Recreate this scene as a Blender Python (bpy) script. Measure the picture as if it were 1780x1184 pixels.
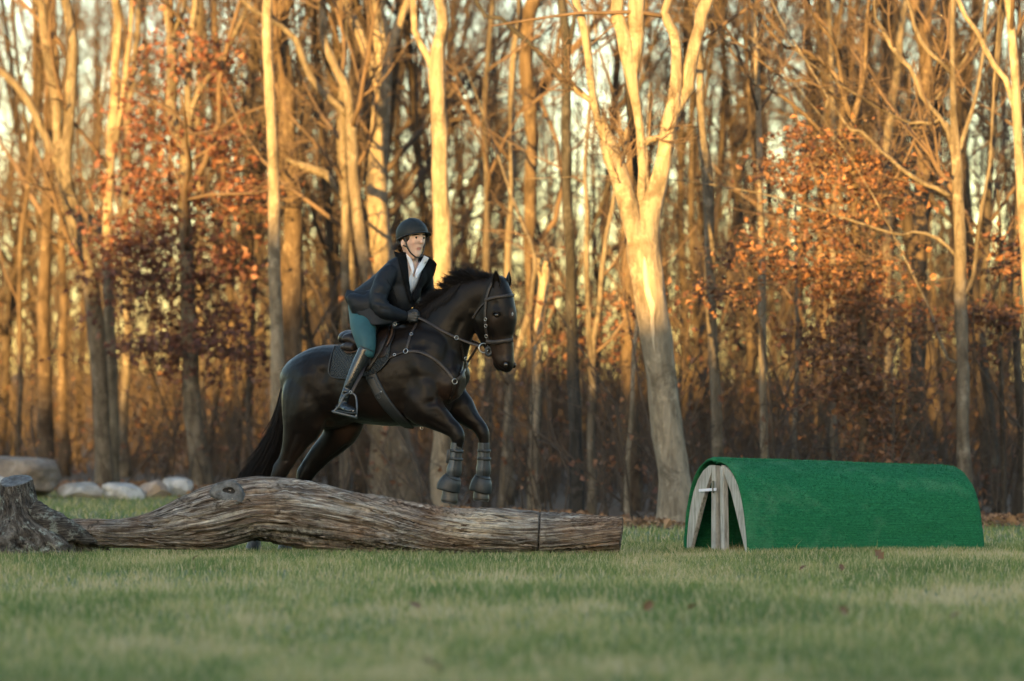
import bpy, bmesh, math, random
import numpy as np
from mathutils import Vector, Matrix
from mathutils.bvhtree import BVHTree

scene = bpy.context.scene
for o in list(bpy.data.objects):
    bpy.data.objects.remove(o, do_unlink=True)
COL = scene.collection
R = math.radians

# ------------------------------------------------------------------ camera
F_PX = 6675.0            # focal length in pixels of the 1780 px wide photograph (135 mm lens)
CAM_H = 0.845
HORIZON = 760.0
PITCH = math.atan((HORIZON - 592.0) / F_PX)
FOCUS = 27.55
cam_d = bpy.data.cameras.new("camera")
cam = bpy.data.objects.new("camera", cam_d)
COL.objects.link(cam)
cam_d.sensor_width = 36.0
cam_d.lens = 36.0 * F_PX / 1780.0
cam_d.clip_start = 0.5
cam_d.clip_end = 3000.0
cam.location = (0, 0, CAM_H)
cam.rotation_euler = (math.pi / 2 + PITCH, 0, 0)
cam_d.dof.use_dof = True
cam_d.dof.focus_distance = FOCUS
cam_d.dof.aperture_fstop = 2.0
cam_d.dof.aperture_blades = 0
scene.camera = cam

# ------------------------------------------------------------------ light
SUN_EL, SUN_AZ = R(4.5), R(20.0)          # low sun behind the camera, a little to its left
SUN_DIR = np.array([-math.sin(SUN_AZ) * math.cos(SUN_EL), -math.cos(SUN_AZ) * math.cos(SUN_EL), math.sin(SUN_EL)])
world = bpy.data.worlds.new("World")
scene.world = world
world.use_nodes = True
wn = world.node_tree
wn.nodes.clear()
sky = wn.nodes.new("ShaderNodeTexSky")
sky.sky_type = 'NISHITA'
sky.sun_disc = False
sky.sun_elevation = SUN_EL
sky.sun_rotation = math.pi + SUN_AZ
sky.air_density = 1.0
sky.dust_density = 1.0
sky.ozone_density = 1.45
bg = wn.nodes.new("ShaderNodeBackground")
bg.inputs['Strength'].default_value = 0.15
wo = wn.nodes.new("ShaderNodeOutputWorld")
wn.links.new(sky.outputs[0], bg.inputs[0])
wn.links.new(bg.outputs[0], wo.inputs[0])
sun_d = bpy.data.lights.new("sun", 'SUN')
sun_d.energy = 5.0
sun_d.angle = R(0.5)
sun_d.color = (1.0, 0.55, 0.14)
sun = bpy.data.objects.new("sun", sun_d)
COL.objects.link(sun)
sun.rotation_euler = Vector(-SUN_DIR).to_track_quat('-Z', 'Y').to_euler()
sun.location = (-30, -60, 40)
scene.view_settings.view_transform = 'Standard'
scene.view_settings.look = 'None'
scene.view_settings.exposure = 2.84
scene.view_settings.gamma = 1.0
scene.view_settings.use_curve_mapping = False
try:
    scene.cycles.use_denoising = True
    scene.cycles.max_bounces = 8
    scene.cycles.transparent_max_bounces = 8
except Exception:
    pass

# ------------------------------------------------------------------ helpers
CA, SA = math.cos(PITCH), math.sin(PITCH)


def P(px, py, Y):
    """World point at depth Y seen at pixel (px, py) of the photograph."""
    a, b = (px - 890.0) / F_PX, (592.0 - py) / F_PX
    dy, dz = CA - b * SA, SA + b * CA
    return np.array([a * Y / dy, Y, CAM_H + dz * Y / dy])


def ray(px, py):
    d = P(px, py, 10.0) - np.array([0, 0, CAM_H])
    return Vector((0, 0, CAM_H)), Vector(d).normalized()


def nrm(v):
    v = np.asarray(v, float)
    return v / (np.linalg.norm(v, axis=-1, keepdims=True) + 1e-12)


def smooth01(t):
    t = np.clip(t, 0, 1)
    return t * t * (3 - 2 * t)


def _hash(ix, iy, iz, seed):
    n = (ix * 374761393 + iy * 668265263 + iz * 2147483647 + seed * 1274126177).astype(np.int64)
    n = (n ^ (n >> 13)) * 1274126177
    n = n & 0x7fffffff
    n = (n ^ (n >> 16)) & 0xffffff
    return n / float(0xffffff)


def vnoise(p, seed=0):
    """Value noise in [-1, 1] at points p (n,3)."""
    p = np.asarray(p, float)
    i = np.floor(p).astype(np.int64)
    f = p - i
    f = f * f * (3 - 2 * f)
    out = 0
    for dx in (0, 1):
        for dy in (0, 1):
            for dz in (0, 1):
                w = (f[..., 0] if dx else 1 - f[..., 0]) * (f[..., 1] if dy else 1 - f[..., 1]) * (f[..., 2] if dz else 1 - f[..., 2])
                out = out + w * _hash(i[..., 0] + dx, i[..., 1] + dy, i[..., 2] + dz, seed)
    return out * 2 - 1


def fbm(p, seed=0, octv=4):
    p = np.asarray(p, float)
    a, s, out = 1.0, 0.0, 0
    for k in range(octv):
        out = out + a * vnoise(p * (2.03 ** k) + 17.3 * k, seed + k)
        s += a
        a *= 0.5
    return out / s


def mesh_np(name, V, Fs, mats=(), smooth=True, mi=None, uv=None, col=None):
    """Mesh from numpy verts and a list of face arrays (quads and/or tris)."""
    if isinstance(Fs, np.ndarray):
        Fs = [Fs]
    Fs = [np.asarray(f, np.int32) for f in Fs if len(f)]
    me = bpy.data.meshes.new(name)
    V = np.ascontiguousarray(V, np.float32).reshape(-1, 3)
    me.vertices.add(len(V))
    me.vertices.foreach_set("co", V.ravel())
    loops = np.concatenate([f.ravel() for f in Fs])
    tot = np.concatenate([np.full(len(f), f.shape[1], np.int32) for f in Fs])
    start = np.concatenate([[0], np.cumsum(tot)[:-1]]).astype(np.int32)
    me.loops.add(len(loops))
    me.loops.foreach_set("vertex_index", loops)
    me.polygons.add(len(tot))
    me.polygons.foreach_set("loop_start", start)
    try:
        me.polygons.foreach_set("loop_total", tot)
    except Exception:
        pass
    if mi is not None:
        me.polygons.foreach_set("material_index", np.asarray(mi, np.int32))
    me.update(calc_edges=True)
    me.polygons.foreach_set("use_smooth", np.full(len(tot), smooth, bool))
    for m in mats:
        me.materials.append(m)
    if uv is not None:
        l = me.uv_layers.new(name="UVMap")
        l.data.foreach_set("uv", np.asarray(uv, np.float32)[loops].ravel())
    if col is not None:
        a = me.color_attributes.new("tint", 'FLOAT_COLOR', 'POINT')
        c = np.asarray(col, np.float32)
        if c.ndim == 1:
            c = np.stack([c, c, c, np.ones_like(c)], 1)
        elif c.shape[1] == 3:
            c = np.concatenate([c, np.ones((len(c), 1), np.float32)], 1)
        a.data.foreach_set("color", c.ravel())
    me.validate()
    return me


def link(name, me, parent=None, **props):
    o = bpy.data.objects.new(name, me)
    COL.objects.link(o)
    if parent is not None:
        o.parent = parent
        o.matrix_parent_inverse = Matrix.Translation(-Vector(world_loc(parent)))
    for k, v in props.items():
        o[k] = v
    return o


def world_loc(o):
    v = Vector(o.location)
    p = o.parent
    while p is not None:
        v = v + (Vector(p.location) if o.matrix_parent_inverse == Matrix() else Vector((0, 0, 0)))
        o, p = p, p.parent
    return v


def thing(name, loc, label, category, group=None):
    o = bpy.data.objects.new(name, None)
    COL.objects.link(o)
    o.empty_display_size = 0.1
    o.location = loc
    o['label'] = label
    o['category'] = category
    if group:
        o['group'] = group
    return o


def tag(o, label, category, group=None):
    o['label'] = label
    o['category'] = category
    if group:
        o['group'] = group
    return o


def resample(pts, n):
    """Smooth (Catmull-Rom) resampling of rows of numbers by arc length of the first 3 columns."""
    pts = np.asarray(pts, float)
    if len(pts) == 2:
        t = np.linspace(0, 1, n)[:, None]
        return pts[0] * (1 - t) + pts[1] * t
    q = np.vstack([2 * pts[0] - pts[1], pts, 2 * pts[-1] - pts[-2]])
    out = []
    for i in range(1, len(q) - 2):
        p0, p1, p2, p3 = q[i - 1], q[i], q[i + 1], q[i + 2]
        t = np.linspace(0, 1, 13)[:-1, None]
        out.append(0.5 * ((2 * p1) + (-p0 + p2) * t + (2 * p0 - 5 * p1 + 4 * p2 - p3) * t ** 2 + (-p0 + 3 * p1 - 3 * p2 + p3) * t ** 3))
    out.append(q[-2][None])
    d = np.vstack(out)
    k = min(3, d.shape[1])
    s = np.concatenate([[0], np.cumsum(np.linalg.norm(np.diff(d[:, :k], axis=0), axis=1))])
    u = np.linspace(0, s[-1], n)
    return np.stack([np.interp(u, s, d[:, j]) for j in range(d.shape[1])], 1)


def tubes(Pa, Ra, sides=6, cap=True):
    """Pa (m,n,3), Ra (m,n) -> verts, [quads, tris], (u,v)."""
    Pa = np.asarray(Pa, float)
    Ra = np.asarray(Ra, float)
    m, n, _ = Pa.shape
    T = nrm(np.gradient(Pa, axis=1))
    mean = nrm(Pa[:, -1] - Pa[:, 0])
    ref = np.where(np.abs(mean[:, 2:3]) > 0.7, np.array([[1.0, 0.13, 0]]), np.array([[0.1, 0.05, 1.0]]))
    B = nrm(np.cross(T, ref[:, None, :]))
    N = np.cross(B, T)
    a = np.linspace(0, 2 * np.pi, sides, endpoint=False)
    ring = B[:, :, None, :] * np.cos(a)[None, None, :, None] + N[:, :, None, :] * np.sin(a)[None, None, :, None]
    V = Pa[:, :, None, :] + ring * Ra[:, :, None, None]
    idx = np.arange(m * n * sides).reshape(m, n, sides)
    a0, a1 = idx[:, :-1], idx[:, 1:]
    q = np.stack([a0, np.roll(a0, -1, 2), np.roll(a1, -1, 2), a1], -1).reshape(-1, 4)
    fs = [q]
    V = V.reshape(-1, 3)
    if cap:
        tips = np.arange(m) + len(V)
        V = np.vstack([V, Pa[:, -1] + T[:, -1] * Ra[:, -1:] * 0.6])
        last = idx[:, -1]
        tr = np.stack([last, np.roll(last, -1, 1), np.repeat(tips[:, None], sides, 1)], -1).reshape(-1, 3)
        base = np.arange(m) + len(V)
        V = np.vstack([V, Pa[:, 0] - T[:, 0] * Ra[:, :1] * 0.3])
        first = idx[:, 0]
        tr2 = np.stack([np.roll(first, -1, 1), first, np.repeat(base[:, None], sides, 1)], -1).reshape(-1, 3)
        fs += [np.vstack([tr, tr2])]
    return V, fs


def join(parts):
    """Join (V, [faces]) tuples."""
    Vs, Fd, off = [], {}, 0
    for V, fs in parts:
        Vs.append(V)
        for f in (fs if isinstance(fs, list) else [fs]):
            if len(f):
                Fd.setdefault(f.shape[1], []).append(np.asarray(f) + off)
        off += len(V)
    return np.vstack(Vs), [np.vstack(v) for v in Fd.values()]


def tube1(pts, rad, sides=8, n=None, cap=True):
    pts = np.asarray(pts, float)
    rad = np.broadcast_to(np.asarray(rad, float), (len(pts),))
    q = np.concatenate([pts, rad[:, None]], 1)
    if n:
        q = resample(q, n)
    return tubes(q[None, :, :3], q[None, :, 3], sides, cap)


def loft(C, A, Bw, lat, n=28, sides=24, sq=2.0, egg=None):
    """Closed loft: centres C (k,3), half extents A (in the plane of travel) and Bw (along lat)."""
    q = np.concatenate([np.asarray(C, float), np.asarray(A, float)[:, None], np.asarray(Bw, float)[:, None]], 1)
    q = resample(q, n)
    c, a, b = q[:, :3], np.maximum(q[:, 3], 1e-3), np.maximum(q[:, 4], 1e-3)
    T = nrm(np.gradient(c, axis=0))
    L = np.broadcast_to(np.asarray(lat, float), c.shape)
    L = nrm(L - (L * T).sum(1, keepdims=True) * T)
    N = np.cross(L, T)
    th = np.linspace(0, 2 * np.pi, sides, endpoint=False)
    cs = np.sign(np.cos(th)) * np.abs(np.cos(th)) ** (2 / sq)
    sn = np.sign(np.sin(th)) * np.abs(np.sin(th)) ** (2 / sq)
    bw = np.ones_like(th) if egg is None else 1 + egg * np.cos(th)
    V = c[:, None] + N[:, None] * (a[:, None] * cs[None])[..., None] + L[:, None] * (b[:, None] * (sn * bw)[None])[..., None]
    idx = np.arange(n * sides).reshape(n, sides)
    a0, a1 = idx[:-1], idx[1:]
    quads = np.stack([a0, np.roll(a0, -1, 1), np.roll(a1, -1, 1), a1], -1).reshape(-1, 4)
    V = np.vstack([V.reshape(-1, 3), c[0], c[-1]])
    e0, e1 = n * sides, n * sides + 1
    tr = np.vstack([np.stack([np.roll(idx[0], -1), idx[0], np.full(sides, e0)], 1), np.stack([idx[-1], np.roll(idx[-1], -1), np.full(sides, e1)], 1)])
    return V, [quads, tr]


def ball(c, r, n=16, axes=None):
    c = np.asarray(c, float)
    r = np.broadcast_to(np.asarray(r, float), (3,))
    ax = np.eye(3) if axes is None else np.asarray(axes, float)
    th = np.linspace(0, np.pi, n)
    ph = np.linspace(0, 2 * np.pi, 2 * n, endpoint=False)
    d = np.stack([np.outer(np.sin(th), np.cos(ph)), np.outer(np.sin(th), np.sin(ph)), np.outer(np.cos(th), np.ones_like(ph))], -1)
    V = c + (d * r) @ ax
    idx = np.arange(n * 2 * n).reshape(n, 2 * n)
    a0, a1 = idx[:-1], idx[1:]
    q = np.stack([a0, a1, np.roll(a1, -1, 1), np.roll(a0, -1, 1)], -1).reshape(-1, 4)
    return V.reshape(-1, 3), [q]


def fix_dir(V, fs):
    return V, fs


def fuse(parts, voxel, smooth_it=6, fac=0.5):
    """Union of closed shapes as ONE continuous surface (voxel remesh + smoothing): verts, quads."""
    V, fs = join(parts)
    me = mesh_np("tmp", V, fs)
    bm = bmesh.new()
    bm.from_mesh(me)
    bmesh.ops.remove_doubles(bm, verts=bm.verts, dist=1e-5)
    bmesh.ops.recalc_face_normals(bm, faces=bm.faces)
    bm.to_mesh(me)
    bm.free()
    ob = bpy.data.objects.new("tmp", me)
    COL.objects.link(ob)
    md = ob.modifiers.new("r", 'REMESH')
    md.mode = 'VOXEL'
    md.voxel_size = voxel
    if smooth_it:
        s = ob.modifiers.new("s", 'SMOOTH')
        s.factor = fac
        s.iterations = smooth_it
    dg = bpy.context.evaluated_depsgraph_get()
    ev = ob.evaluated_get(dg)
    m2 = bpy.data.meshes.new_from_object(ev)
    V2 = np.empty(len(m2.vertices) * 3, np.float32)
    m2.vertices.foreach_get("co", V2)
    V2 = V2.reshape(-1, 3).astype(float)
    lt = np.empty(len(m2.polygons), np.int32)
    m2.polygons.foreach_get("loop_total", lt)
    li = np.empty(len(m2.loops), np.int32)
    m2.loops.foreach_get("vertex_index", li)
    bpy.data.objects.remove(ob, do_unlink=True)
    bpy.data.meshes.remove(me)
    bpy.data.meshes.remove(m2)
    assert (lt == 4).all()
    return V2, li.reshape(-1, 4)


def vnormals(V, Q):
    n = np.cross(V[Q[:, 2]] - V[Q[:, 0]], V[Q[:, 3 if Q.shape[1] == 4 else 1]] - V[Q[:, 1 if Q.shape[1] == 4 else 0]])
    out = np.zeros_like(V)
    for k in range(Q.shape[1]):
        np.add.at(out, Q[:, k], n)
    return nrm(out)


def bvh_of(V, fs):
    polys = []
    for f in (fs if isinstance(fs, list) else [fs]):
        polys += f.tolist()
    return BVHTree.FromPolygons([tuple(v) for v in V], polys)


def hit(bvh, px, py, fallback=None):
    o, d = ray(px, py)
    h = bvh.ray_cast(o, d, 200.0)
    if h[0] is None:
        return None
    n = np.array(h[1])
    if np.dot(n, np.array(d)) > 0:
        n = -n
    return np.array(h[0]), n


def bump_at(V, N, c, rad, amt, c2=None):
    """Gaussian push along normals round a point or a segment."""
    c = np.asarray(c, float)
    if c2 is None:
        d2 = ((V - c) ** 2).sum(1)
    else:
        ab = np.asarray(c2, float) - c
        t = np.clip(((V - c) @ ab) / (ab @ ab), 0, 1)
        d2 = ((V - (c + t[:, None] * ab)) ** 2).sum(1)
    V += N * (amt * np.exp(-d2 / (rad * rad)))[:, None]


def strap_mesh(path, width, thick, bvh=None, off=0.004, n=40, depth=None, lift=None):
    """Flat leather strap: path of pixels laid on a surface, or of 3-D points."""
    pts, nor = [], []
    if bvh is not None:
        pp = resample(np.asarray(path, float)[:, :2], n)
        ok = []
        for i, (x, y) in enumerate(pp):
            h = hit(bvh, x, y)
            ok.append(h)
        good = [i for i, h in enumerate(ok) if h is not None]
        if not good:
            raise ValueError("strap misses")
        for i, h in enumerate(ok):
            if h is None:
                j = min(good, key=lambda g: abs(g - i))
                p = P(pp[i][0], pp[i][1], ok[j][0][1])
                h = (p, ok[j][1])
            pts.append(h[0])
            nor.append(h[1])
        pts, nor = np.array(pts), nrm(np.array(nor))
        for _ in range(2):
            nor[1:-1] = nrm(nor[:-2] + nor[1:-1] * 2 + nor[2:])
            pts[1:-1] = (pts[:-2] + pts[1:-1] * 2 + pts[2:]) / 4
        pts = pts + nor * (off + thick * 0.5)
        if lift is not None:
            pts = pts + nor * np.interp(np.linspace(0, 1, n), np.linspace(0, 1, len(lift)), lift)[:, None]
    else:
        pts = resample(path, n)
        nor = np.broadcast_to(np.asarray(depth if depth is not None else (0, -1, 0), float), pts.shape)
    T = nrm(np.gradient(pts, axis=0))
    Bv = nrm(np.cross(nor, T))
    Nv = np.cross(T, Bv)
    w, t = width / 2, thick / 2
    prof = [(-w, -t), (-w * 0.98, t * 0.4), (-w * 0.75, t), (w * 0.75, t), (w * 0.98, t * 0.4), (w, -t)]
    V = np.stack([pts + Bv * a + Nv * b for a, b in prof], 1)
    k = len(prof)
    idx = np.arange(n * k).reshape(n, k)
    a0, a1 = idx[:-1], idx[1:]
    q = np.stack([a0, np.roll(a0, -1, 1), np.roll(a1, -1, 1), a1], -1).reshape(-1, 4)
    V = V.reshape(-1, 3)
    e = np.array([[idx[0, 0], idx[0, 1], idx[0, 4], idx[0, 5]], [idx[0, 1], idx[0, 2], idx[0, 3], idx[0, 4]],
                  [idx[-1, 5], idx[-1, 4], idx[-1, 1], idx[-1, 0]], [idx[-1, 4], idx[-1, 3], idx[-1, 2], idx[-1, 1]]])
    return V, [np.vstack([q, e])]


def torus(c, nor, r, tr, n=20, s=8, sx=1.0):
    nor = nrm(nor)
    a = nrm(np.cross(nor, (0.01, 0.02, 1.0)))
    b = np.cross(nor, a)
    t = np.linspace(0, 2 * np.pi, n, endpoint=False)
    u = np.linspace(0, 2 * np.pi, s, endpoint=False)
    rd = a[None] * np.cos(t)[:, None] * sx + b[None] * np.sin(t)[:, None]
    V = np.asarray(c) + rd[:, None] * (r + tr * np.cos(u)[None, :, None]) + nor * (tr * np.sin(u))[None, :, None]
    idx = np.arange(n * s).reshape(n, s)
    a1 = np.roll(idx, -1, 0)
    q = np.stack([idx, np.roll(idx, -1, 1), np.roll(a1, -1, 1), a1], -1).reshape(-1, 4)
    return V.reshape(-1, 3), [q]


def box(c, size, ax=None):
    """Box with softened edges (chamfered), centre c, full size, axes rows."""
    ax = np.eye(3) if ax is None else np.asarray(ax, float)
    h = np.asarray(size, float) / 2
    ch = min(h) * 0.18
    pts, bmv = [], bmesh.new()
    for sx in (-1, 1):
        for sy in (-1, 1):
            for sz in (-1, 1):
                bmv.verts.new((sx * h[0], sy * h[1], sz * h[2]))
    bmesh.ops.convex_hull(bmv, input=bmv.verts)
    bmesh.ops.dissolve_limit(bmv, angle_limit=0.01, verts=bmv.verts, edges=bmv.edges)
    bmesh.ops.bevel(bmv, geom=list(bmv.edges), offset=ch, segments=1, affect='EDGES')
    bmesh.ops.triangulate(bmv, faces=bmv.faces)
    bmv.verts.index_update()
    V = np.array([v.co[:] for v in bmv.verts])
    Fa = np.array([[v.index for v in f.verts] for f in bmv.faces])
    bmv.free()
    return np.asarray(c, float) + V @ ax, [Fa]


def part(name, shape, mat, parent, smooth=True, **kw):
    V, fs = shape
    return link(name, mesh_np(name, V, fs, [mat] if not isinstance(mat, (list, tuple)) else mat, smooth, **kw), parent)


# ------------------------------------------------------------------ materials
class NT:
    def __init__(self, name):
        self.m = bpy.data.materials.new(name)
        self.m.use_nodes = True
        self.t = self.m.node_tree
        self.b = self.t.nodes["Principled BSDF"]

    def n(self, kind, **kw):
        nd = self.t.nodes.new("ShaderNode" + kind)
        for k, v in kw.items():
            if k in nd.inputs:
                nd.inputs[k].default_value = v
            else:
                setattr(nd, k, v)
        return nd

    def l(self, a, b):
        self.t.links.new(a, b)

    def coord(self, kind='Object', scale=(1, 1, 1), loc=(0, 0, 0), rot=(0, 0, 0)):
        tc = self.n('TexCoord')
        mp = self.n('Mapping')
        mp.inputs['Scale'].default_value = scale
        mp.inputs['Location'].default_value = loc
        mp.inputs['Rotation'].default_value = rot
        self.l(tc.outputs[kind], mp.inputs['Vector'])
        return mp.outputs[0]

    def noise(self, vec, scale, detail=4.0, rough=0.55, dist=0.0):
        nd = self.n('TexNoise')
        nd.inputs['Scale'].default_value = scale
        nd.inputs['Detail'].default_value = detail
        nd.inputs['Roughness'].default_value = rough
        nd.inputs['Distortion'].default_value = dist
        if vec is not None:
            self.l(vec, nd.inputs['Vector'])
        return nd.outputs['Fac']

    def ramp(self, fac, stops):
        nd = self.n('ValToRGB')
        e = nd.color_ramp.elements
        while len(e) < len(stops):
            e.new(0.5)
        for k, (p, c) in enumerate(stops):
            e[k].position = p
            e[k].color = (*c, 1) if len(c) == 3 else c
        self.l(fac, nd.inputs[0])
        return nd.outputs[0]

    def mix(self, fac, a, b, blend='MIX'):
        nd = self.n('Mix', data_type='RGBA', blend_type=blend)
        for s, v in ((0, fac), (6, a), (7, b)):
            if isinstance(v, (int, float)):
                nd.inputs[s].default_value = v
            elif isinstance(v, tuple):
                nd.inputs[s].default_value = (*v, 1)
            else:
                self.l(v, nd.inputs[s])
        return nd.outputs[2]

    def math(self, op, a, b=0.0):
        nd = self.n('Math', operation=op)
        for s, v in ((0, a), (1, b)):
            if isinstance(v, (int, float)):
                nd.inputs[s].default_value = v
            else:
                self.l(v, nd.inputs[s])
        return nd.outputs[0]

    def attr(self, name='tint'):
        nd = self.n('Attribute', attribute_name=name)
        return nd

    def base(self, c):
        if isinstance(c, tuple):
            self.b.inputs['Base Color'].default_value = (*c, 1)
        else:
            self.l(c, self.b.inputs['Base Color'])

    def bump(self, h, strength=0.3, dist=0.01):
        nd = self.n('Bump')
        nd.inputs['Strength'].default_value = strength
        nd.inputs['Distance'].default_value = dist
        self.l(h, nd.inputs['Height'])
        self.l(nd.outputs[0], self.b.inputs['Normal'])

    def set(self, **kw):
        for k, v in kw.items():
            k = k.replace('_', ' ')
            if isinstance(v, (int, float)):
                self.b.inputs[k].default_value = v
            elif isinstance(v, tuple):
                self.b.inputs[k].default_value = (*v, 1) if len(v) == 3 else v
            else:
                self.l(v, self.b.inputs[k])
        return self


def simple(name, c1, c2, scale=30, rough=0.6, bump=0.15, bdist=0.003, stretch=(1, 1, 1), kind='Object', **kw):
    t = NT(name)
    v = t.coord(kind, stretch)
    f = t.noise(v, scale, 5)
    t.base(t.ramp(f, [(0.3, c1), (0.7, c2)]))
    if bump:
        t.bump(t.noise(v, scale * 3, 4), bump, bdist)
    t.set(Roughness=rough)
    for k, x in kw.items():
        t.b.inputs[k].default_value = (*x, 1) if isinstance(x, tuple) else x
    return t.m


def bark_mat(name, c1, c2, c3):
    t = NT(name)
    v = t.coord('Object', (1, 1, 0.22))
    f = t.noise(v, 14, 6, 0.65, 0.6)
    f2 = t.noise(t.coord('Object', (1, 1, 0.6)), 2.2, 4)
    f3 = t.noise(t.coord('Object', (1, 1, 1)), 6.0, 5, 0.7)
    c = t.ramp(f, [(0.28, c1), (0.55, c2), (0.75, c3)])
    c = t.mix(t.math('MULTIPLY', f2, 0.55), c, c1)
    c = t.mix(t.ramp(f3, [(0.55, (0, 0, 0)), (0.68, (0.6, 0.6, 0.6))]), c, tuple(x * 1.15 for x in c3))
    blot = t.noise(t.coord('Object', (1, 1, 0.7)), 3.4, 6, 0.75, 0.8)
    c = t.mix(t.ramp(blot, [(0.50, (0, 0, 0)), (0.62, (0.9, 0.9, 0.9))]), c, tuple(x * 0.85 for x in c1))
    t.base(c)
    t.bump(t.math('ADD', f, t.math('MULTIPLY', f3, 0.5)), 0.9, 0.04)
    t.set(Roughness=0.9)
    t.b.inputs['Specular IOR Level'].default_value = 0.15
    return t.m


M = {}
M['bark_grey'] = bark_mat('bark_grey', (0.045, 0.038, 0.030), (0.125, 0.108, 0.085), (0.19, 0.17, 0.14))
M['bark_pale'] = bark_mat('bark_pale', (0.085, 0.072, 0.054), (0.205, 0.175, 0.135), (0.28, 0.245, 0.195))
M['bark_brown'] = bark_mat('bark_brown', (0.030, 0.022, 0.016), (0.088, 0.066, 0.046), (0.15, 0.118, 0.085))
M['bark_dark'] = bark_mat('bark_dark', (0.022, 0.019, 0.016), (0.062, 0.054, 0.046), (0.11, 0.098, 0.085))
M['bark_shaded'] = bark_mat('bark_shaded', (0.014, 0.0135, 0.013), (0.036, 0.035, 0.034), (0.062, 0.060, 0.058))  # bark colour darkened to show the centre trunk as shaded
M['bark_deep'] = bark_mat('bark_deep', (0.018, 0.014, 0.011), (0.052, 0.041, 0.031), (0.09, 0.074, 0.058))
M['bark_fork_shade'] = bark_mat('bark_fork_shade', (0.008, 0.007, 0.006), (0.022, 0.019, 0.017), (0.04, 0.036, 0.032))  # near-black colour stands for the shade in the big tree's fork
M['twig'] = simple('twig', (0.034, 0.023, 0.016), (0.095, 0.064, 0.042), 3, 0.9, 0)
M['twig_dark'] = simple('twig_dark', (0.020, 0.0145, 0.0105), (0.056, 0.040, 0.028), 3, 0.9, 0)
M['heartwood'] = simple('heartwood', (0.22, 0.185, 0.135), (0.36, 0.315, 0.25), 25, 0.8, 0.4, 0.01, (1, 1, 0.15))


def leaf_mat(name, stops):
    t = NT(name)
    a = t.attr()
    c = t.ramp(a.outputs['Fac'], stops)
    t.base(c)
    t.set(Roughness=0.6)
    tr = t.n('BsdfTranslucent')
    t.l(c, tr.inputs['Color'])
    mx = t.n('MixShader')
    mx.inputs[0].default_value = 0.35
    t.l(t.b.outputs[0], mx.inputs[1])
    t.l(tr.outputs[0], mx.inputs[2])
    t.l(mx.outputs[0], t.t.nodes['Material Output'].inputs[0])
    return t.m


M['leaf_red'] = leaf_mat('leaf_red', [(0.0, (0.05, 0.019, 0.015)), (0.5, (0.105, 0.040, 0.028)), (1.0, (0.19, 0.085, 0.05))])
M['leaf_rust'] = leaf_mat('leaf_rust', [(0.0, (0.055, 0.024, 0.015)), (0.5, (0.125, 0.056, 0.030)), (1.0, (0.24, 0.12, 0.055))])
M['leaf_litter'] = leaf_mat('leaf_litter', [(0.0, (0.10, 0.055, 0.03)), (0.5, (0.22, 0.115, 0.055)), (1.0, (0.36, 0.21, 0.11))])
M['evergreen'] = leaf_mat('evergreen', [(0.0, (0.02, 0.04, 0.015)), (1.0, (0.05, 0.09, 0.03))])
M['grass'] = leaf_mat('grass', [(0.0, (0.070, 0.120, 0.030)), (0.4, (0.155, 0.20, 0.054)), (0.64, (0.25, 0.25, 0.085)), (0.80, (0.36, 0.29, 0.135)), (1.0, (0.46, 0.39, 0.24))])

# ------------------------------------------------------------------ ground
def ground_z(x, y):
    x = np.asarray(x, float)
    y = np.asarray(y, float)
    left = smooth01((-x - 1.2) / 2.8)
    z = 0.21 * left * np.clip((y - 29) / 19.0, 0, 1.3)
    z = z + 0.03 * np.clip(y - 62, 0, 120)
    z = z + 0.012 * np.sin(x * 1.3 + y * 0.4) * smooth01((y - 8) / 5) + 0.01 * np.sin(x * 0.5 - y * 0.9)
    return z


def wood_edge(x):
    x = np.asarray(x, float)
    return np.interp(x, [-30, -6, -4.2, -2.0, 0.6, 1.2, 30], [52, 46.5, 45.5, 41, 37.5, 35.2, 35.2])


def nonuni(lo, hi, mid0, mid1, step, nout):
    a = mid0 - np.geomspace(1, mid0 - lo + 1, nout)[::-1] + 1
    b = np.arange(mid0, mid1, step)[1:]
    c = mid1 + np.geomspace(1, hi - mid1 + 1, nout) - 1
    return np.concatenate([a, b, c])


gx = nonuni(-500, 500, -12, 12, 0.4, 22)
gy = nonuni(-300, 1200, 5, 64, 0.4, 26)
GX, GY = np.meshgrid(gx, gy, indexing='ij')
GZ = ground_z(GX, GY)
gi = np.arange(GX.size).reshape(GX.shape)
gq = np.stack([gi[:-1, :-1], gi[1:, :-1], gi[1:, 1:], gi[:-1, 1:]], -1).reshape(-1, 4)
wood = smooth01((GY - wood_edge(GX) + 0.3) / 0.9).ravel()
t = NT('ground')
v = t.coord('Object')
n1 = t.noise(v, 1.1, 5)
n2 = t.noise(v, 18, 5, 0.7)
grassc = t.ramp(t.mix(0.5, n1, n2), [(0.35, (0.055, 0.085, 0.028)), (0.52, (0.10, 0.12, 0.045)), (0.66, (0.19, 0.165, 0.085))])
littc = t.ramp(t.noise(v, 26, 5, 0.75), [(0.3, (0.026, 0.017, 0.011)), (0.5, (0.065, 0.041, 0.025)), (0.7, (0.13, 0.085, 0.05))])
am = t.attr().outputs['Fac']
edge = t.math('ADD', am, t.math('MULTIPLY', t.math('SUBTRACT', t.noise(v, 2.5, 4), 0.5), 0.9))
t.base(t.mix(t.ramp(edge, [(0.42, (0, 0, 0)), (0.6, (1, 1, 1))]), grassc, littc))
t.bump(n2, 0.6, 0.05)
t.set(Roughness=0.95)
M['ground'] = t.m
link('ground', mesh_np('ground', np.stack([GX, GY, GZ], -1).reshape(-1, 3), gq, [M['ground']], col=wood), kind='structure')

rng = np.random.default_rng(7)


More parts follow.
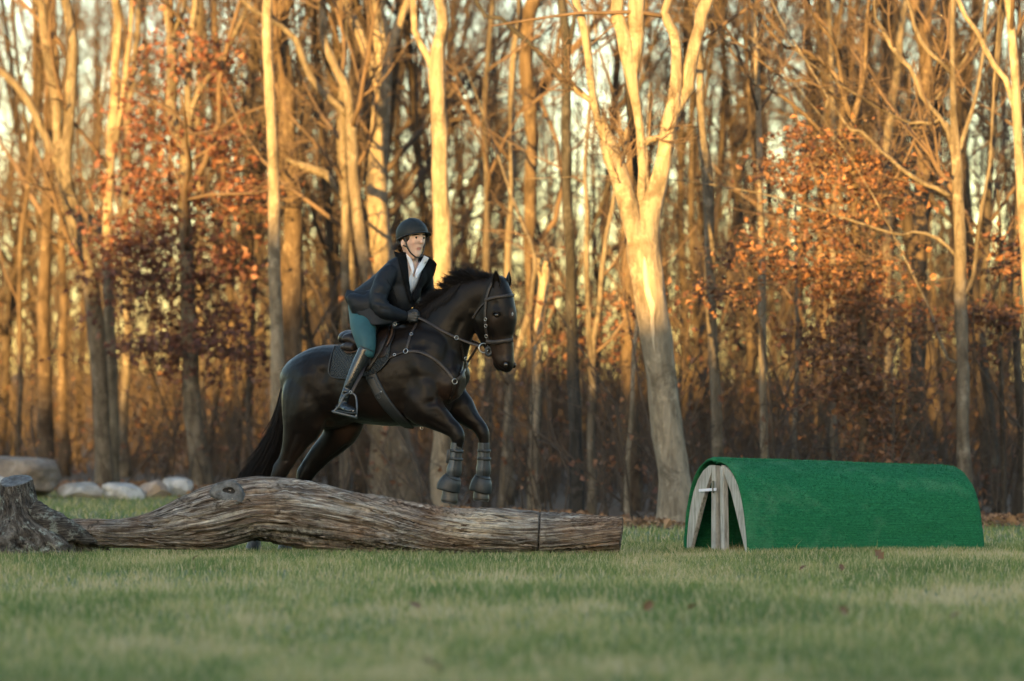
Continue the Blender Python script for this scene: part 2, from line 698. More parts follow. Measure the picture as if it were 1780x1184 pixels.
def blades(n, ylo, yhi, pw, hmin, hmax, wmin, wmax, seed, marg=1.0, keep=None):
    r = np.random.default_rng(seed)
    u = r.random(n)
    e = 1 - pw
    Y = (ylo ** e + u * (yhi ** e - ylo ** e)) ** (1 / e)
    X = (r.random(n) * 2 - 1) * (Y * 0.1334 + marg)
    ok = Y < wood_edge(X) - 0.25 + 0.5 * vnoise(np.stack([X * 1.2, Y * 1.2, 0 * X], 1), 5)
    if keep is not None:
        ok &= keep(X, Y)
    X, Y = X[ok], Y[ok]
    n = len(X)
    cl = fbm(np.stack([X * 0.9, Y * 0.45, 0 * X], 1), 11, 4)
    cl2 = fbm(np.stack([X * 5, Y * 3, 0 * X], 1), 23, 3)
    H = (hmin + (hmax - hmin) * r.random(n) ** 1.5) * (1 + 0.35 * cl + 0.45 * cl2)
    Wd = wmin + (wmax - wmin) * r.random(n)
    ang = r.random(n) * 2 * np.pi
    lean = np.abs(r.normal(0.0, 0.45, n)) + 0.15
    dx, dy = np.cos(ang), np.sin(ang)
    a2 = r.random(n) * np.pi
    sx, sy = np.cos(a2) * 0.9 + 0.1, np.sin(a2) * 0.45
    Z = ground_z(X, Y) - 0.006
    base = np.stack([X, Y, Z], 1)
    side = np.stack([sx, sy, 0 * sx], 1) * (Wd / 2)[:, None]
    mid = base + np.stack([dx * lean * H * 0.25, dy * lean * H * 0.25, H * 0.55], 1)
    tip = base + np.stack([dx * lean * H * 0.8, dy * lean * H * 0.8, H * (1.05 - 0.25 * np.clip(lean, 0, 1.5))], 1)
    V = np.stack([base - side, base + side, mid - side * 0.75, mid + side * 0.75, tip], 1).reshape(-1, 3)
    k = np.arange(n)[:, None] * 5
    q = k + np.array([[0, 1, 3, 2]])
    tr = k + np.array([[2, 3, 4]])
    c = np.clip(0.35 - 0.85 * cl + 0.24 * r.normal(0, 1, n) + 0.25 * cl2 + 0.55 * fbm(np.stack([X * 2.6, Y * 1.7, 0 * X], 1), 61, 4), 0.02, 0.92)
    c = np.where(r.random(n) < 0.18, 0.8 + 0.2 * r.random(n), c)
    return V, [q, tr], np.repeat(c, 5)


gV, gF, gC = [], [], []
for args in ((190000, 10.5, 25, 0.9, 0.035, 0.085, 0.004, 0.008, 1, 1.6),
             (135000, 24, 30.5, 0.3, 0.025, 0.066, 0.004, 0.0075, 2, 1.7),
             (8000, 24.0, 29.5, 0.2, 0.05, 0.105, 0.003, 0.0055, 4, 0.7),
             (60000, 30, 47, 0.8, 0.03, 0.085, 0.006, 0.012, 3, 2.2)):
    a, b, c = blades(*args)
    gV.append((a, b))
    gC.append(c)
V, fs = join(gV)
link('grass', mesh_np('grass', V, fs, [M['grass']], col=np.concatenate(gC)), kind='stuff')


def leaf_quads(C, size, r, flat=0.0, tint=None):
    """Slightly folded leaf shapes (two tris each side of the midrib) at centres C."""
    n = len(C)
    d = nrm(r.normal(0, 1, (n, 3)) * np.array([1, 1, 1 - flat]))
    s = nrm(np.cross(d, nrm(r.normal(0, 1, (n, 3)))))
    if flat:
        s = nrm(np.cross(d, np.array([0, 0, 1.0]) + 0.35 * r.normal(0, 1, (n, 3))))
    up = np.cross(s, d)
    L = size * (0.45 + 1.0 * r.random(n) ** 1.4)[:, None]
    Wd = L * (0.28 + 0.14 * r.random(n))[:, None]
    fold = (0.1 + 0.9 * r.random(n))[:, None]
    b, tp = C - d * L * 0.5, C + d * L * 0.5 - up * L * 0.1
    V = np.stack([b, C + s * Wd + up * Wd * fold, tp, C - s * Wd + up * Wd * fold], 1).reshape(-1, 3)
    k = np.arange(n)[:, None] * 4
    tr = np.concatenate([k + np.array([[0, 1, 2]]), k + np.array([[0, 2, 3]])])
    c = r.random(n) if tint is None else np.clip(tint + 0.22 * r.normal(0, 1, n), 0, 1)
    return V, [tr], np.repeat(c, 4)


# fallen leaves and litter along the wood edge
n = 9000
X = (rng.random(n) * 2 - 1) * 11.0
Y = wood_edge(X) + rng.normal(0.9, 0.9, n)
ok = (np.abs(X) < Y * 0.15 + 2.5)
X, Y = X[ok], Y[ok]
C = np.stack([X, Y, ground_z(X, Y) + 0.02 + 0.06 * rng.random(len(X))], 1)
V, fs, c = leaf_quads(C, 0.09, rng, 0.6)
link('leaf_litter', mesh_np('leaf_litter', V, fs, [M['leaf_litter']], False, col=c), kind='stuff')

# ------------------------------------------------------------------ trees
NP = 40


def stem(path, Y, base=None, extend=6.0, seed=0, grow_dir=None, dY=0.0):
    """Stem traced as (px, py, width px) rows from bottom to top -> (NP,3), (NP,)"""
    r = np.random.default_rng(seed)
    rows = []
    for k, p in enumerate(path):
        yy = (p[3] if len(p) > 3 else Y)
        q = P(p[0], p[1], yy)
        rows.append([*q, p[2] * 0.5 * yy / F_PX])
    rows = np.array(rows)
    if base == 'ground':
        q = rows[0]
        g = float(ground_z(q[0], q[1]))
        foot = [q[0] + (q[0] - rows[1][0]) * 0.25 * 0, q[1], g - 0.05, q[3] * 1.25]
        if q[2] > g + 0.25:
            rows = np.vstack([[foot], [[q[0], q[1], g + 0.3, q[3] * 1.07]], rows]) if q[2] > g + 0.7 else np.vstack([[foot], rows])
        else:
            rows[0] = foot
    if extend > 0:
        d = nrm(rows[-1, :3] - rows[-2, :3])
        d = nrm(d + np.array([0.15 * r.normal(), 0.2 * r.normal(), 0.35]))
        p, w = rows[-1, :3], rows[-1, 3]
        for k in range(3):
            d = nrm(d + 0.16 * r.normal(0, 1, 3) + np.array([0, 0, 0.1]))
            p = p + d * extend / 3
            rows = np.vstack([rows, [[*p, w * (0.72, 0.42, 0.12)[k]]]])
    q = resample(rows, NP)
    rad = np.maximum(q[:, 3], 0.004)
    pts = q[:, :3].copy()
    w = vnoise(np.stack([pts[:, 2] * 1.6 + seed * 3.1, pts[:, 0] * 0 + seed, pts[:, 2] * 0.3], 1), 3)
    w2 = vnoise(np.stack([pts[:, 2] * 1.5 + seed * 1.7, pts[:, 0] * 0 + 5 + seed, pts[:, 2] * 0.3], 1), 4)
    pts[1:, 0] += (w * rad * 0.22)[1:]
    pts[1:, 1] += (w2 * rad * 0.5)[1:]
    rad = rad * (1 + 0.07 * w2)
    return pts, rad


def sprout(Pa, Ra, k, tlo, thi, lenf, radf, rng, n=6, up=0.15, spread=0.9, minlen=0.1, maxlen=9, wig=0.12, zmin=None):
    """k children for each parent polyline."""
    m, npt, _ = Pa.shape
    par = np.repeat(np.arange(m), k)
    tt = tlo + (thi - tlo) * rng.random(m * k)
    f = tt * (npt - 1)
    i = np.minimum(f.astype(int), npt - 2)
    w = (f - i)[:, None]
    st = Pa[par, i] * (1 - w) + Pa[par, i + 1] * w
    rr = Ra[par, i] * (1 - w[:, 0]) + Ra[par, i + 1] * w[:, 0]
    tan = nrm(Pa[par, i + 1] - Pa[par, i])
    plen = np.linalg.norm(np.diff(Pa, axis=1), axis=2).sum(1)[par]
    rnd = rng.normal(0, 1, (m * k, 3))
    perp = nrm(rnd - (rnd * tan).sum(1, keepdims=True) * tan)
    d = nrm(tan * (1 - 0.35 * spread) + perp * spread + np.array([0, 0, up]))
    L = np.clip(plen * lenf * (0.5 + 0.8 * rng.random(m * k)) * (1.15 - 0.75 * tt), minlen, maxlen)
    if zmin is not None:
        ok = st[:, 2] > zmin
        st, rr, d, L = st[ok], rr[ok], d[ok], L[ok]
    q = len(st)
    out = np.zeros((q, n, 3))
    p = st.copy()
    out[:, 0] = p
    for s in range(1, n):
        d = nrm(d + wig * rng.normal(0, 1, (q, 3)) + np.array([0, 0, up * 0.5]))
        p = p + d * (L / (n - 1))[:, None]
        out[:, s] = p
    r0 = np.minimum(rr * radf, L * 0.02 + 0.004)
    rad = r0[:, None] * np.linspace(1, 0.28, n)[None] ** 0.9
    return out, np.maximum(rad, 0.0016)


def crown_from(stems, rng, k1=9, k2=6, k3=5, zmin=1.2, tlo=0.25, twig=True):
    Pa = np.stack([s[0] for s in stems])
    Ra = np.stack([s[1] for s in stems])
    a = sprout(Pa, Ra, k1, tlo, 0.97, 0.24, 0.55, rng, 7, 0.2, 0.9, 0.4, 3.6, 0.16, zmin)
    b = sprout(a[0], a[1], k2, 0.15, 0.97, 0.5, 0.6, rng, 6, 0.12, 0.8, 0.25, 1.8, 0.18)
    out = [tubes(a[0], a[1], 5), tubes(b[0], b[1], 4, False)]
    tips = [b[0]]
    if twig:
        c = sprout(b[0], b[1], k3, 0.1, 1.0, 0.55, 0.6, rng, 4, 0.06, 0.8, 0.12, 0.8, 0.2)
        out.append(tubes(c[0], np.maximum(c[1], 0.0022), 3, False))
        tips.append(c[0])
    return out, tips


def trunk_mesh(stems, seed, flare=True):
    out = []
    for pts, rad in stems:
        if rad[0] > 0.1:
            q = resample(np.concatenate([pts, rad[:, None]], 1), 110)
            pts, rad = q[:, :3], q[:, 3]
        V, fs = tubes(pts[None], rad[None], 30 if rad[0] > 0.1 else (14 if rad[0] > 0.05 else 9))
        out.append((V, fs))
    V, fs = join(out)
    amp = np.repeat(1.0, len(V))
    n = fbm(V * np.array([9, 9, 2.2]), seed, 3)
    r0 = max(s[1][0] for s in stems)
    ctr = V.copy()
    if r0 > 0.1:
        n = n + 0.55 * fbm(V * np.array([26, 26, 6]), seed + 8, 3)
    V[:, 0] += 0.15 * min(r0, 0.12) * n
    V[:, 1] += 0.15 * min(r0, 0.12) * fbm(V * np.array([8, 8, 2.0]) + 9, seed + 3, 3)
    return V, fs


TREE_ROOTS = []
TRUNKS = {}


def tree(name, label, Y, stems, bark, seed, k1=7, k2=6, k3=5, extend=6.0, group=None, zmin=1.2, tlo=0.2, extra=None, category='tree'):
    """stems: list of (path, base, extend flag)."""
    r = np.random.default_rng(seed)
    st = []
    for j, s in enumerate(stems):
        path, based, ext = s[:3]
        yy = s[3] if len(s) > 3 else Y
        st.append(stem(path, yy, 'ground' if based else None, extend * (0.8 + 0.4 * r.random()) if ext else 0.0, seed * 7 + j))
    b = st[0][0][0]
    root = thing(name, (b[0], b[1], float(ground_z(b[0], b[1]))), label, category, group)
    tm = trunk_mesh(st, seed)
    TRUNKS[seed] = tm
    part('trunk', tm, M[bark], root)
    tips = None
    if k1:
        shapes, tips = crown_from(st, r, k1, k2, k3, zmin, tlo)
        part('crown', join(shapes), M['twig'] if bark != 'bark_pale' else M['twig'], root)
    TREE_ROOTS.append((root, st))
    return root, st, tips


def leaf_clusters(root, clusters, Y, mat, seed, size=0.085, dY=1.2, dens=0.62):
    """Leaf masses given as (px, py, rx, ry, count): fine twigs run through them and carry the leaves."""
    r = np.random.default_rng(seed)
    Cs, tw, tr_ = [], [], []
    for (px, py, rx, ry, cnt) in clusters:
        cnt = int(cnt * dens)
        rx, ry = rx * 1.18, ry * 1.22
        c = P(px, py, Y)
        s = Y / F_PX
        nt = max(4, cnt // 7)
        p0 = c + r.normal(0, 0.42, (nt, 3)) * np.array([rx * s, dY * 0.8, ry * s])
        d = nrm(r.normal(0, 1, (nt, 3)) * np.array([1, 0.8, 0.25]) + np.array([0, 0, 0.05]))
        L = 0.3 + 0.5 * r.random(nt)
        tpts = np.stack([p0 + d * (L * u)[:, None] + np.array([0, 0, -0.06 * u * u]) for u in np.linspace(-0.5, 0.5, 4)], 1)
        tw.append(tpts)
        k = r.integers(0, nt, cnt)
        u = r.random(cnt) - 0.5
        Cs.append(p0[k] + d[k] * (L[k] * u)[:, None] + r.normal(0, 0.035, (cnt, 3)) - np.array([0, 0, 0.02]))
    C = np.vstack(Cs)
    T = np.vstack(tw)
    V, fs = tubes(T, np.full(T.shape[:2], 0.003) * np.linspace(1.3, 0.6, 4)[None], 3, False)
    o = part('leaf_twigs', (V, fs), M['twig'], root)
    o['kind'] = 'stuff'
    V, fs, c = leaf_quads(C, size, r)
    o = link('foliage', mesh_np('foliage', V, fs, [M[mat]], False, col=c), root)
    o['kind'] = 'stuff'


G = True      # stem stands on the ground
# --- the row of trunks traced along the wood edge, left to right
tree('bare_tree', 'curved forked tree at far left whose left limb arches down out of the frame', 47,
     [([(182, 800, 32), (178, 740, 31), (175, 667, 31), (167, 572, 31), (152, 477, 30), (141, 430, 29), (129, 380, 27), (112, 304, 27), (117, 247, 21), (123, 170, 21), (125, 76, 19), (114, 0, 17)], G, 1),
      ([(108, 300, 22), (99, 247, 17), (99, 182, 19), (87, 114, 20), (74, 40, 18), (65, 0, 16)], 0, 1),
      ([(106, 290, 17), (88, 255, 14), (64, 205, 15), (38, 160, 14), (10, 132, 13), (-30, 95, 12), (-70, 30, 9)], 0, 1)], 'bark_grey', 1)
tree('bare_tree', 'grey shaded straight trunk rising between two pale rocks at the left', 47.5,
     [([(194, 826, 26), (194, 686, 22), (190, 534, 20), (186, 420, 18), (192, 300, 17), (198, 182, 16), (201, 95, 15), (201, 0, 14)], G, 1),
      ([(192, 300, 12), (205, 210, 11), (212, 180, 10), (222, 95, 10), (230, 0, 9)], 0, 1)], 'bark_pale', 2)
tree('bare_tree', 'thin golden trunk with a slight kink standing just right of the grey rock-side trunk', 54,
     [([(221, 835, 19), (215, 750, 16), (219, 640, 15), (222, 560, 15), (219, 480, 14), (216, 400, 13), (222, 250, 13), (232, 120, 11), (240, 0, 10)], G, 1)], 'bark_grey', 3)
tree('bare_tree', 'straight brownish trunk at the left behind the biggest boulder', 52,
     [([(78, 790, 25), (76, 648, 23), (76, 534, 22), (79, 420, 20), (85, 285, 18), (84, 150, 15), (80, 0, 13)], G, 1)], 'bark_brown', 4)
tree('bare_tree', 'slender trunk with a dark lower half just right of the boulder-side brown trunk', 55,
     [([(112, 805, 18), (108, 648, 16), (112, 534, 16), (109, 420, 15), (106, 300, 13), (100, 150, 11), (94, 0, 9)], G, 1)], 'bark_brown', 5)
red_oak = tree('oak_tree', 'oak with a grey flared foot and dark red leaves in the left half', 46,
     [([(349, 842, 46), (343, 790, 35), (338, 743, 31), (334, 690, 29), (331, 600, 27), (327, 534, 26), (322, 420, 24), (320, 340, 23), (321, 266, 22), (306, 215, 20), (299, 180, 20), (299, 114, 19), (296, 38, 18), (293, 0, 17)], G, 1),
      ([(322, 290, 16), (327, 235, 14), (327, 133, 13), (335, 38, 12), (338, 0, 11)], 0, 1),
      ([(325, 225, 13), (342, 168, 11), (372, 122, 10), (398, 80, 9), (418, 38, 8)], 0, 1),
      ([(297, 60, 10), (310, 35, 9), (322, 0, 8)], 0, 1)], 'bark_grey', 6)
tree('bare_tree', 'thin golden trunk half hidden directly behind the red-leaved oak', 54,
     [([(352, 840, 14), (350, 640, 13), (348, 496, 12), (346, 361, 12), (344, 240, 11), (345, 76, 9), (348, 0, 8)], G, 1)], 'bark_grey', 7)
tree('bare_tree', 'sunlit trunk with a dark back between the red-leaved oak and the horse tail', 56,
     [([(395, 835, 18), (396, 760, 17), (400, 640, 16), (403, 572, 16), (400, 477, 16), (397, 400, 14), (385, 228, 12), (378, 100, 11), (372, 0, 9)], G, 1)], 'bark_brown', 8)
tree('sapling', 'thin double-stemmed sapling left of the horse tail', 53,
     [([(432, 838, 10), (433, 762, 9), (430, 690, 9), (425, 610, 9), (428, 500, 8), (431, 420, 7), (436, 300, 6)], G, 1),
      ([(425, 610, 8), (436, 560, 6), (442, 480, 6), (450, 400, 5)], 0, 1)], 'bark_grey', 9, 5, 5, 4, 3.0)
tree('bare_tree', 'tall pale straight trunk rising directly behind the horse rump', 43.5,
     [([(482, 850, 25), (482, 716, 23), (483, 648, 23), (481, 534, 22), (478, 450, 21), (475, 342, 20), (471, 228, 20), (467, 114, 19), (465, 0, 18)], G, 1)], 'bark_pale', 10, tlo=0.45)
tree('bare_tree', 'thick S-curved golden trunk just right of the pale straight one behind the rump', 46,
     [([(508, 850, 46), (505, 633, 38), (509, 553, 40), (509, 477, 40), (513, 418, 36), (512, 361, 34), (502, 266, 30), (498, 171, 27), (491, 76, 26), (498, 0, 25)], G, 1)], 'bark_brown', 11, tlo=0.4)
tree('bare_tree', 'narrow lit trunk with a broken pointing limb, left of the rider helmet', 45.2,
     [([(600, 850, 17), (599, 650, 16), (600, 450, 15), (600, 380, 15), (598, 304, 14), (596, 213, 13), (594, 100, 12), (590, 0, 11)], G, 1),
      ([(600, 345, 13), (585, 328, 14), (572, 306, 16), (545, 294, 16), (520, 286, 12), (498, 277, 6)], 0, 0)], 'bark_grey', 12)
tree('bare_tree', 'grey leaning trunk that passes behind the rider and lands under the horse belly', 45,
     [([(713, 872, 54), (700, 810, 45), (690, 760, 41), (676, 680, 34), (658, 570, 28), (645, 500, 24), (634, 450, 22), (623, 380, 20), (615, 323, 18), (613, 266, 18), (611, 198, 18), (600, 150, 17), (577, 106, 15), (562, 70, 14), (558, 0, 12)], G, 1),
      ([(609, 205, 13), (583, 179, 12), (560, 160, 12), (540, 138, 12), (525, 100, 11), (510, 62, 11), (480, 40, 10), (440, 20, 9), (400, -20, 8)], 0, 1)], 'bark_grey', 13, tlo=0.35)
tree('bare_tree', 'slim leaning trunk beside the leaning grey one, seen under the horse belly', 47,
     [([(683, 860, 26), (664, 800, 22), (652, 755, 20), (640, 690, 18), (625, 600, 16), (615, 500, 14)], G, 1)], 'bark_grey', 14, 4, 4, 4, 5)
tree('bare_tree', 'mottled pale trunk splitting into several upright limbs above the rider helmet', 47,
     [([(668, 850, 44), (666, 600, 40), (664, 450, 38), (659, 342, 37), (661, 228, 34), (664, 160, 30), (676, 90, 17), (697, 30, 17), (712, 0, 16)], G, 1),
      ([(662, 170, 20), (652, 125, 18), (637, 87, 17), (612, 30, 15), (598, 0, 14)], 0, 1),
      ([(666, 140, 18), (657, 75, 16), (651, 0, 14)], 0, 1),
      ([(672, 95, 13), (670, 38, 12), (668, 0, 11)], 0, 1)], 'bark_pale', 15, tlo=0.4)
tree('bare_tree', 'thick straight golden trunk rising right beside the rider, forked near the top', 42,
     [([(770, 880, 38), (770, 650, 32), (769, 450, 30), (766, 304, 29), (762, 190, 29), (759, 112, 30), (765, 57, 19), (761, 0, 18)], G, 1),
      ([(756, 125, 20), (742, 95, 14), (727, 66, 13), (720, 0, 11)], 0, 1)], 'bark_pale', 16, tlo=0.5)
tree('bare_tree', 'thin wavy trunk above the horse neck', 47,
     [([(886, 875, 15), (884, 700, 13), (880, 600, 13), (883, 450, 13), (884, 400, 13), (890, 342, 12), (890, 228, 12), (890, 152, 12), (894, 76, 11), (903, 0, 9)], G, 1)], 'bark_grey', 17)
tree('bare_tree', 'dark-backed trunk with a wide bend above the horse ears', 48,
     [([(933, 880, 27), (930, 700, 23), (926, 560, 22), (923, 414, 23), (924, 304, 24), (924, 228, 22), (915, 152, 22), (919, 57, 24), (930, 0, 23)], G, 1),
      ([(924, 215, 14), (934, 180, 12), (955, 137, 11), (964, 122, 10), (972, 60, 8), (985, 0, 7)], 0, 1)], 'bark_brown', 18)
tree('bare_tree', 'snapped splintered trunk right of the horse head', 43,
     [([(928, 890, 19), (930, 760, 17), (935, 640, 16), (938, 560, 15), (947, 490, 17), (954, 455, 14), (960, 430, 5)], G, 0),
      ([(946, 500, 11), (938, 470, 8), (934, 440, 3)], 0, 0)], 'bark_pale', 19, 3, 4, 4)
tree('sapling', 'leaning slender stem crossing behind the horse muzzle', 42.5,
     [([(872, 880, 12), (880, 760, 12), (886, 670, 11), (900, 610, 11), (918, 549, 10), (926, 500, 9), (928, 440, 7)], G, 1)], 'bark_grey', 20, 5, 4, 4, 3)
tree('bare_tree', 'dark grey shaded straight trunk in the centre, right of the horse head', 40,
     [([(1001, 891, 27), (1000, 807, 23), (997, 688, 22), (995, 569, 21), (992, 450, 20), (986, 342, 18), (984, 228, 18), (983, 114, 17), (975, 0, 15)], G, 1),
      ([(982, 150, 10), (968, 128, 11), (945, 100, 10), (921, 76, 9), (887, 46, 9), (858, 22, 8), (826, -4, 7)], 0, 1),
      ([(983, 100, 9), (996, 50, 8), (1003, 0, 7)], 0, 1)], 'bark_shaded', 21, tlo=0.4)
tree('bare_tree', 'twin-stemmed slim tree between the dark centre trunk and the big split tree', 42,
     [([(1028, 892, 14), (1028, 760, 13), (1030, 668, 13), (1026, 609, 11), (1022, 529, 10), (1020, 450, 10), (1020, 360, 8), (1016, 300, 7)], G, 1),
      ([(1029, 660, 11), (1032, 590, 10), (1040, 540, 9), (1046, 470, 9), (1056, 400, 8), (1066, 345, 7)], 0, 1)], 'bark_grey', 22, 5, 5, 4, 3)
big = tree('split_tree', 'biggest tree with a broken-off left stem and a white scar on its trunk', 36,
     [([(1178, 914, 74), (1172, 860, 60), (1168, 807, 55), (1157, 728, 52), (1149, 648, 52), (1138, 569, 55), (1123, 490, 58), (1115, 440, 60), (1116, 395, 50), (1136, 360, 38), (1147, 300, 31), (1157, 245, 29), (1166, 190, 27), (1176, 120, 19), (1166, 19, 16), (1162, 0, 15)], G, 1),
      ([(1112, 425, 46), (1103, 385, 40), (1092, 342, 36), (1078, 300, 35), (1064, 262, 33), (1054, 232, 20), (1047, 203, 5)], 0, 0),
      ([(1053, 245, 17), (1040, 213, 14), (1028, 160, 14), (1024, 114, 14), (1013, 38, 14), (1003, 0, 13)], 0, 1),
      ([(1030, 175, 12), (1016, 168, 12), (1001, 155, 13), (994, 143, 8)], 0, 0),
      ([(1116, 400, 24), (1117, 340, 17), (1116, 266, 15), (1110, 209, 16), (1101, 152, 21), (1090, 95, 28), (1078, 38, 26), (1072, 0, 25)], 0, 1),
      ([(1098, 130, 22), (1104, 76, 27), (1107, 30, 29), (1108, 0, 28)], 0, 1),
      ([(1163, 215, 24), (1180, 180, 22), (1196, 158, 22), (1203, 95, 21), (1222, 30, 21), (1230, 0, 21)], 0, 1),
      ([(1113, 255, 12), (1124, 245, 12), (1140, 240, 10), (1156, 238, 9)], 0, 0),
      ([(1078, 295, 14), (1084, 255, 9), (1088, 222, 4)], 0, 0)], 'bark_pale', 23, 5, 5, 5, tlo=0.3, zmin=3.0)
tree('bare_tree', 'pale upper, grey lower slim trunk right of the big split tree', 39,
     [([(1250, 880, 23), (1247, 794, 20), (1246, 719, 19), (1240, 613, 19), (1234, 506, 18), (1233, 420, 19), (1229, 304, 18), (1219, 228, 15), (1216, 114, 13), (1211, 0, 12)], G, 1)], 'bark_grey', 24, tlo=0.4)
tree('bare_tree', 'very straight thin pale trunk above the left end of the green tunnel', 40,
     [([(1330, 880, 16), (1328, 797, 15), (1326, 648, 14), (1325, 506, 14), (1325, 430, 13), (1322, 342, 12), (1319, 228, 11), (1317, 114, 10), (1311, 0, 9)], G, 1)], 'bark_pale', 25, tlo=0.4)
bt = bvh_of(*TRUNKS[23])
sc_c = resample([(1120, 446), (1122, 480), (1126, 508), (1133, 532), (1134, 560), (1135, 588), (1138, 612)], 46)
sc_w = np.interp(np.linspace(0, 1, 46), [0, 0.08, 0.3, 0.5, 0.62, 0.8, 1], [0.5, 4.5, 5.5, 7.5, 4.5, 4.0, 0.6]) + 1.1 * fbm(np.stack([np.linspace(0, 14, 46)] * 3, 1), 3, 3)
V, fs = [], []
for i_ in range(46):
    for j_ in range(7):
        x_ = sc_c[i_, 0] + max(sc_w[i_], 0.5) * (j_ / 3 - 1)
        h_ = hit(bt, x_, sc_c[i_, 1])
        V.append(h_[0] + h_[1] * (0.005 if 0 < j_ < 6 else -0.008))
V = np.array(V)
ix = np.arange(46 * 7).reshape(46, 7)
fs = [np.stack([ix[:-1, :-1], ix[:-1, 1:], ix[1:, 1:], ix[1:, :-1]], -1).reshape(-1, 4)]
part('bare_wood_scar', (V, fs), M['heartwood'], big[0])
tree('fork_shade_stem', 'black dead stem standing in the fork of the big split tree', 36.9,
     [([(1172, 880, 24), (1160, 740, 22), (1146, 610, 20), (1122, 480, 18), (1112, 392, 16), (1108, 330, 14), (1103, 260, 13), (1095, 190, 12), (1089, 130, 9)], G, 0)], 'bark_fork_shade', 43, 2, 3, 3)  # stem added to paint the fork's shaded hollow black
rust = tree('beech_tree', 'slim beech hung with rust orange leaves above the green tunnel', 38.5,
     [([(1503, 885, 18), (1501, 790, 17), (1501, 648, 16), (1497, 524, 15), (1496, 471, 14), (1488, 400, 13), (1485, 304, 12), (1484, 209, 12), (1500, 150, 9), (1506, 80, 7), (1510, 0, 6)], G, 1),
      ([(1484, 215, 10), (1468, 170, 9), (1454, 133, 9), (1420, 100, 8), (1386, 84, 7), (1348, 66, 6)], 0, 1),
      ([(1470, 175, 8), (1462, 130, 7), (1450, 76, 7), (1420, 35, 6), (1405, 0, 5)], 0, 1),
      ([(1475, 185, 7), (1440, 160, 6), (1400, 140, 5), (1350, 128, 4)], 0, 1),
      ([(1482, 300, 7), (1462, 280, 6), (1430, 232, 6), (1388, 190, 6), (1340, 155, 5), (1300, 135, 4)], 0, 1)], 'bark_brown', 26, 9, 6, 5, 4)
tree('bare_tree', 'lit trunk leaning right at its top, behind the rust-leaved beech', 43,
     [([(1546, 880, 18), (1545, 700, 17), (1544, 489, 16), (1544, 400, 16), (1542, 266, 15), (1549, 190, 15), (1564, 95, 14), (1574, 0, 14)], G, 1),
      ([(1543, 300, 8), (1556, 260, 7), (1580, 225, 6), (1604, 205, 5)], 0, 1)], 'bark_grey', 27)
tree('bare_tree', 'stout golden trunk with a dark foot above the right half of the green tunnel', 42,
     [([(1582, 880, 32), (1584, 790, 28), (1588, 701, 26), (1595, 613, 26), (1598, 506, 26), (1600, 430, 27), (1606, 304, 26), (1613, 152, 24), (1606, 76, 22), (1591, 0, 20)], G, 1)], 'bark_brown', 28, tlo=0.4)
tree('bare_tree', 'grey many-limbed tree at the right end of the green tunnel', 38,
     [([(1676, 870, 30), (1674, 790, 25), (1673, 613, 23), (1671, 506, 22), (1667, 420, 21), (1665, 342, 20), (1663, 274, 18), (1656, 190, 11), (1656, 114, 10), (1657, 0, 9)], G, 1),
      ([(1662, 280, 11), (1645, 222, 9), (1620, 190, 9), (1600, 163, 9), (1588, 125, 8), (1560, 95, 8), (1540, 60, 7), (1520, 0, 6)], 0, 1),
      ([(1650, 340, 9), (1630, 328, 8), (1606, 319, 8), (1570, 295, 7), (1549, 277, 7), (1520, 250, 6), (1496, 228, 5), (1470, 215, 4)], 0, 1),
      ([(1664, 270, 10), (1680, 220, 8), (1700, 150, 7), (1712, 80, 6), (1716, 0, 5)], 0, 1),
      ([(1660, 250, 9), (1640, 205, 7), (1625, 215, 7), (1595, 212, 6), (1560, 205, 4)], 0, 1),
      ([(1655, 130, 8), (1638, 110, 8), (1610, 85, 8), (1590, 50, 7), (1577, 0, 6)], 0, 1),
      ([(1670, 460, 8), (1655, 437, 6), (1625, 412, 6), (1590, 403, 5), (1550, 405, 4)], 0, 1),
      ([(1670, 520, 9), (1688, 490, 7), (1700, 400, 7), (1712, 330, 6), (1722, 260, 5)], 0, 1),
      ([(1662, 632, 7), (1648, 625, 6), (1630, 580, 5), (1612, 530, 4)], 0, 1)], 'bark_grey', 29, 6, 6, 5, 4)
tree('bare_tree', 'pale trunk at the far right edge leaning out of the frame', 38,
     [([(1792, 880, 22), (1790, 600, 19), (1781, 450, 18), (1771, 266, 17), (1763, 114, 16), (1754, 0, 15)], G, 1),
      ([(1768, 200, 11), (1745, 130, 10), (1722, 105, 10), (1700, 60, 9), (1672, 20, 8), (1655, -20, 8)], 0, 1)], 'bark_pale', 30, tlo=0.4)
tree('bare_tree', 'dark crooked trunk between the grey many-limbed tree and the right edge', 41,
     [([(1736, 880, 15), (1732, 808, 13), (1722, 719, 13), (1709, 640, 13), (1708, 577, 12), (1710, 480, 12), (1716, 420, 12), (1720, 320, 11), (1729, 190, 10), (1738, 60, 9), (1742, 0, 8)], G, 1)], 'bark_dark', 31)
tree('bare_tree', 'dark leaning trunk low at the right edge behind the tunnel end', 40,
     [([(1764, 930, 16), (1776, 800, 14), (1768, 640, 13), (1765, 506, 12), (1769, 400, 12), (1774, 250, 9)], G, 1)], 'bark_dark', 32)
tree('bare_tree', 'thin sunlit trunk behind the rust-leaved beech, left of it', 45,
     [([(1450, 860, 13), (1450, 790, 12), (1448, 613, 12), (1449, 500, 11), (1448, 400, 11), (1450, 250, 9), (1444, 100, 8), (1440, 0, 7)], G, 1)], 'bark_grey', 33)
tree('sapling', 'thin lit sapling above the middle of the green tunnel', 42,
     [([(1384, 860, 9), (1380, 755, 8), (1386, 648, 8), (1386, 542, 7), (1384, 430, 6), (1388, 330, 5)], G, 1)], 'bark_grey', 34, 5, 4, 4, 3)
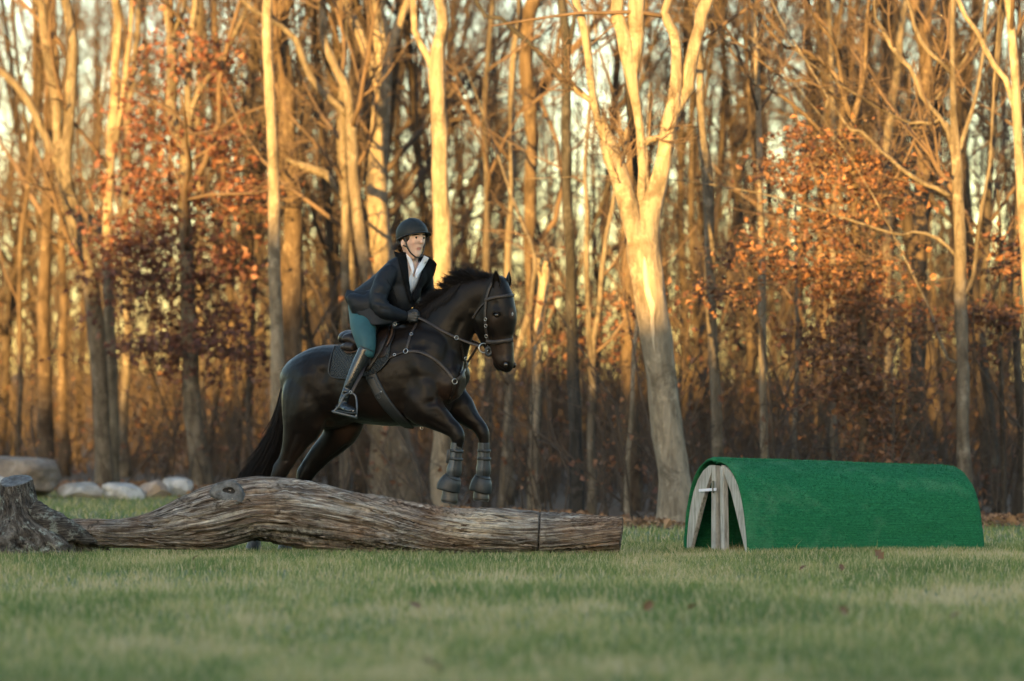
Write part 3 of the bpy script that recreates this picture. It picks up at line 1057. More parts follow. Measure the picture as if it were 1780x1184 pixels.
tree('bare_tree', 'short lit trunk low behind the green tunnel between the two thin trunks', 50,
     [([(1424, 860, 17), (1424, 790, 16), (1425, 684, 14), (1422, 540, 13), (1428, 380, 11), (1420, 200, 9)], G, 1)], 'bark_brown', 35)
tree('bare_tree', 'brown shaded trunk directly left of the big split tree', 44,
     [([(1097, 890, 33), (1098, 807, 32), (1095, 680, 31), (1093, 549, 30), (1092, 420, 28), (1096, 300, 24), (1100, 180, 20), (1102, 60, 17)], G, 1)], 'bark_brown', 36)
tree('sapling', 'thin grey sapling in front of the brown trunk left of the big split tree', 39,
     [([(1090, 886, 10), (1092, 800, 9), (1099, 720, 8), (1102, 609, 8), (1108, 560, 7), (1104, 480, 5)], G, 1)], 'bark_pale', 37, 4, 4, 4, 2)
tree('sapling', 'thin curved golden stem at the far left edge', 50,
     [([(30, 830, 11), (34, 720, 10), (36, 667, 10), (34, 560, 9), (36, 418, 9), (46, 342, 8), (56, 240, 8), (60, 114, 7), (62, 0, 6)], G, 1)], 'bark_brown', 38, 6, 5, 4, 4)
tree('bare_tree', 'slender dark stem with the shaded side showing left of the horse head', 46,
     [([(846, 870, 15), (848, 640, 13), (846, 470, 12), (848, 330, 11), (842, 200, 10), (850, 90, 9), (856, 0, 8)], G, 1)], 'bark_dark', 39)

red_clusters = [(300, 90, 70, 70, 330), (390, 120, 50, 60, 260), (255, 200, 70, 60, 330), (320, 250, 120, 60, 520), (405, 250, 45, 50, 240),
                (245, 320, 75, 50, 380), (345, 350, 110, 45, 520), (300, 400, 130, 50, 760), (225, 440, 60, 40, 380), (310, 480, 120, 45, 760),
                (400, 455, 60, 30, 260), (370, 555, 80, 40, 460), (285, 600, 110, 28, 600), (410, 605, 60, 30, 260), (240, 520, 60, 50, 260), (350, 650, 70, 20, 160),
                (170, 470, 40, 60, 160), (440, 330, 35, 35, 130)]
leaf_clusters(red_oak[0], red_clusters, 46, 'leaf_red', 51, 0.085, 1.5, 0.85)
rust_clusters = [(1430, 250, 70, 45, 260), (1500, 310, 70, 45, 420), (1390, 310, 60, 40, 260), (1440, 390, 90, 45, 460), (1540, 330, 40, 40, 180),
                 (1480, 480, 110, 50, 620), (1400, 470, 60, 40, 260), (1520, 560, 90, 45, 560), (1430, 590, 70, 40, 360), (1490, 640, 90, 45, 560),
                 (1540, 700, 70, 50, 460), (1535, 770, 45, 35, 330), (1350, 280, 40, 30, 110), (1300, 440, 70, 35, 260), (1250, 500, 60, 35, 200), (1450, 680, 70, 25, 190)]
leaf_clusters(rust[0], rust_clusters, 38.5, 'leaf_rust', 52, 0.068, 1.1, 0.95)
r5 = tree('beech_sapling', 'small rust-leaved beech sapling between the grey tree and the right edge', 39,
          [([(1745, 880, 10), (1742, 700, 9), (1738, 560, 8), (1740, 430, 6), (1735, 330, 4)], G, 0)], 'bark_dark', 41, 6, 5, 4)
leaf_clusters(r5[0], [(1700, 560, 70, 25, 300), (1755, 545, 50, 28, 260), (1720, 450, 50, 40, 200), (1770, 440, 30, 50, 130), (1690, 600, 40, 20, 90)], 39, 'leaf_rust', 53, 0.08, 0.8)
r6 = tree('beech_sapling', 'small leafy sapling right of the horse head with orange leaves', 44,
          [([(1010, 880, 9), (1008, 700, 8), (1000, 560, 7), (990, 470, 5), (985, 380, 3)], G, 0)], 'bark_grey', 42, 6, 5, 4)
leaf_clusters(r6[0], [(960, 530, 35, 35, 130), (1010, 560, 30, 45, 130), (975, 640, 35, 40, 90), (1070, 520, 40, 35, 130), (1080, 600, 30, 30, 80), (960, 440, 30, 20, 60), (1040, 600, 30, 40, 90)], 44, 'leaf_rust', 54, 0.075, 0.8)

# --- trees deeper in the wood: a few kinds, copied
protos = []
for k in range(8):
    r = np.random.default_rng(200 + k)
    h = 11 + 4 * r.random()
    base_r = (0.036, 0.05, 0.065, 0.04, 0.085, 0.026, 0.055, 0.024)[k]
    rows = [[0, 0, -0.3, base_r * 1.3], [0, 0, 0.25, base_r]]
    p = np.array([0, 0, 0.25])
    d = nrm(np.array([0.06 * r.normal(), 0.06 * r.normal(), 1]))
    for s in range(6):
        d = nrm(d + 0.07 * r.normal(0, 1, 3) + np.array([0, 0, 0.15]))
        p = p + d * h / 6
        rows.append([*p, base_r * (0.92, 0.82, 0.66, 0.48, 0.28, 0.08)[s]])
    q = resample(rows, NP)
    st = [(q[:, :3], q[:, 3])]
    if k % 2 == 0:
        i = int(NP * (0.3 + 0.15 * r.random()))
        s0 = q[i, :3]
        a = r.random() * 6.28
        d = nrm(np.array([0.4 * np.cos(a), 0.4 * np.sin(a), 1]))
        rr = [[*s0, q[i, 3] * 0.75]]
        p = s0.copy()
        for s in range(4):
            d = nrm(d + 0.1 * r.normal(0, 1, 3) + np.array([0, 0, 0.15]))
            p = p + d * h * 0.16
            rr.append([*p, q[i, 3] * (0.65, 0.5, 0.3, 0.1)[s]])
        q2 = resample(rr, NP)
        st.append((q2[:, :3], q2[:, 3]))
    root = thing('forest_tree', (0, 0, 0), 'slim bare tree deep in the wood behind the front row of trunks', 'tree', 'bare trees deep in the wood')
    trk = part('trunk', trunk_mesh(st, 300 + k), M[('bark_brown', 'bark_deep', 'bark_deep', 'bark_deep', 'bark_deep', 'bark_dark', 'bark_deep', 'bark_brown')[k]], root)
    shapes, tips = crown_from(st, r, 20 if len(st) == 1 else 12, 8, 7, 1.1, 0.14)
    crn = part('crown', join(shapes), M['twig_dark'], root)
    protos.append((root, [trk, crn]))


def copy_thing(root, kids):
    c = root.copy()
    COL.objects.link(c)
    out = []
    for k in kids:
        q = k.copy()
        COL.objects.link(q)
        q.parent = c
        out.append(q)
    return c, out


r = np.random.default_rng(77)
spots = []
tries = 0
NDEEP = 225
NDEEP += 60
while len(spots) < NDEEP and tries < 20000:
    tries += 1
    Y = 46 + 84 * r.random() ** 1.1
    X = (r.random() * 2 - 1) * (Y * 0.1334 + 1.2)
    if len(spots) >= NDEEP - 60:      # the wood goes on beyond both edges of the frame
        X = (1 if r.random() < 0.5 else -1) * (Y * 0.1334 + 0.6 + 5.5 * r.random())
    if Y < wood_edge(X) + 5:
        continue
    if X < -0.035 * Y and Y < 85 and r.random() < 0.35:
        continue
    if any((X - a) ** 2 + (Y - b) ** 2 < 0.9 ** 2 for a, b in spots):
        continue
    spots.append((X, Y))
for i, (X, Y) in enumerate(spots):
    pr = protos[i % 8]
    o = pr[0] if i < 8 else copy_thing(*pr)[0]
    o.location = (X, Y, float(ground_z(X, Y)))
    o.rotation_euler = (0.05 * r.normal(), 0.05 * r.normal(), r.random() * 6.28)
    s = 0.75 + 0.55 * r.random()
    o.scale = (s, s, s)

# --- undergrowth: thin stems, twigs and a few dead leaves on the forest floor
def brush(n, ylo, yhi, hlo, hhi, seed):
    r = np.random.default_rng(seed)
    Y = ylo + (yhi - ylo) * r.random(n) ** 1.3
    X = (r.random(n) * 2 - 1) * (Y * 0.1334 + 3.5)
    ok = Y > wood_edge(X) + 0.9
    X, Y = X[ok], Y[ok]
    n = len(X)
    p = np.stack([X, Y, ground_z(X, Y) - 0.05], 1)
    d = nrm(r.normal(0, 0.3, (n, 3)) * np.array([1, 1, 0]) + np.array([0, 0, 1]))
    H = hlo + (hhi - hlo) * r.random(n) ** 1.6
    out = [p]
    for s in range(4):
        d = nrm(d + 0.17 * r.normal(0, 1, (n, 3)))
        p = p + d * (H / 4)[:, None]
        out.append(p)
    Pa = np.stack(out, 1)
    Ra = (0.004 + 0.004 * H)[:, None] * np.linspace(1, 0.3, 5)[None]
    a = sprout(Pa, Ra, 5, 0.15, 0.95, 0.5, 0.7, r, 5, 0.12, 0.9, 0.2, 1.8, 0.25)
    return (Pa, Ra), a


(b0, b0r), (b1, b1r) = brush(1350, 38, 66, 0.5, 3.2, 91)
(c0, c0r), (c1, c1r) = brush(2150, 58, 112, 1.0, 6.0, 92)
b2, b2r = sprout(b1, b1r, 2, 0.2, 1.0, 0.5, 0.7, np.random.default_rng(93), 4, 0.05, 0.9, 0.15, 0.7, 0.25)
V, fs = join([tubes(b0, b0r, 4, False), tubes(b1, b1r, 3, False), tubes(b2, np.maximum(b2r, 0.002), 3, False), tubes(c0, c0r, 3, False), tubes(c1, np.maximum(c1r, 0.003), 3, False)])
link('undergrowth', mesh_np('undergrowth', V, fs, [M['twig_dark']]), kind='stuff')
r = np.random.default_rng(94)
tip = b1[r.integers(0, len(b1), 5200), r.integers(1, 5, 5200)] + r.normal(0, 0.03, (5200, 3))
tip2 = c1[r.integers(0, len(c1), 7000), r.integers(1, 5, 7000)] + r.normal(0, 0.04, (7000, 3))
V, fs, c = leaf_quads(np.vstack([tip, tip2]), 0.075, r)
link('dead_leaves', mesh_np('dead_leaves', V, fs, [M['leaf_rust']], False, col=c * 0.8), kind='stuff')

# --- unseen wood added behind the camera, crown heights shaped to throw the evening shade
r = np.random.default_rng(120)
sd = np.array([SUN_DIR[0], SUN_DIR[1]])
sd = sd / np.linalg.norm(sd)
lat = np.array([-sd[1], sd[0]])
RT = 46.0
anchor = np.array([0.0, FOCUS]) + sd * RT
Cs = []
SHADE_TUNE = [(-2.66, 43.5, 2.0, 0.7), (-4.9, 47.5, 1.2, 0.8), (-3.9, 46.0, 1.5, 0.9), (0.62, 40.0, 3.6, 0.4), (3.6, 40.0, 0.7, 0.7), (1.35, 36.0, -1.65, 0.5)]
u_rider = (np.array([-0.75, 27.6]) - anchor) @ lat
for i in range(64):
    u = -30 + 60 * i / 63 + r.normal(0, 0.25)
    H = 2.80 + RT * math.tan(SUN_EL) + 0.22 * r.normal()
    H += (0.75 * vnoise(np.array([[u * 0.75, 3.3, 0.5]]), 41)[0] - 0.15) * (1 - math.exp(-((u - u_rider) / 1.1) ** 4))
    for (tx, ty, ex, wd) in SHADE_TUNE:
        uu = (np.array([tx, ty]) - anchor) @ lat
        H += ex * math.exp(-((u - uu) / wd) ** 2)
    for j in range(3):
        p = anchor + lat * u + sd * (j * 2.2 + r.normal(0, 0.4))
        m = 330
        zz = H * (r.random(m) ** 0.75)
        wid = 1.35 * np.clip((H - zz) / (0.25 * H) + 0.35, 0, 1)
        a = r.random(m) * 6.283
        rr = np.sqrt(r.random(m)) * wid
        Cs.append(np.stack([p[0] + rr * np.cos(a), p[1] + rr * np.sin(a), zz], 1))
C = np.vstack(Cs)
V, fs, c = leaf_quads(C, 0.95, r)
link('shade_treeline', mesh_np('shade_treeline', V, fs, [M['evergreen']], False, col=c), kind='stuff')

# ------------------------------------------------------------------ rocks at the wood edge
def rock_mat(name, c1, c2, c3):
    t = NT(name)
    v = t.coord('Object')
    f = t.noise(v, 5, 6, 0.6, 0.4)
    g = t.noise(v, 24, 5, 0.7)
    t.base(t.mix(t.ramp(g, [(0.5, (0, 0, 0)), (0.7, (0.6, 0.6, 0.6))]), t.ramp(f, [(0.3, c1), (0.52, c2), (0.72, c3)]), c1))
    t.bump(t.math('ADD', f, t.math('MULTIPLY', g, 0.4)), 0.8, 0.04)
    t.set(Roughness=0.9)
    return t.m


M['rock_grey'] = rock_mat('rock_grey', (0.13, 0.12, 0.11), (0.26, 0.25, 0.23), (0.42, 0.41, 0.38))
M['rock_pale'] = rock_mat('rock_pale', (0.12, 0.12, 0.12), (0.33, 0.33, 0.325), (0.46, 0.46, 0.45))
M['rock_brown'] = rock_mat('rock_brown', (0.075, 0.06, 0.05), (0.15, 0.125, 0.105), (0.24, 0.21, 0.185))
M['rock_tan'] = rock_mat('rock_tan', (0.16, 0.12, 0.09), (0.30, 0.23, 0.18), (0.42, 0.34, 0.27))


def rock(outline, Y, depth, mat, label, seed):
    """outline = (x0, x1, ytop, ybottom, skew) in pixels at depth Y."""
    x0, x1, y0, y1, skew = outline
    c = P((x0 + x1) / 2, (y0 + y1) / 2, Y)
    s = Y / F_PX
    hx, hz = (x1 - x0) / 2 * s, (y1 - y0) / 2 * s
    V, fs = ball((0, 0, 0), 1, 40)
    d = nrm(V)
    sq = (np.abs(d) ** 2.8).sum(1) ** (-1 / 2.8)
    V = d * sq[:, None]
    V *= (1 + 0.16 * fbm(d * 1.5 + seed * 3.3, seed, 3) + 0.07 * fbm(d * 6 + seed, seed + 5, 4))[:, None]
    # flat broken facets
    rr = np.random.default_rng(seed)
    for _ in range(12):
        nn = nrm(rr.normal(0, 1, 3))
        cut = 0.72 + 0.2 * rr.random()
        k = V @ nn
        V -= np.clip(k - cut, 0, None)[:, None] * nn * 0.85
    V = V * np.array([hx, depth, hz])
    V[:, 0] += V[:, 2] * skew
    V = V + c
    gz = float(ground_z(c[0], c[1]))
    V[:, 2] -= max(0.0, V[:, 2].min() - (gz - 0.06))
    o = link('rock', mesh_np('rock', V - np.array([c[0], c[1], gz]), fs, [M[mat]]))
    o.location = (c[0], c[1], gz)
    tag(o, label, 'rock', 'rocks along the edge of the wood')


rock((-60, 105, 784, 868, 0.0), 43.8, 0.55, 'rock_brown', 'largest brown-grey boulder with a rounded top at the far left', 1)
rock((100, 181, 830, 866, 0.0), 43.6, 0.25, 'rock_grey', 'low long grey rock right of the largest boulder', 2)
rock((181, 250, 825, 866, -0.35), 43.3, 0.25, 'rock_pale', 'pale pointed rock sloping down to the right, third from the left', 3)
rock((238, 292, 828, 868, 0.1), 43.6, 0.22, 'rock_tan', 'tan rounded rock between the two pale rocks', 4)
rock((276, 338, 816, 858, 0.05), 44.2, 0.25, 'rock_pale', 'whitest squarish rock beside the foot of the red-leaved oak', 5)
rock((-30, 14, 822, 880, 0.0), 42.6, 0.2, 'rock_pale', 'pale rock at the frame edge half hidden behind the log stump', 6)

# ------------------------------------------------------------------ horse
YAW = R(22.0)
HD = np.array([math.cos(YAW), -math.sin(YAW), 0.0])      # the way the horse is going
LT = np.array([math.sin(YAW), math.cos(YAW), 0.0])       # towards its far (left) side
S0 = 27.8 / F_PX


def Ym(px):
    return 27.8 - math.tan(YAW) * (px - 650) * S0


def HP(px, py, side=0.0):
    """Point on a plane parallel to the horse's midplane, 'side' metres to the far side, seen at the pixel."""
    Y = Ym(px) + side / math.cos(YAW)
    return P(px, py, Y)


t = NT('horse_coat')
v = t.coord('Object')
fine = t.noise(t.coord('Object', (1, 1, 0.35)), 160, 3, 0.7)
big_n = t.noise(v, 4, 4)
a = t.attr().outputs['Fac']
dark = t.ramp(big_n, [(0.3, (0.0024, 0.0018, 0.0016)), (0.7, (0.0066, 0.0042, 0.0032))])
brown = t.ramp(big_n, [(0.3, (0.020, 0.0105, 0.007)), (0.7, (0.036, 0.019, 0.012))])
white = t.ramp(t.noise(v, 60, 3), [(0.42, (0.02, 0.015, 0.012)), (0.6, (0.42, 0.40, 0.38))])
c = t.mix(t.ramp(a, [(0.0, (0, 0, 0)), (0.6, (1, 1, 1))]), dark, brown)
c = t.mix(t.ramp(a, [(0.75, (0, 0, 0)), (0.95, (1, 1, 1))]), c, white)
t.base(c)
t.bump(t.math('ADD', fine, t.math('MULTIPLY', t.noise(v, 30, 3), 0.5)), 0.22, 0.004)
t.set(Roughness=t.ramp(big_n, [(0.3, (0.35, 0.35, 0.35)), (0.7, (0.50, 0.50, 0.50))]))
t.b.inputs['Sheen Weight'].default_value = 0.03
t.b.inputs['Specular IOR Level'].default_value = 0.13
t.b.inputs['Sheen Roughness'].default_value = 0.4
M['coat'] = t.m
M['hair'] = simple('horse_hair', (0.003, 0.0026, 0.0026), (0.009, 0.006, 0.005), 60, 0.62, 0.2, 0.003, (1, 1, 0.2))
M['hair'].node_tree.nodes['Principled BSDF'].inputs['Specular IOR Level'].default_value = 0.15
M['eye_dark'] = simple('eye_dark', (0.004, 0.003, 0.003), (0.012, 0.007, 0.005), 30, 0.06, 0)
M['hoof'] = simple('hoof', (0.009, 0.008, 0.007), (0.045, 0.037, 0.029), 30, 0.45, 0.3, 0.003, (0.4, 0.4, 2.5))
M['leather'] = simple('dark_leather', (0.006, 0.0042, 0.0034), (0.017, 0.0105, 0.008), 70, 0.38, 0.2, 0.0015)
M['leather_brown'] = simple('brown_leather', (0.03, 0.016, 0.009), (0.07, 0.038, 0.021), 60, 0.4, 0.2, 0.0015)
M['leather_grey'] = simple('worn_leather', (0.014, 0.011, 0.0105), (0.034, 0.027, 0.024), 60, 0.4, 0.2, 0.0015)
for k_ in ('leather', 'leather_grey', 'leather_brown'):
    M[k_].node_tree.nodes['Principled BSDF'].inputs['Specular IOR Level'].default_value = 0.25
M['steel'] = simple('steel', (0.25, 0.25, 0.25), (0.42, 0.42, 0.42), 40, 0.3, 0, Metallic=1.0)
M['steel_dark'] = simple('grey_metal', (0.05, 0.05, 0.052), (0.10, 0.10, 0.10), 40, 0.35, 0.05, Metallic=0.7)
M['rubber'] = simple('black_rubber', (0.006, 0.007, 0.0085), (0.017, 0.0195, 0.022), 50, 0.55, 0.2, 0.002)
M['neoprene'] = simple('grey_neoprene', (0.0045, 0.0052, 0.0062), (0.011, 0.0125, 0.0145), 60, 0.6, 0.2, 0.002)
M['neoprene_pale'] = simple('grey_shell', (0.022, 0.026, 0.031), (0.05, 0.057, 0.064), 60, 0.45, 0.1, 0.002)


def ring_list(rows, side=0.0):
    """rows (px, top, bottom, halfwidth): vertical sections of the trunk."""
    C, A, B = [], [], []
    for px, t0, b0, hw in rows:
        p0, p1 = HP(px, t0, side), HP(px, b0, side)
        C.append((p0 + p1) / 2)
        A.append((p0[2] - p1[2]) / 2)
        B.append(hw)
    return C, A, B


def limb(rows, sq=2.0, n=26, lat=LT, egg=None):
    """rows (px, py, half px, halfwidth m, side)."""
    C = [HP(r[0], r[1], r[4]) for r in rows]
    A = [r[2] * S0 for r in rows]
    B = [r[3] for r in rows]
    return loft(C, A, B, lat, n, 20, sq, egg)


body = []
C, A, B = ring_list([(507, 668, 722, 0.08), (515, 640, 738, 0.17), (532, 617, 745, 0.235), (552, 605, 748, 0.27), (578, 598, 744, 0.28), (610, 598, 734, 0.275),
                     (640, 595, 738, 0.295), (672, 584, 742, 0.30), (704, 568, 743, 0.285), (735, 560, 741, 0.255), (760, 565, 735, 0.235), (780, 585, 722, 0.20), (795, 610, 700, 0.15), (802, 635, 680, 0.08)])
body.append(loft(C, A, B, LT, 40, 28, 2.25))
# neck
body.append(limb([(722, 640, 78, 0.20, 0), (748, 610, 70, 0.165, 0), (772, 574, 57, 0.125, 0), (793, 546, 46, 0.10, 0), (814, 524, 38, 0.085, 0), (834, 511, 31, 0.078, 0), (856, 505, 22, 0.066, 0)], 2.0, 26))
# wither ridge
body.append(limb([(640, 610, 12, 0.07, 0), (685, 588, 16, 0.07, 0), (722, 566, 22, 0.055, 0), (748, 545, 24, 0.045, 0)], 2.0, 14))
# breast
body.append(limb([(765, 660, 45, 0.14, -0.07), (790, 668, 33, 0.12, -0.07), (803, 672, 18, 0.07, -0.07)], 2.0, 14))
body.append(limb([(775, 655, 45, 0.14, 0.08), (797, 662, 33, 0.11, 0.08), (808, 668, 17, 0.06, 0.08)], 2.0, 14))
# shoulders and forelegs
NEAR, FAR = -0.15, 0.15
near_fore = [(716, 640, 40, 0.07, -0.16), (722, 675, 42, 0.085, -0.18), (736, 706, 36, 0.088, -0.18), (756, 723, 26, 0.074, -0.17), (776, 738, 18, 0.057, -0.165), (790, 749, 15, 0.05, -0.165),
             (796, 760, 13.0, 0.048, -0.165), (795, 775, 9.5, 0.038, -0.165), (793, 795, 8.2, 0.034, -0.165), (791.5, 810, 9.5, 0.040, -0.165), (790, 820, 11.0, 0.044, -0.165), (786.5, 831, 9.5, 0.039, -0.165), (783, 842, 11.5, 0.05, -0.165)]
body.append(limb(near_fore, 2.0, 44))
far_fore = [(770, 655, 36, 0.07, 0.10), (782, 690, 33, 0.08, 0.12), (803, 712, 26, 0.08, 0.12), (820, 730, 17, 0.06, 0.12), (832, 741, 13.5, 0.05, 0.12),
            (839, 753, 12.0, 0.047, 0.12), (841.5, 768, 9.0, 0.037, 0.12), (841.5, 790, 7.8, 0.033, 0.12), (841.5, 808, 9.2, 0.039, 0.12), (841.5, 819, 10.5, 0.043, 0.12), (838.5, 831, 9.2, 0.038, 0.12), (836, 842, 11, 0.048, 0.12)]
body.append(limb(far_fore, 2.0, 44))
# hindquarters
near_hind = [(548, 640, 46, 0.10, -0.13), (538, 690, 52, 0.135, -0.15), (527, 732, 40, 0.125, -0.16), (518, 757, 29, 0.092, -0.165), (507, 783, 19.5, 0.062, -0.17), (496, 805, 15.5, 0.046, -0.17), (487, 820, 15.0, 0.046, -0.17),
             (477, 842, 11.0, 0.040, -0.17), (466, 872, 8.6, 0.034, -0.17), (456, 902, 9.4, 0.038, -0.17), (451, 915, 11.0, 0.044, -0.17), (446, 926, 9.6, 0.040, -0.17), (442, 936, 12, 0.05, -0.17)]
body.append(limb(near_hind, 2.0, 46))
far_hind = [(588, 655, 50, 0.10, 0.12), (596, 705, 46, 0.12, 0.14), (595, 742, 36, 0.11, 0.14), (582, 765, 27, 0.088, 0.145), (562, 785, 22, 0.062, 0.15), (544, 806, 19, 0.048, 0.15), (532, 824, 16, 0.047, 0.15),
            (524, 848, 11.5, 0.040, 0.15), (514, 878, 8.6, 0.034, 0.15), (506, 904, 9.4, 0.038, 0.15), (503, 916, 11, 0.043, 0.15), (499, 927, 9.5, 0.039, 0.15), (496, 937, 12, 0.05, 0.15)]
body.append(limb(far_hind, 2.0, 46))
# point of hock
body.append(limb([(488, 800, 5, 0.02, -0.17), (481, 810, 7, 0.026, -0.17), (480, 822, 7, 0.026, -0.17), (480, 838, 5, 0.02, -0.17)], 2, 10))
body.append(limb([(531, 806, 5, 0.02, 0.15), (524, 816, 7, 0.026, 0.15), (521, 828, 7, 0.026, 0.15), (520, 842, 5, 0.02, 0.15)], 2, 10))
# head, turned towards the camera
PSI = R(34.0)
HH = np.array([math.cos(PSI), -math.sin(PSI), 0.0])
HL = np.array([math.sin(PSI), math.cos(PSI), 0.0])
HU = nrm(np.array([0, 0, 1.0]) - 0.02 * HH)
POLL = HP(874, 489)


def head_pt(fwd, side, up):
    return POLL + HH * fwd + HL * side + HU * up


hr = [(0.045, -0.10, -0.03, 0.04), (0.02, -0.15, 0.02, 0.068), (-0.06, -0.20, 0.055, 0.088), (-0.15, -0.225, 0.083, 0.100), (-0.24, -0.242, 0.098, 0.106), (-0.31, -0.238, 0.096, 0.098),
      (-0.40, -0.195, 0.085, 0.076), (-0.46, -0.145, 0.079, 0.064), (-0.53, -0.098, 0.077, 0.057), (-0.58, -0.068, 0.076, 0.058), (-0.62, -0.052, 0.066, 0.050), (-0.648, -0.03, 0.03, 0.028)]
Ch = [head_pt((b + f) / 2, 0, z) for z, b, f, w in hr]
body.append(loft(Ch, [(f - b) / 2 for z, b, f, w in hr], [w for z, b, f, w in hr], HL, 40, 26, 2.3, None))
# chin / lower lip
body.append(loft([head_pt(-0.075, 0, -0.54), head_pt(-0.058, 0, -0.60), head_pt(-0.035, 0, -0.642)], [0.022, 0.028, 0.016], [0.035, 0.036, 0.022], HL, 10, 14))
# orbital arches and cheek ridges
for s in (-1, 1):
    body.append(ball(head_pt(0.0, s * 0.086, -0.222), (0.042, 0.022, 0.026), 12, np.array([HH, HL, HU])))
    body.append(loft([head_pt(-0.03, s * 0.092, -0.29), head_pt(-0.015, s * 0.075, -0.37), head_pt(0.0, s * 0.056, -0.44)], [0.014, 0.013, 0.008], [0.014, 0.012, 0.008], HL, 10, 10))
    body.append(ball(head_pt(-0.135, s * 0.064, -0.265), (0.105, 0.036, 0.115), 14, np.array([HH, HL, HU])))
    body.append(ball(head_pt(0.036, s * 0.040, -0.585), (0.034, 0.02, 0.036), 12, np.array([HH, HL, HU])))

V, Q = fuse(body, 0.0105, 7, 0.5)
N = vnormals(V, Q)
if (N * (V - V.mean(0))).sum() < 0:
    N = -N
_bv = bvh_of(V, Q)


def HS(px, py, d=(0, 0, 0)):
    h = hit(_bv, px, py)
    return h[0] if h else HP(px, py, -0.2)


# muscle and bone relief
def seg(x0, y0, x1, y1, rad, amt):
    bump_at(V, N, HS(x0, y0), rad, amt * 1.25, HS(x1, y1))


seg(735, 600, 775, 655, 0.05, -0.010)       # groove before the shoulder blade
seg(705, 590, 745, 665, 0.06, 0.012)        # shoulder blade
seg(715, 690, 742, 722, 0.05, 0.012)        # triceps
seg(750, 700, 705, 740, 0.025, -0.012)      # behind the elbow
seg(735, 660, 700, 700, 0.05, -0.008)
seg(560, 650, 572, 735, 0.04, -0.014)       # flank
seg(600, 690, 640, 722, 0.08, 0.006)
seg(528, 655, 520, 720, 0.06, 0.012)        # buttock muscle
seg(545, 640, 535, 700, 0.02, -0.004)
seg(553, 745, 545, 765, 0.035, 0.010)       # stifle
seg(513, 755, 497, 800, 0.02, -0.006)
seg(780, 640, 786, 690, 0.02, -0.010)       # line between the breasts
seg(776, 718, 752, 705, 0.03, 0.006)
seg(800, 560, 775, 625, 0.025, -0.008)      # jugular groove
seg(795, 530, 760, 585, 0.06, 0.007)
seg(545, 760, 522, 790, 0.03, 0.006)        # gaskin
seg(525, 770, 508, 800, 0.012, -0.004)
seg(615, 752, 560, 800, 0.03, 0.006)
seg(600, 775, 550, 815, 0.012, -0.005)
seg(760, 705, 785, 738, 0.018, 0.005)       # forearm
seg(745, 728, 775, 746, 0.014, -0.004)
seg(812, 705, 832, 735, 0.016, 0.005)
seg(725, 640, 740, 690, 0.04, 0.008)
seg(690, 610, 735, 600, 0.03, -0.006)
seg(570, 620, 545, 650, 0.06, 0.006)
seg(590, 640, 575, 700, 0.05, -0.006)
seg(768, 640, 792, 650, 0.03, 0.006)
seg(830, 560, 822, 545, 0.03, 0.005)
seg(855, 570, 862, 600, 0.012, 0.003)
for q_ in range(7):
    seg(622 + 13 * q_, 650, 612 + 13 * q_, 715, 0.012, -0.0016)
for s in (-1, 1):
    bump_at(V, N, head_pt(0.05, s * 0.054, -0.60), 0.020, -0.022)          # nostril
    bump_at(V, N, head_pt(0.004, s * 0.10, -0.245), 0.018, -0.010)        # eye socket
    bump_at(V, N, head_pt(-0.01, s * 0.085, -0.165), 0.022, -0.010)          # hollow above the eye
    bump_at(V, N, head_pt(-0.06, s * 0.07, -0.40), 0.045, -0.010)
bump_at(V, N, head_pt(-0.03, -0.05, -0.605), 0.008, -0.008, head_pt(0.02, -0.04, -0.638))   # mouth line
N = vnormals(V, Q)
V += N * (0.0035 * fbm(V * 9, 3, 3) + 0.0012 * fbm(V * 38, 6, 2))[:, None]
# coat colour: brown muzzle, flank and inner arm, white star
tint = np.zeros(len(V))


def paint(c, rad, val):
    global tint
    d = np.linalg.norm(V - np.asarray(c), axis=1)
    tint = np.maximum(tint, val * np.exp(-(d / rad) ** 2))


paint(head_pt(0.01, -0.05, -0.50), 0.085, 0.62)
paint(head_pt(0.0, 0.05, -0.50), 0.08, 0.62)
paint(HS(565, 735), 0.06, 0.55)
paint(HS(790, 690), 0.10, 0.45)
paint(HS(770, 680), 0.12, 0.30)
paint(HS(610, 750), 0.10, 0.35)
paint(head_pt(-0.02, -0.09, -0.27), 0.05, 0.30)
paint(HS(640, 715), 0.22, 0.16)
paint(HS(520, 800), 0.08, 0.2)
dm = np.linalg.norm(V - head_pt(0.04, -0.02, -0.625), axis=1)
tint *= np.where(dm < 0.075, 0.15 + 0.85 * smooth01((dm - 0.035) / 0.04), 1)
star = np.linalg.norm((V - head_pt(0.095, -0.025, -0.232)) * np.array([1, 1, 0.62]), axis=1)
tint = np.maximum(tint, np.clip(1.25 - star / 0.026, 0, 1))
BVH_H = bvh_of(V, Q)
croot = HP(640, 945)
horse = thing('horse', (croot[0], croot[1], 0), 'near black bay horse jumping the log with its head turned slightly to the viewer', 'horse')
link('body', mesh_np('horse_body', V, Q, [M['coat']], col=tint), horse)

# eyes, ears
for s in (-1, 1):
    part('eye', ball(head_pt(0.006, s * 0.0925, -0.245), (0.022, 0.014, 0.018), 14, np.array([HH, HL, HU])), M['eye_dark'], horse)
    # upper lid
    pts = [head_pt(0.006 + 0.027 * math.cos(a), s * (0.100 + 0.006 * math.sin(a)), -0.245 + 0.020 * math.sin(a)) for a in np.linspace(0.1, 3.04, 9)]
    part('eyelid', tube1(pts, 0.0045, 7), M['coat'], horse)


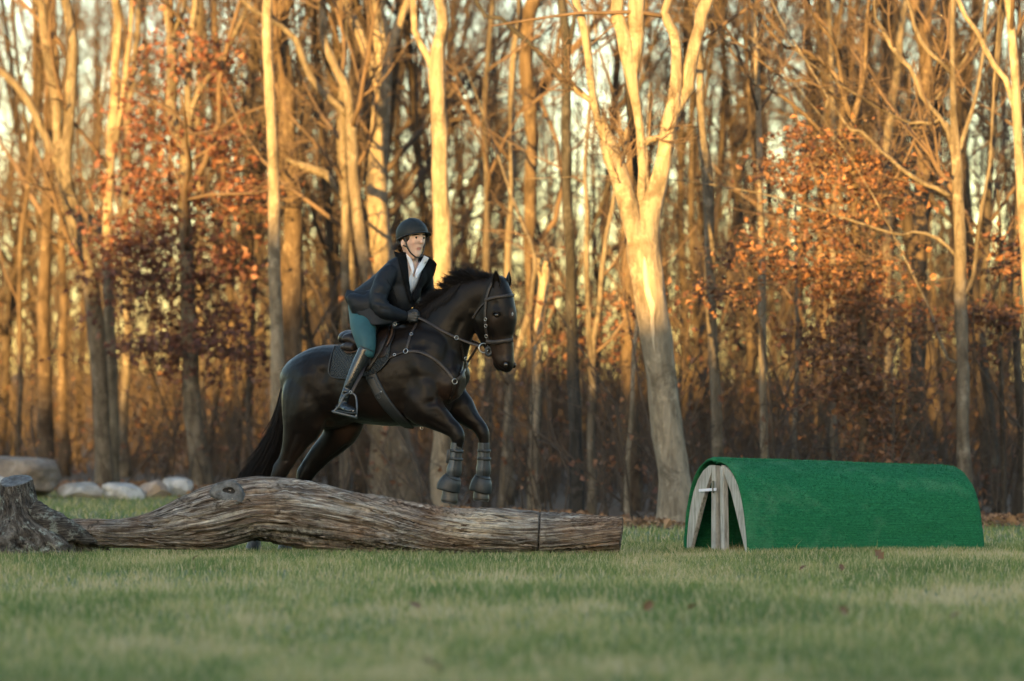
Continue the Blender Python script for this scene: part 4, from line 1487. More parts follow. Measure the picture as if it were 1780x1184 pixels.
def ear(base, tip, width, openv, latv):
    """Cupped, pointed ear."""
    base, tip = np.asarray(base), np.asarray(tip)
    ax = tip - base
    L = np.linalg.norm(ax)
    ax = ax / L
    o = nrm(openv - (openv @ ax) * ax)
    l = np.cross(ax, o)
    n, k = 14, 13
    Vv = []
    for layer in (0, 1):
        for i in range(n):
            u = i / (n - 1)
            w = width * (math.sin(math.pi * min(1, 0.22 + 0.78 * u)) ** 0.75 if u > 0 else 0.72) * (1.0 if u < 0.96 else 0.55)
            w = max(w, 0.003)
            cup = w * 1.0
            for j in range(k):
                a = (j / (k - 1) - 0.5) * R(230) * (1 - 0.45 * u)
                rr = w * (1.0 if layer == 0 else 0.80)
                p = base + ax * (L * u) + l * math.sin(a) * rr - o * (math.cos(a) * rr - w * 0.3) + o * (0.012 * math.sin(u * 2.6))
                Vv.append(p)
    Vv = np.array(Vv)
    idx = np.arange(2 * n * k).reshape(2, n, k)
    f = []
    for i in range(n - 1):
        for j in range(k - 1):
            f.append([idx[0, i, j], idx[0, i, j + 1], idx[0, i + 1, j + 1], idx[0, i + 1, j]])
            f.append([idx[1, i, j + 1], idx[1, i, j], idx[1, i + 1, j], idx[1, i + 1, j + 1]])
        for j in (0, k - 1):
            f.append([idx[0, i, j], idx[0, i + 1, j], idx[1, i + 1, j], idx[1, i, j]])
    for j in range(k - 1):
        f.append([idx[0, -1, j], idx[0, -1, j + 1], idx[1, -1, j + 1], idx[1, -1, j]])
    return Vv, [np.array(f)]


part('ear', ear(HP(863, 500, -0.06), HP(862, 470, -0.075), 0.034, HH * 0.5 - HL * 0.8, HL), M['coat'], horse)
part('ear', ear(HP(880, 499, 0.05), HP(884, 471, 0.07), 0.034, HH * 0.9 + HL * 0.25, HL), M['coat'], horse)


# mane: clipped short, blown up along the crest
def hair_tubes(roots, dirs, lens, r, rad=0.0028, n=6, droop=0.4, wig=0.06):
    m = len(roots)
    out = np.zeros((m, n, 3))
    p, d = np.array(roots, float), nrm(dirs)
    out[:, 0] = p
    cl = wig * r.normal(0, 1, (m, 3))
    for s in range(1, n):
        d = nrm(d + cl * 0.5 + wig * 0.4 * r.normal(0, 1, (m, 3)) - np.array([0, 0, droop / n]))
        p = p + d * (lens / (n - 1))[:, None]
        out[:, s] = p
    return out, np.full((m, n), rad) * np.linspace(1.0, 0.25, n)[None]


r = np.random.default_rng(31)
crest = resample([HP(735, 548), HP(752, 530), HP(770, 514), HP(790, 501), HP(810, 490), HP(830, 484), HP(850, 481), HP(866, 480)], 160)
ctan = nrm(np.gradient(crest, axis=0))
m = 2300
i = r.integers(0, 158, m)
u = i / 160
lock = np.floor(u * 34)
lr = np.random.default_rng(5).normal(0, 1, (40, 3))[lock.astype(int)]
roots = crest[i] + ctan[i] * (0.01 * r.normal(0, 1, m))[:, None] + LT * (0.016 * r.normal(0, 1, m))[:, None] - np.array([0, 0, 0.028])
updir = np.cross(LT, ctan[i])
updir = np.where(updir[:, 2:3] < 0, -updir, updir)
dirs = updir * 1.0 - ctan[i] * 0.75 + LT * (0.22 * r.normal(0, 1, m) - 0.12)[:, None] + 0.20 * lr
lens = np.interp(u, [0, 0.25, 0.55, 0.72, 0.9, 1.0], [0.13, 0.15, 0.155, 0.175, 0.12, 0.06]) * (0.75 + 0.35 * r.random(m)) * (1 + 0.14 * lr[:, 0])
Pa, Ra = hair_tubes(roots, dirs, lens, r, 0.0032, 6, 0.25, 0.07)
mane = part('mane', tubes(Pa, Ra, 4, False), M['hair'], horse)
# hair lying over the near side of the neck
m = 900
i = r.integers(0, 100, m)
roots = crest[i] - LT * 0.02 - np.array([0, 0, 0.02])
dirs = -ctan[i] * 0.85 - LT * 0.25 - np.array([0, 0, 0.35]) + 0.12 * r.normal(0, 1, (m, 3))
Pa, Ra = hair_tubes(roots, dirs, 0.10 + 0.07 * r.random(m), r, 0.003, 6, 0.5, 0.06)
# keep it outside the neck
for s in range(1, 6):
    for q in range(m):
        nr = BVH_H.find_nearest(tuple(Pa[q, s]))
        if nr[0] is not None:
            dv = Pa[q, s] - np.array(nr[0])
            if dv @ np.array(nr[1]) < 0.005:
                Pa[q, s] = np.array(nr[0]) + np.array(nr[1]) * 0.006
part('mane', tubes(Pa, Ra, 4, False), M['hair'], horse)
# tail
ctr = resample([[*HP(516, 640), 0.03], [*HP(504, 655), 0.035], [*HP(496, 680), 0.04], [*HP(491, 710), 0.045], [*HP(484, 745), 0.055], [*HP(472, 780), 0.075], [*HP(457, 810), 0.095], [*HP(444, 832), 0.115], [*HP(430, 860), 0.12]], 16)
m = 1500
ph = r.random(m) * 6.283
rr = np.sqrt(r.random(m))
ln = 0.5 + 0.55 * r.random(m)
T = nrm(np.gradient(ctr[:, :3], axis=0))
Ls = nrm(np.cross(T, LT))
Pa = np.zeros((m, 12, 3))
wv = r.normal(0, 1, (m, 3))
for k in range(12):
    f = np.minimum(ln, 1.0) * k / 11 * 15
    i0 = np.minimum(f.astype(int), 14)
    w = (f - i0)[:, None]
    c0 = ctr[i0] * (1 - w) + ctr[i0 + 1] * w
    tt = Ls[i0]
    Pa[:, k] = c0[:, :3] + tt * (c0[:, 3] * rr * np.cos(ph))[:, None] * 0.85 + LT * (c0[:, 3] * rr * np.sin(ph))[:, None] * 0.7 + wv * 0.026 * (k / 11) ** 2
Ra = np.full((m, 12), 0.0042) * np.linspace(1, 0.3, 12)[None]
part('tail', tubes(Pa, Ra, 4, False), M['hair'], horse)
m = 60
roots = np.array([HP(516, 636)] * m) + r.normal(0, 0.02, (m, 3))
Pa, Ra = hair_tubes(roots, -HD * 1.0 - np.array([0, 0, 0.3]) + 0.25 * r.normal(0, 1, (m, 3)), 0.05 + 0.06 * r.random(m), r, 0.0025, 5, 0.3, 0.05)
part('tail_wisp', tubes(Pa, Ra, 4, False), M['hair'], horse)


# hooves
def hoof(px0, py0, px1, py1, side, r0, r1):
    a, b = HP(px0, py0, side), HP(px1, py1, side)
    d = nrm(b - a)
    fw = nrm(HD - (HD @ d) * d)
    C = [a, a + (b - a) * 0.25, a + (b - a) * 0.92, b]
    sh = fw * 0.012
    V_, fs_ = loft([C[0], C[1] + sh * 0.3, C[2] + sh, C[3] + sh], [r0 * 0.9, r0, r1, r1 * 0.95], [r0 * 0.85, r0 * 0.95, r1 * 0.95, r1 * 0.9], LT, 12, 20)
    h = part('hoof', (V_, fs_), M['hoof'], horse)
    s = part('horseshoe', torus(C[3] + sh * 1.1 + d * 0.002, d, r1 * 0.82, 0.0065, 22, 6), M['steel_dark'], h)
    return h


hoof(783, 842, 778, 872, -0.165, 0.052, 0.062)
hoof(836, 842, 833.5, 869, 0.12, 0.050, 0.060)
hoof(443, 938, 437, 960, -0.17, 0.050, 0.062)
hoof(497, 939, 492, 960, 0.15, 0.048, 0.060)


# ------------------------------------------------------------------ protective boots on the forelegs
def bell(path, radii, side, label):
    root_p = HP(path[0][0], path[0][1], side)
    C = np.array([HP(x, y, side) for x, y in path])
    q = resample(np.concatenate([C, np.array(radii)[:, None]], 1), 16)
    sides = 48
    T = nrm(np.gradient(q[:, :3], axis=0))
    L = nrm(LT - (T @ LT)[:, None] * T)
    Nn = np.cross(L, T)
    th = np.linspace(0, 2 * np.pi, sides, endpoint=False)
    rib = 1 + 0.035 * np.sign(np.sin(th * 24))[None, :] * smooth01((np.arange(16) - 5) / 4)[:, None]
    rad = q[:, 3][:, None] * rib
    Vo = q[:, None, :3] + Nn[:, None] * (rad * np.cos(th))[..., None] * 1.05 + L[:, None] * (rad * np.sin(th))[..., None]
    Vi = q[:, None, :3] + Nn[:, None] * ((rad - 0.006) * np.cos(th))[..., None] * 1.05 + L[:, None] * ((rad - 0.006) * np.sin(th))[..., None]
    Vv = np.concatenate([Vo, Vi[::-1]], 0)
    k = len(Vv)
    idx = np.arange(k * sides).reshape(k, sides)
    idx2 = np.vstack([idx, idx[:1]])
    a0, a1 = idx2[:-1], idx2[1:]
    qd = np.stack([a0, np.roll(a0, -1, 1), np.roll(a1, -1, 1), a1], -1).reshape(-1, 4)
    o = thing('bell_boot', tuple(root_p), label, 'bell boot', 'bell boots on the front hooves')
    part('shell', (Vv.reshape(-1, 3), [qd]), M['rubber'], o)
    c = q[2]
    V_, f_ = torus(c[:3], T[2], c[3] * 1.02, 0.006, 24, 8)
    part('collar', (V_, f_), M['neoprene'], o)


bell([(789, 826), (785, 835), (780, 847), (778.5, 853)], [0.046, 0.070, 0.079, 0.078], -0.165, 'black ribbed rubber bell boot over the hoof of the near foreleg, left one')
bell([(840.5, 826), (838, 836), (836, 848), (834.5, 855)], [0.045, 0.068, 0.077, 0.076], 0.12, 'black ribbed rubber bell boot over the hoof of the far foreleg, right one')


def tendon_boot(path, side, label, buckle):
    """Neoprene sleeve with a stiff shell behind and straps in front."""
    C = np.array([HP(x, y, side) for x, y, rr in path])
    rr = np.array([p[2] for p in path])
    o = thing('tendon_boot', tuple(C[-1]), label, 'horse boot', 'tendon boots on the forelegs')
    part('sleeve', loft(C, rr, rr * 0.97, LT, 26, 22), M['neoprene'], o)
    T = nrm(C[-1] - C[0])
    fr = nrm(HD - (HD @ T) * T)
    # stiff shell on the back and sides
    q = resample(np.concatenate([C, rr[:, None]], 1), 22)
    th = np.linspace(R(75), R(285), 17)
    Vo = q[:, None, :3] + fr * (((q[:, 3] + 0.006)[:, None]) * np.cos(th))[..., None] + np.cross(T, fr) * ((q[:, 3] + 0.006)[:, None] * np.sin(th))[..., None]
    Vi = q[:, None, :3] + fr * (((q[:, 3] - 0.001)[:, None]) * np.cos(th))[..., None] + np.cross(T, fr) * ((q[:, 3] - 0.001)[:, None] * np.sin(th))[..., None]
    Vv = np.concatenate([Vo, Vi[:, ::-1]], 1)
    k = Vv.shape[1]
    idx = np.arange(22 * k).reshape(22, k)
    a0, a1 = idx[:-1], idx[1:]
    qd = np.stack([a0, np.roll(a0, -1, 1), np.roll(a1, -1, 1), a1], -1).reshape(-1, 4)
    part('shell', (Vv.reshape(-1, 3), [qd]), M['neoprene_pale'], o)
    # fetlock cup
    side_out = -LT if side < 0 else -LT
    fc = C[-2] + side_out * (rr[-2] * 0.55) - fr * rr[-2] * 0.25
    part('fetlock_cup', ball(fc, (0.030, 0.020, 0.036), 14, np.array([fr, LT, T])), M['neoprene_pale'], o)
    for u in (0.28, 0.52):
        kq = q[int(u * 21)]
        V_, f_ = torus(kq[:3], T, kq[3] + 0.006, 0.0035, 24, 6)
        V_ = kq[:3] + (V_ - kq[:3]) + T * ((V_ - kq[:3]) @ T)[:, None] * 2.4
        part('strap', (V_, f_), M['rubber'], o)
    if buckle:
        kq = q[9]
        b0 = kq[:3] - fr * (kq[3] + 0.006)
        ax = np.array([fr, np.cross(T, fr), T])
        part('guard_plate', box(b0 - fr * 0.002 + side_out * 0.010, (0.022, 0.030, 0.10), ax), M['rubber'], o)
        part('label_plate', box(b0 - fr * 0.012 + side_out * 0.020, (0.006, 0.016, 0.088), ax), M['neoprene_pale'], o)


tendon_boot([(795, 770, 0.039), (793.2, 790, 0.041), (791.8, 806, 0.046), (790.2, 818, 0.053), (789, 828, 0.044)], -0.165, 'grey tendon boot with a raised guard plate on the near foreleg', True)
tendon_boot([(841.5, 770, 0.038), (841.5, 790, 0.040), (841.5, 806, 0.045), (841.2, 818, 0.052), (840, 828, 0.043)], 0.12, 'plain grey tendon boot on the far foreleg', False)

for s in (-1, 1):
    part('nostril', ball(head_pt(0.047, s * 0.0535, -0.600), (0.019, 0.010, 0.022), 12, np.array([HH, HL, HU])), M['eye_dark'], horse)

# ------------------------------------------------------------------ rider
M['jacket'] = simple('navy_softshell', (0.0020, 0.0031, 0.0055), (0.0042, 0.0062, 0.0102), 18, 0.62, 0.3, 0.005)
M['jacket'].node_tree.nodes['Principled BSDF'].inputs['Specular IOR Level'].default_value = 0.26
M['jacket_trim'] = simple('black_velvet', (0.0018, 0.0022, 0.003), (0.004, 0.0048, 0.006), 60, 0.9, 0.2, 0.002)
M['jacket_trim'].node_tree.nodes['Principled BSDF'].inputs['Specular IOR Level'].default_value = 0.1
M['breeches'] = simple('teal_breeches', (0.005, 0.040, 0.050), (0.009, 0.060, 0.072), 9, 0.7, 0.12, 0.004)
M['boot'] = simple('black_boot_leather', (0.006, 0.007, 0.009), (0.014, 0.016, 0.019), 16, 0.26, 0.25, 0.004)
M['shirt'] = simple('white_shirt', (0.55, 0.56, 0.62), (0.64, 0.65, 0.72), 12, 0.75, 0.15, 0.003)
M['helmet'] = simple('matte_helmet', (0.0032, 0.0052, 0.0056), (0.0060, 0.0088, 0.0094), 90, 0.62, 0.1, 0.001)
M['helmet'].node_tree.nodes['Principled BSDF'].inputs['Specular IOR Level'].default_value = 0.3
M['strap_black'] = simple('black_strap', (0.005, 0.005, 0.006), (0.012, 0.012, 0.013), 50, 0.5, 0.1)
M['glove'] = simple('black_glove', (0.005, 0.006, 0.008), (0.014, 0.016, 0.019), 60, 0.55, 0.2, 0.002)
M['brown_hair'] = simple('brown_hair', (0.012, 0.007, 0.005), (0.04, 0.021, 0.013), 80, 0.45, 0.2, 0.002)
M['gold'] = simple('gold_button', (0.6, 0.35, 0.1), (0.8, 0.5, 0.18), 30, 0.25, 0, Metallic=1.0)
t = NT('skin')
a = t.attr().outputs['Fac']
v = t.coord('Object')
sk = t.ramp(t.noise(v, 40, 4), [(0.3, (0.48, 0.305, 0.235)), (0.7, (0.56, 0.37, 0.29))])
t.base(t.mix(a, sk, (0.36, 0.095, 0.09)))
t.set(Roughness=0.5)
t.b.inputs['Subsurface Weight'].default_value = 0.12
t.b.inputs['Subsurface Radius'].default_value = (0.012, 0.005, 0.003)
M['skin'] = t.m
M['mouth'] = simple('mouth_dark', (0.05, 0.012, 0.010), (0.10, 0.025, 0.02), 40, 0.4, 0)
t = NT('eye')
a = t.attr().outputs['Fac']
t.base(t.ramp(a, [(0.0, (0.62, 0.58, 0.56)), (0.45, (0.62, 0.58, 0.56)), (0.5, (0.05, 0.028, 0.016)), (0.8, (0.03, 0.016, 0.01)), (0.85, (0.002, 0.002, 0.002))]))
t.set(Roughness=0.1)
M['eye'] = t.m

PHI = R(47)
FT = np.array([math.cos(PHI), -math.sin(PHI), 0.0])
LTT = np.array([math.sin(PHI), math.cos(PHI), 0.0])
MID0 = HP(650, 700)


def mirror(p):
    p = np.asarray(p, float)
    d = (p - MID0) @ LT
    return p - 2 * d[..., None] * LT if p.ndim > 1 else p - 2 * d * LT


def rows3(rows):
    """rows (px, py, half px, half m, Y)"""
    return [P(r[0], r[1], r[4]) for r in rows], [r[2] * r[4] / F_PX for r in rows], [r[3] for r in rows]


def body_loft(rows, lat, k=1.0, n=22, sides=22, mir=False, sq=2.0, grow=0.0):
    C, A, B = rows3(rows)
    if mir:
        C = [mirror(c) for c in C]
        lat = lat - 2 * (lat @ LT) * LT
    return loft(C, [a * k + grow for a in A], [b * k + grow for b in B], lat, n, sides, sq)


torso = [(618, 540, 25, 0.165, 27.83), (634, 534, 31, 0.18, 27.83), (655, 517, 32, 0.16, 27.80), (682, 499, 37, 0.155, 27.755), (699, 481, 34, 0.168, 27.73), (707, 464, 25, 0.160, 27.72), (712, 452, 15, 0.105, 27.71), (714, 446, 9, 0.06, 27.71)]
r_arm = [(682, 471, 15, 0.060, 27.62), (673, 480, 17.5, 0.067, 27.59), (664, 497, 17, 0.066, 27.55), (658, 516, 16, 0.062, 27.51), (659, 532, 15, 0.058, 27.48), (670, 541, 15, 0.058, 27.48), (687, 546, 12.5, 0.050, 27.53), (704, 550, 9.5, 0.041, 27.57)]
l_arm = [(726, 471, 15, 0.060, 27.80), (735, 480, 16, 0.062, 27.86), (740, 497, 15, 0.060, 27.93), (741, 516, 14, 0.056, 27.97), (739, 530, 13, 0.053, 27.94), (738, 541, 13, 0.052, 27.88), (730, 549, 9.5, 0.042, 27.82)]
r_thigh = [(626, 528, 22, 0.09, 27.74), (629, 546, 22.5, 0.092, 27.66), (631, 566, 22.5, 0.088, 27.55), (635, 588, 19, 0.078, 27.46), (637.5, 606, 15.5, 0.068, 27.42), (635.5, 620, 13, 0.060, 27.41)]
r_calf = [(637, 606, 13.2, 0.060, 27.41), (630, 622, 13.0, 0.060, 27.41), (621, 641, 12.6, 0.056, 27.405), (612, 660, 10.8, 0.049, 27.40), (604.5, 677, 8.8, 0.041, 27.40), (599.5, 690, 8.2, 0.039, 27.40), (596.5, 700, 8.6, 0.038, 27.40), (595, 708, 7.5, 0.034, 27.41)]
r_foot = [(588, 709, 6.5, 0.030, 27.47), (594, 708, 8.5, 0.038, 27.43), (600, 709, 8.0, 0.042, 27.37), (606, 711.5, 6.6, 0.044, 27.30), (611, 713.5, 5.2, 0.036, 27.25), (613, 714.5, 3.0, 0.020, 27.225)]
FOOT_L = np.array([0.9, 0.44, 0])

# head frame
HYAW = R(38)
FH = nrm(np.array([math.sin(HYAW), -math.cos(HYAW), -0.03]))
SL = np.array([math.cos(HYAW), math.sin(HYAW), 0.0])
UH = np.cross(FH, SL)
if UH[2] < 0:
    UH = -UH
HC = P(717, 418, 27.67)
KH = 1.10


def hp(f, s, u, k=KH):
    return HC + k * (FH * f + SL * s + UH * u)


person = thing('person', tuple(P(640, 560, 27.8)), 'rider in black helmet, navy jacket and teal breeches leaning forward in the stirrups', 'person')

# --- body: one continuous figure
bd = [body_loft(torso, LTT, 0.86), body_loft(r_arm, LT, 0.72), body_loft(l_arm, LT, 0.72), body_loft(r_thigh, LT, 0.88), body_loft(r_calf, LT, 0.78), body_loft(r_foot, FOOT_L, 0.66),
      body_loft(r_thigh, LT, 0.88, mir=True), body_loft(r_calf, LT, 0.84, mir=True), body_loft(r_foot, FOOT_L, 0.66, mir=True)]
bd.append(loft([P(711, 462, 27.72), P(713, 450, 27.71), hp(-0.02, 0, -0.085), hp(-0.015, 0, -0.03)], [0.062, 0.054, 0.053, 0.055], [0.075, 0.056, 0.052, 0.054], SL, 14, 20))
hrings = [(-0.108, 0.060, 0.014, 0.012), (-0.102, 0.053, 0.030, 0.025), (-0.087, 0.036, 0.054, 0.040), (-0.066, 0.022, 0.069, 0.052), (-0.042, 0.010, 0.082, 0.062), (-0.012, 0.003, 0.091, 0.068),
          (0.03, 0.0, 0.095, 0.073), (0.07, -0.005, 0.09, 0.071), (0.10, -0.01, 0.066, 0.055), (0.118, -0.01, 0.02, 0.02)]
bd.append(loft([hp(c, 0, u) for u, c, a_, b_ in hrings], [a_ * KH for u, c, a_, b_ in hrings], [b_ * KH for u, c, a_, b_ in hrings], SL, 34, 30, 2.15))
# nose, lips, ears
bd.append(loft([hp(0.084, 0, 0.026), hp(0.091, 0, 0.012), hp(0.099, 0, -0.003), hp(0.103, 0, -0.013), hp(0.094, 0, -0.022)], np.array([0.006, 0.0075, 0.0090, 0.0095, 0.005]) * KH, np.array([0.0055, 0.0065, 0.0080, 0.0125, 0.0095]) * KH, SL, 14, 14))
for s in (-1, 1):
    bd.append(ball(hp(-0.006, s * 0.073, -0.022), np.array([0.017, 0.013, 0.029]) * KH, 10, np.array([FH, SL, UH])))


def fist(wrist, fwd, out, side_sign, k=1.0):
    """Closed riding hand: palm, four curled fingers of different length, thumb laid on top."""
    up = np.cross(out, fwd)
    up = up if up[2] > 0 else -up
    w = np.asarray(wrist, float)
    sh = [loft([w - fwd * 0.02, w + fwd * 0.02, w + fwd * 0.055, w + fwd * 0.078], np.array([0.024, 0.030, 0.038, 0.034]) * k, np.array([0.020, 0.017, 0.017, 0.014]) * k, out, 12, 16)]
    for i in range(4):
        kn = w + fwd * (0.080 - 0.004 * abs(i - 1)) + up * (0.030 - 0.019 * i) + out * 0.006
        L = (0.92, 1.0, 0.95, 0.80)[i]
        pts = [kn - fwd * 0.012, kn + fwd * 0.018 * L, kn + fwd * 0.030 * L - out * 0.016, kn + fwd * 0.018 * L - out * 0.034, kn - fwd * 0.008 - out * 0.034, kn - fwd * 0.016 - out * 0.022]
        sh.append(tube1(pts, [0.0098 * k, 0.0096 * k, 0.0092 * k, 0.009 * k, 0.0085 * k, 0.007 * k], 10, 16))
    pts = [w + fwd * 0.015 + up * 0.02 - out * 0.012, w + fwd * 0.045 + up * 0.040 - out * 0.016, w + fwd * 0.075 + up * 0.046 - out * 0.014, w + fwd * 0.098 + up * 0.040 - out * 0.010]
    sh.append(tube1(pts, [0.014 * k, 0.012 * k, 0.0105 * k, 0.007 * k], 10, 14))
    return sh


W_R, W_L = P(703, 550, 27.565), P(729, 549.5, 27.83)
FW = nrm(HD + np.array([0, 0, -0.05]))
OUT = -LT
bd += fist(W_R, FW, OUT, -1, 0.92)
bd += fist(W_L, FW, -OUT, 1, 0.92)
V, Q = fuse(bd, 0.0043, 4, 0.5)
N = vnormals(V, Q)
kk = KH


def face(f, s, u, rad, amt, f2=None):
    bump_at(V, N, hp(f, s, u), rad * kk, amt * kk, None if f2 is None else hp(*f2))


for s in (-1, 1):
    face(0.082, s * 0.030, 0.016, 0.015, -0.0085)         # eye sockets
    face(0.088, s * 0.032, 0.036, 0.010, 0.003)           # brow
    face(0.070, s * 0.045, -0.022, 0.020, 0.003)          # cheekbone
    face(0.066, s * 0.044, -0.058, 0.018, -0.003)
    face(0.097, s * 0.012, -0.017, 0.006, 0.002)          # nose wings
_bq = bvh_of(V, Q)


def on_face(s_, u_):
    h_ = _bq.ray_cast(Vector(hp(0.2, s_, u_)), Vector(-FH), 0.4)
    return np.array(h_[0]) if h_[0] is not None else hp(0.09, s_, u_)


UL, UR = on_face(-0.013, -0.0490), on_face(0.013, -0.0490)
LL, LR = on_face(-0.010, -0.0595), on_face(0.010, -0.0595)
ML, MR = on_face(-0.018, -0.0542), on_face(0.018, -0.0542)
bump_at(V, N, UL, 0.0046, 0.0018, UR)
bump_at(V, N, LL, 0.0052, 0.0026, LR)
bump_at(V, N, ML, 0.0028, -0.0035, MR)
face(0.080, 0, -0.074, 0.010, -0.004)
for s in (-1, 1):
    bump_at(V, N, on_face(s * 0.0065, -0.0215), 0.0036, -0.004)
face(0.080, 0, -0.081, 0.010, -0.003)
face(0.080, 0, -0.090, 0.014, 0.003)
tint = np.zeros(len(V))
for (a0, b0, rad, val) in ((UL, UR, 0.0048, 0.80), (LL, LR, 0.0054, 0.70), (ML, MR, 0.0026, 1.25), (on_face(-0.0065, -0.0215), on_face(-0.0060, -0.0215), 0.0032, 0.9), (on_face(0.0065, -0.0215), on_face(0.0060, -0.0215), 0.0032, 0.9)):
    ab = b0 - a0
    tt = np.clip(((V - a0) @ ab) / (ab @ ab), 0, 1)
    d = np.linalg.norm(V - (a0 + tt[:, None] * ab), axis=1)
    tint = np.maximum(tint, val * np.exp(-(d / rad) ** 4))
for s in (-1, 1):
    d = np.linalg.norm(V - hp(0.068, s * 0.045, -0.028), axis=1)
    tint = np.maximum(tint, 0.22 * np.exp(-(d / 0.026) ** 2))
d = np.linalg.norm(V - hp(0.108, 0, -0.014), axis=1)
tint = np.maximum(tint, 0.10 * np.exp(-(d / 0.016) ** 2))
link('body', mesh_np('person_body', V, Q, [M['skin']], col=tint), person)
B_BODY = bvh_of(V, Q)
part('mouth_gap', tube1([ML * 0.72 + MR * 0.28 + FH * 0.0008, ML * 0.57 + MR * 0.43 + FH * 0.0018, ML * 0.43 + MR * 0.57 + FH * 0.0018, MR * 0.72 + ML * 0.28 + FH * 0.0008], [0.0005, 0.0014, 0.0014, 0.0005], 8, 14), M['mouth'], person)
# eyes with iris, lids and brows
GAZE = nrm(FH + SL * 0.02)
for s in (-1, 1):
    ec = hp(0.0725, s * 0.030, 0.016)
    ax = np.array([nrm(np.cross(UH, GAZE)), nrm(np.cross(GAZE, np.cross(UH, GAZE))), GAZE])
    Ve, fe = ball(ec, 0.0132 * KH, 18, ax)
    dd = nrm(Ve - ec) @ GAZE
    part('eye', (Ve, fe), M['eye'], person, col=np.clip((dd - 0.50) / 0.50, 0, 1) * 1.0 + np.where(dd > 0.86, 0.3, 0) * 0 + np.where(dd > 0.985, 0.1, 0))
    pts = [ec + GAZE * 0.0135 * math.cos(b) * math.cos(0.55) + (SL * math.sin(b) * 0.0150 + UH * (0.0072 * math.cos(b * 1.1) - 0.001 * b * s)) for b in np.linspace(-1.05, 1.05, 9)]
    part('eyelash', tube1(pts, [0.0014, 0.0026, 0.0032, 0.0034, 0.0034, 0.0034, 0.0034, 0.003, 0.0018], 6), M['strap_black'], person)
    for up_s, rr_ in ((1, 0.0036), (-1, 0.0026)):
        lid = [ec + GAZE * (0.0122 * math.cos(b) * 0.92) + SL * math.sin(b) * 0.0152 + UH * (up_s * (0.0098 if up_s > 0 else 0.0085) * math.cos(b * 1.2)) for b in np.linspace(-1.2, 1.2, 11)]
        part('eyelid', tube1(lid, [rr_ * 0.5] + [rr_] * 9 + [rr_ * 0.5], 8, 18), M['skin'], person, col=np.zeros(18 * 8 + 2))
    pts = []
    for b in np.linspace(-1, 1, 9):
        o = hp(0.12, s * 0.032 + 0.021 * b, 0.0325 + 0.004 * (1 - b * b) - 0.002 * b * s)
        h = B_BODY.ray_cast(Vector(o), Vector(-FH), 0.2)
        pts.append(np.array(h[0]) + FH * 0.0008 if h[0] is not None else o - FH * 0.03)
    part('eyebrow', tube1(pts, [0.002, 0.0036, 0.0042, 0.0044, 0.0044, 0.0042, 0.0038, 0.003, 0.0018], 6), M['brown_hair'], person)
for s in (-1, 1):
    part('hair', ball(hp(-0.002, s * 0.066, 0.022), (0.062, 0.015, 0.042), 14, np.array([FH, SL, UH])), M['brown_hair'], person)
# hair: gathered under the helmet at the nape
part('hair', loft([hp(-0.06, 0, 0.02), hp(-0.085, 0, -0.02), hp(-0.086, 0, -0.055), hp(-0.07, 0, -0.085)], [0.05, 0.05, 0.042, 0.02], [0.075, 0.07, 0.055, 0.03], SL, 12, 20), M['brown_hair'], person)
r = np.random.default_rng(61)
m = 90
roots = np.array([hp(-0.06, -0.068, -0.03)] * m) + r.normal(0, 0.011, (m, 3))
Pa, Ra = hair_tubes(roots, -FH * 0.75 - SL * 0.3 - UH * 0.55 + 0.25 * r.normal(0, 1, (m, 3)), 0.035 + 0.045 * r.random(m), r, 0.0013, 6, 0.3, 0.12)
part('hair_strands', tubes(Pa, Ra, 4, False), M['brown_hair'], person)

# --- helmet
n_az, n_el = 64, 22
hc = HC + UH * 0.040 - FH * 0.006
az = np.linspace(0, 2 * np.pi, n_az, endpoint=False)
low = 0.012 - 0.070 * (0.5 - 0.5 * np.cos(az)) ** 1.2 + 0.006 * np.cos(2 * az)
hr3 = np.array([0.132, 0.111, 0.120])


def helm(th, e, gr=0.0):
    return hc + FH * ((hr3[0] + gr) * np.cos(e) * np.cos(th)) + SL * ((hr3[1] + gr) * np.cos(e) * np.sin(th)) + UH * ((hr3[2] + gr) * np.sin(e))


Vh, rows_ = [], []
for layer, gr in ((0, 0.0), (1, -0.012)):
    for j in range(n_el):
        for i in range(n_az):
            e0 = math.asin(max(-0.9, min(0.9, low[i] / hr3[2])))
            u = j / (n_el - 1)
            e = e0 + (math.pi / 2 - 0.02 - e0) * u
            g = gr
            if layer == 0:
                cth = abs(math.sin(az[i]))
                if cth * math.cos(e) < 0.30 and e > 0.25 and math.cos(az[i]) > -0.4:
                    g += 0.003
                if 0.30 < cth * math.cos(e) < 0.36 and e > 0.3:
                    g -= 0.002
            Vh.append(helm(az[i], e, g))
Vh = np.array(Vh)
idx = np.arange(len(Vh)).reshape(2, n_el, n_az)
f = []
for layer in (0, 1):
    a0, a1 = idx[layer, :-1], idx[layer, 1:]
    qd = np.stack([a0, np.roll(a0, -1, 1), np.roll(a1, -1, 1), a1], -1).reshape(-1, 4)
    f.append(qd if layer == 0 else qd[:, ::-1])
a0, a1 = idx[0, 0], idx[1, 0]
f.append(np.stack([a1, np.roll(a1, -1), np.roll(a0, -1), a0], -1))
f.append(np.concatenate([idx[0, -1].reshape(1, -1)[:, [0, 16, 32, 48]]]))
Vh = np.vstack([Vh, helm(0, math.pi / 2, 0.001)])
tp = len(Vh) - 1
tri = np.stack([idx[0, -1], np.roll(idx[0, -1], -1), np.full(n_az, tp)], 1)
hel = part('helmet', (Vh, [np.vstack(f[:3]), tri]), M['helmet'], person)
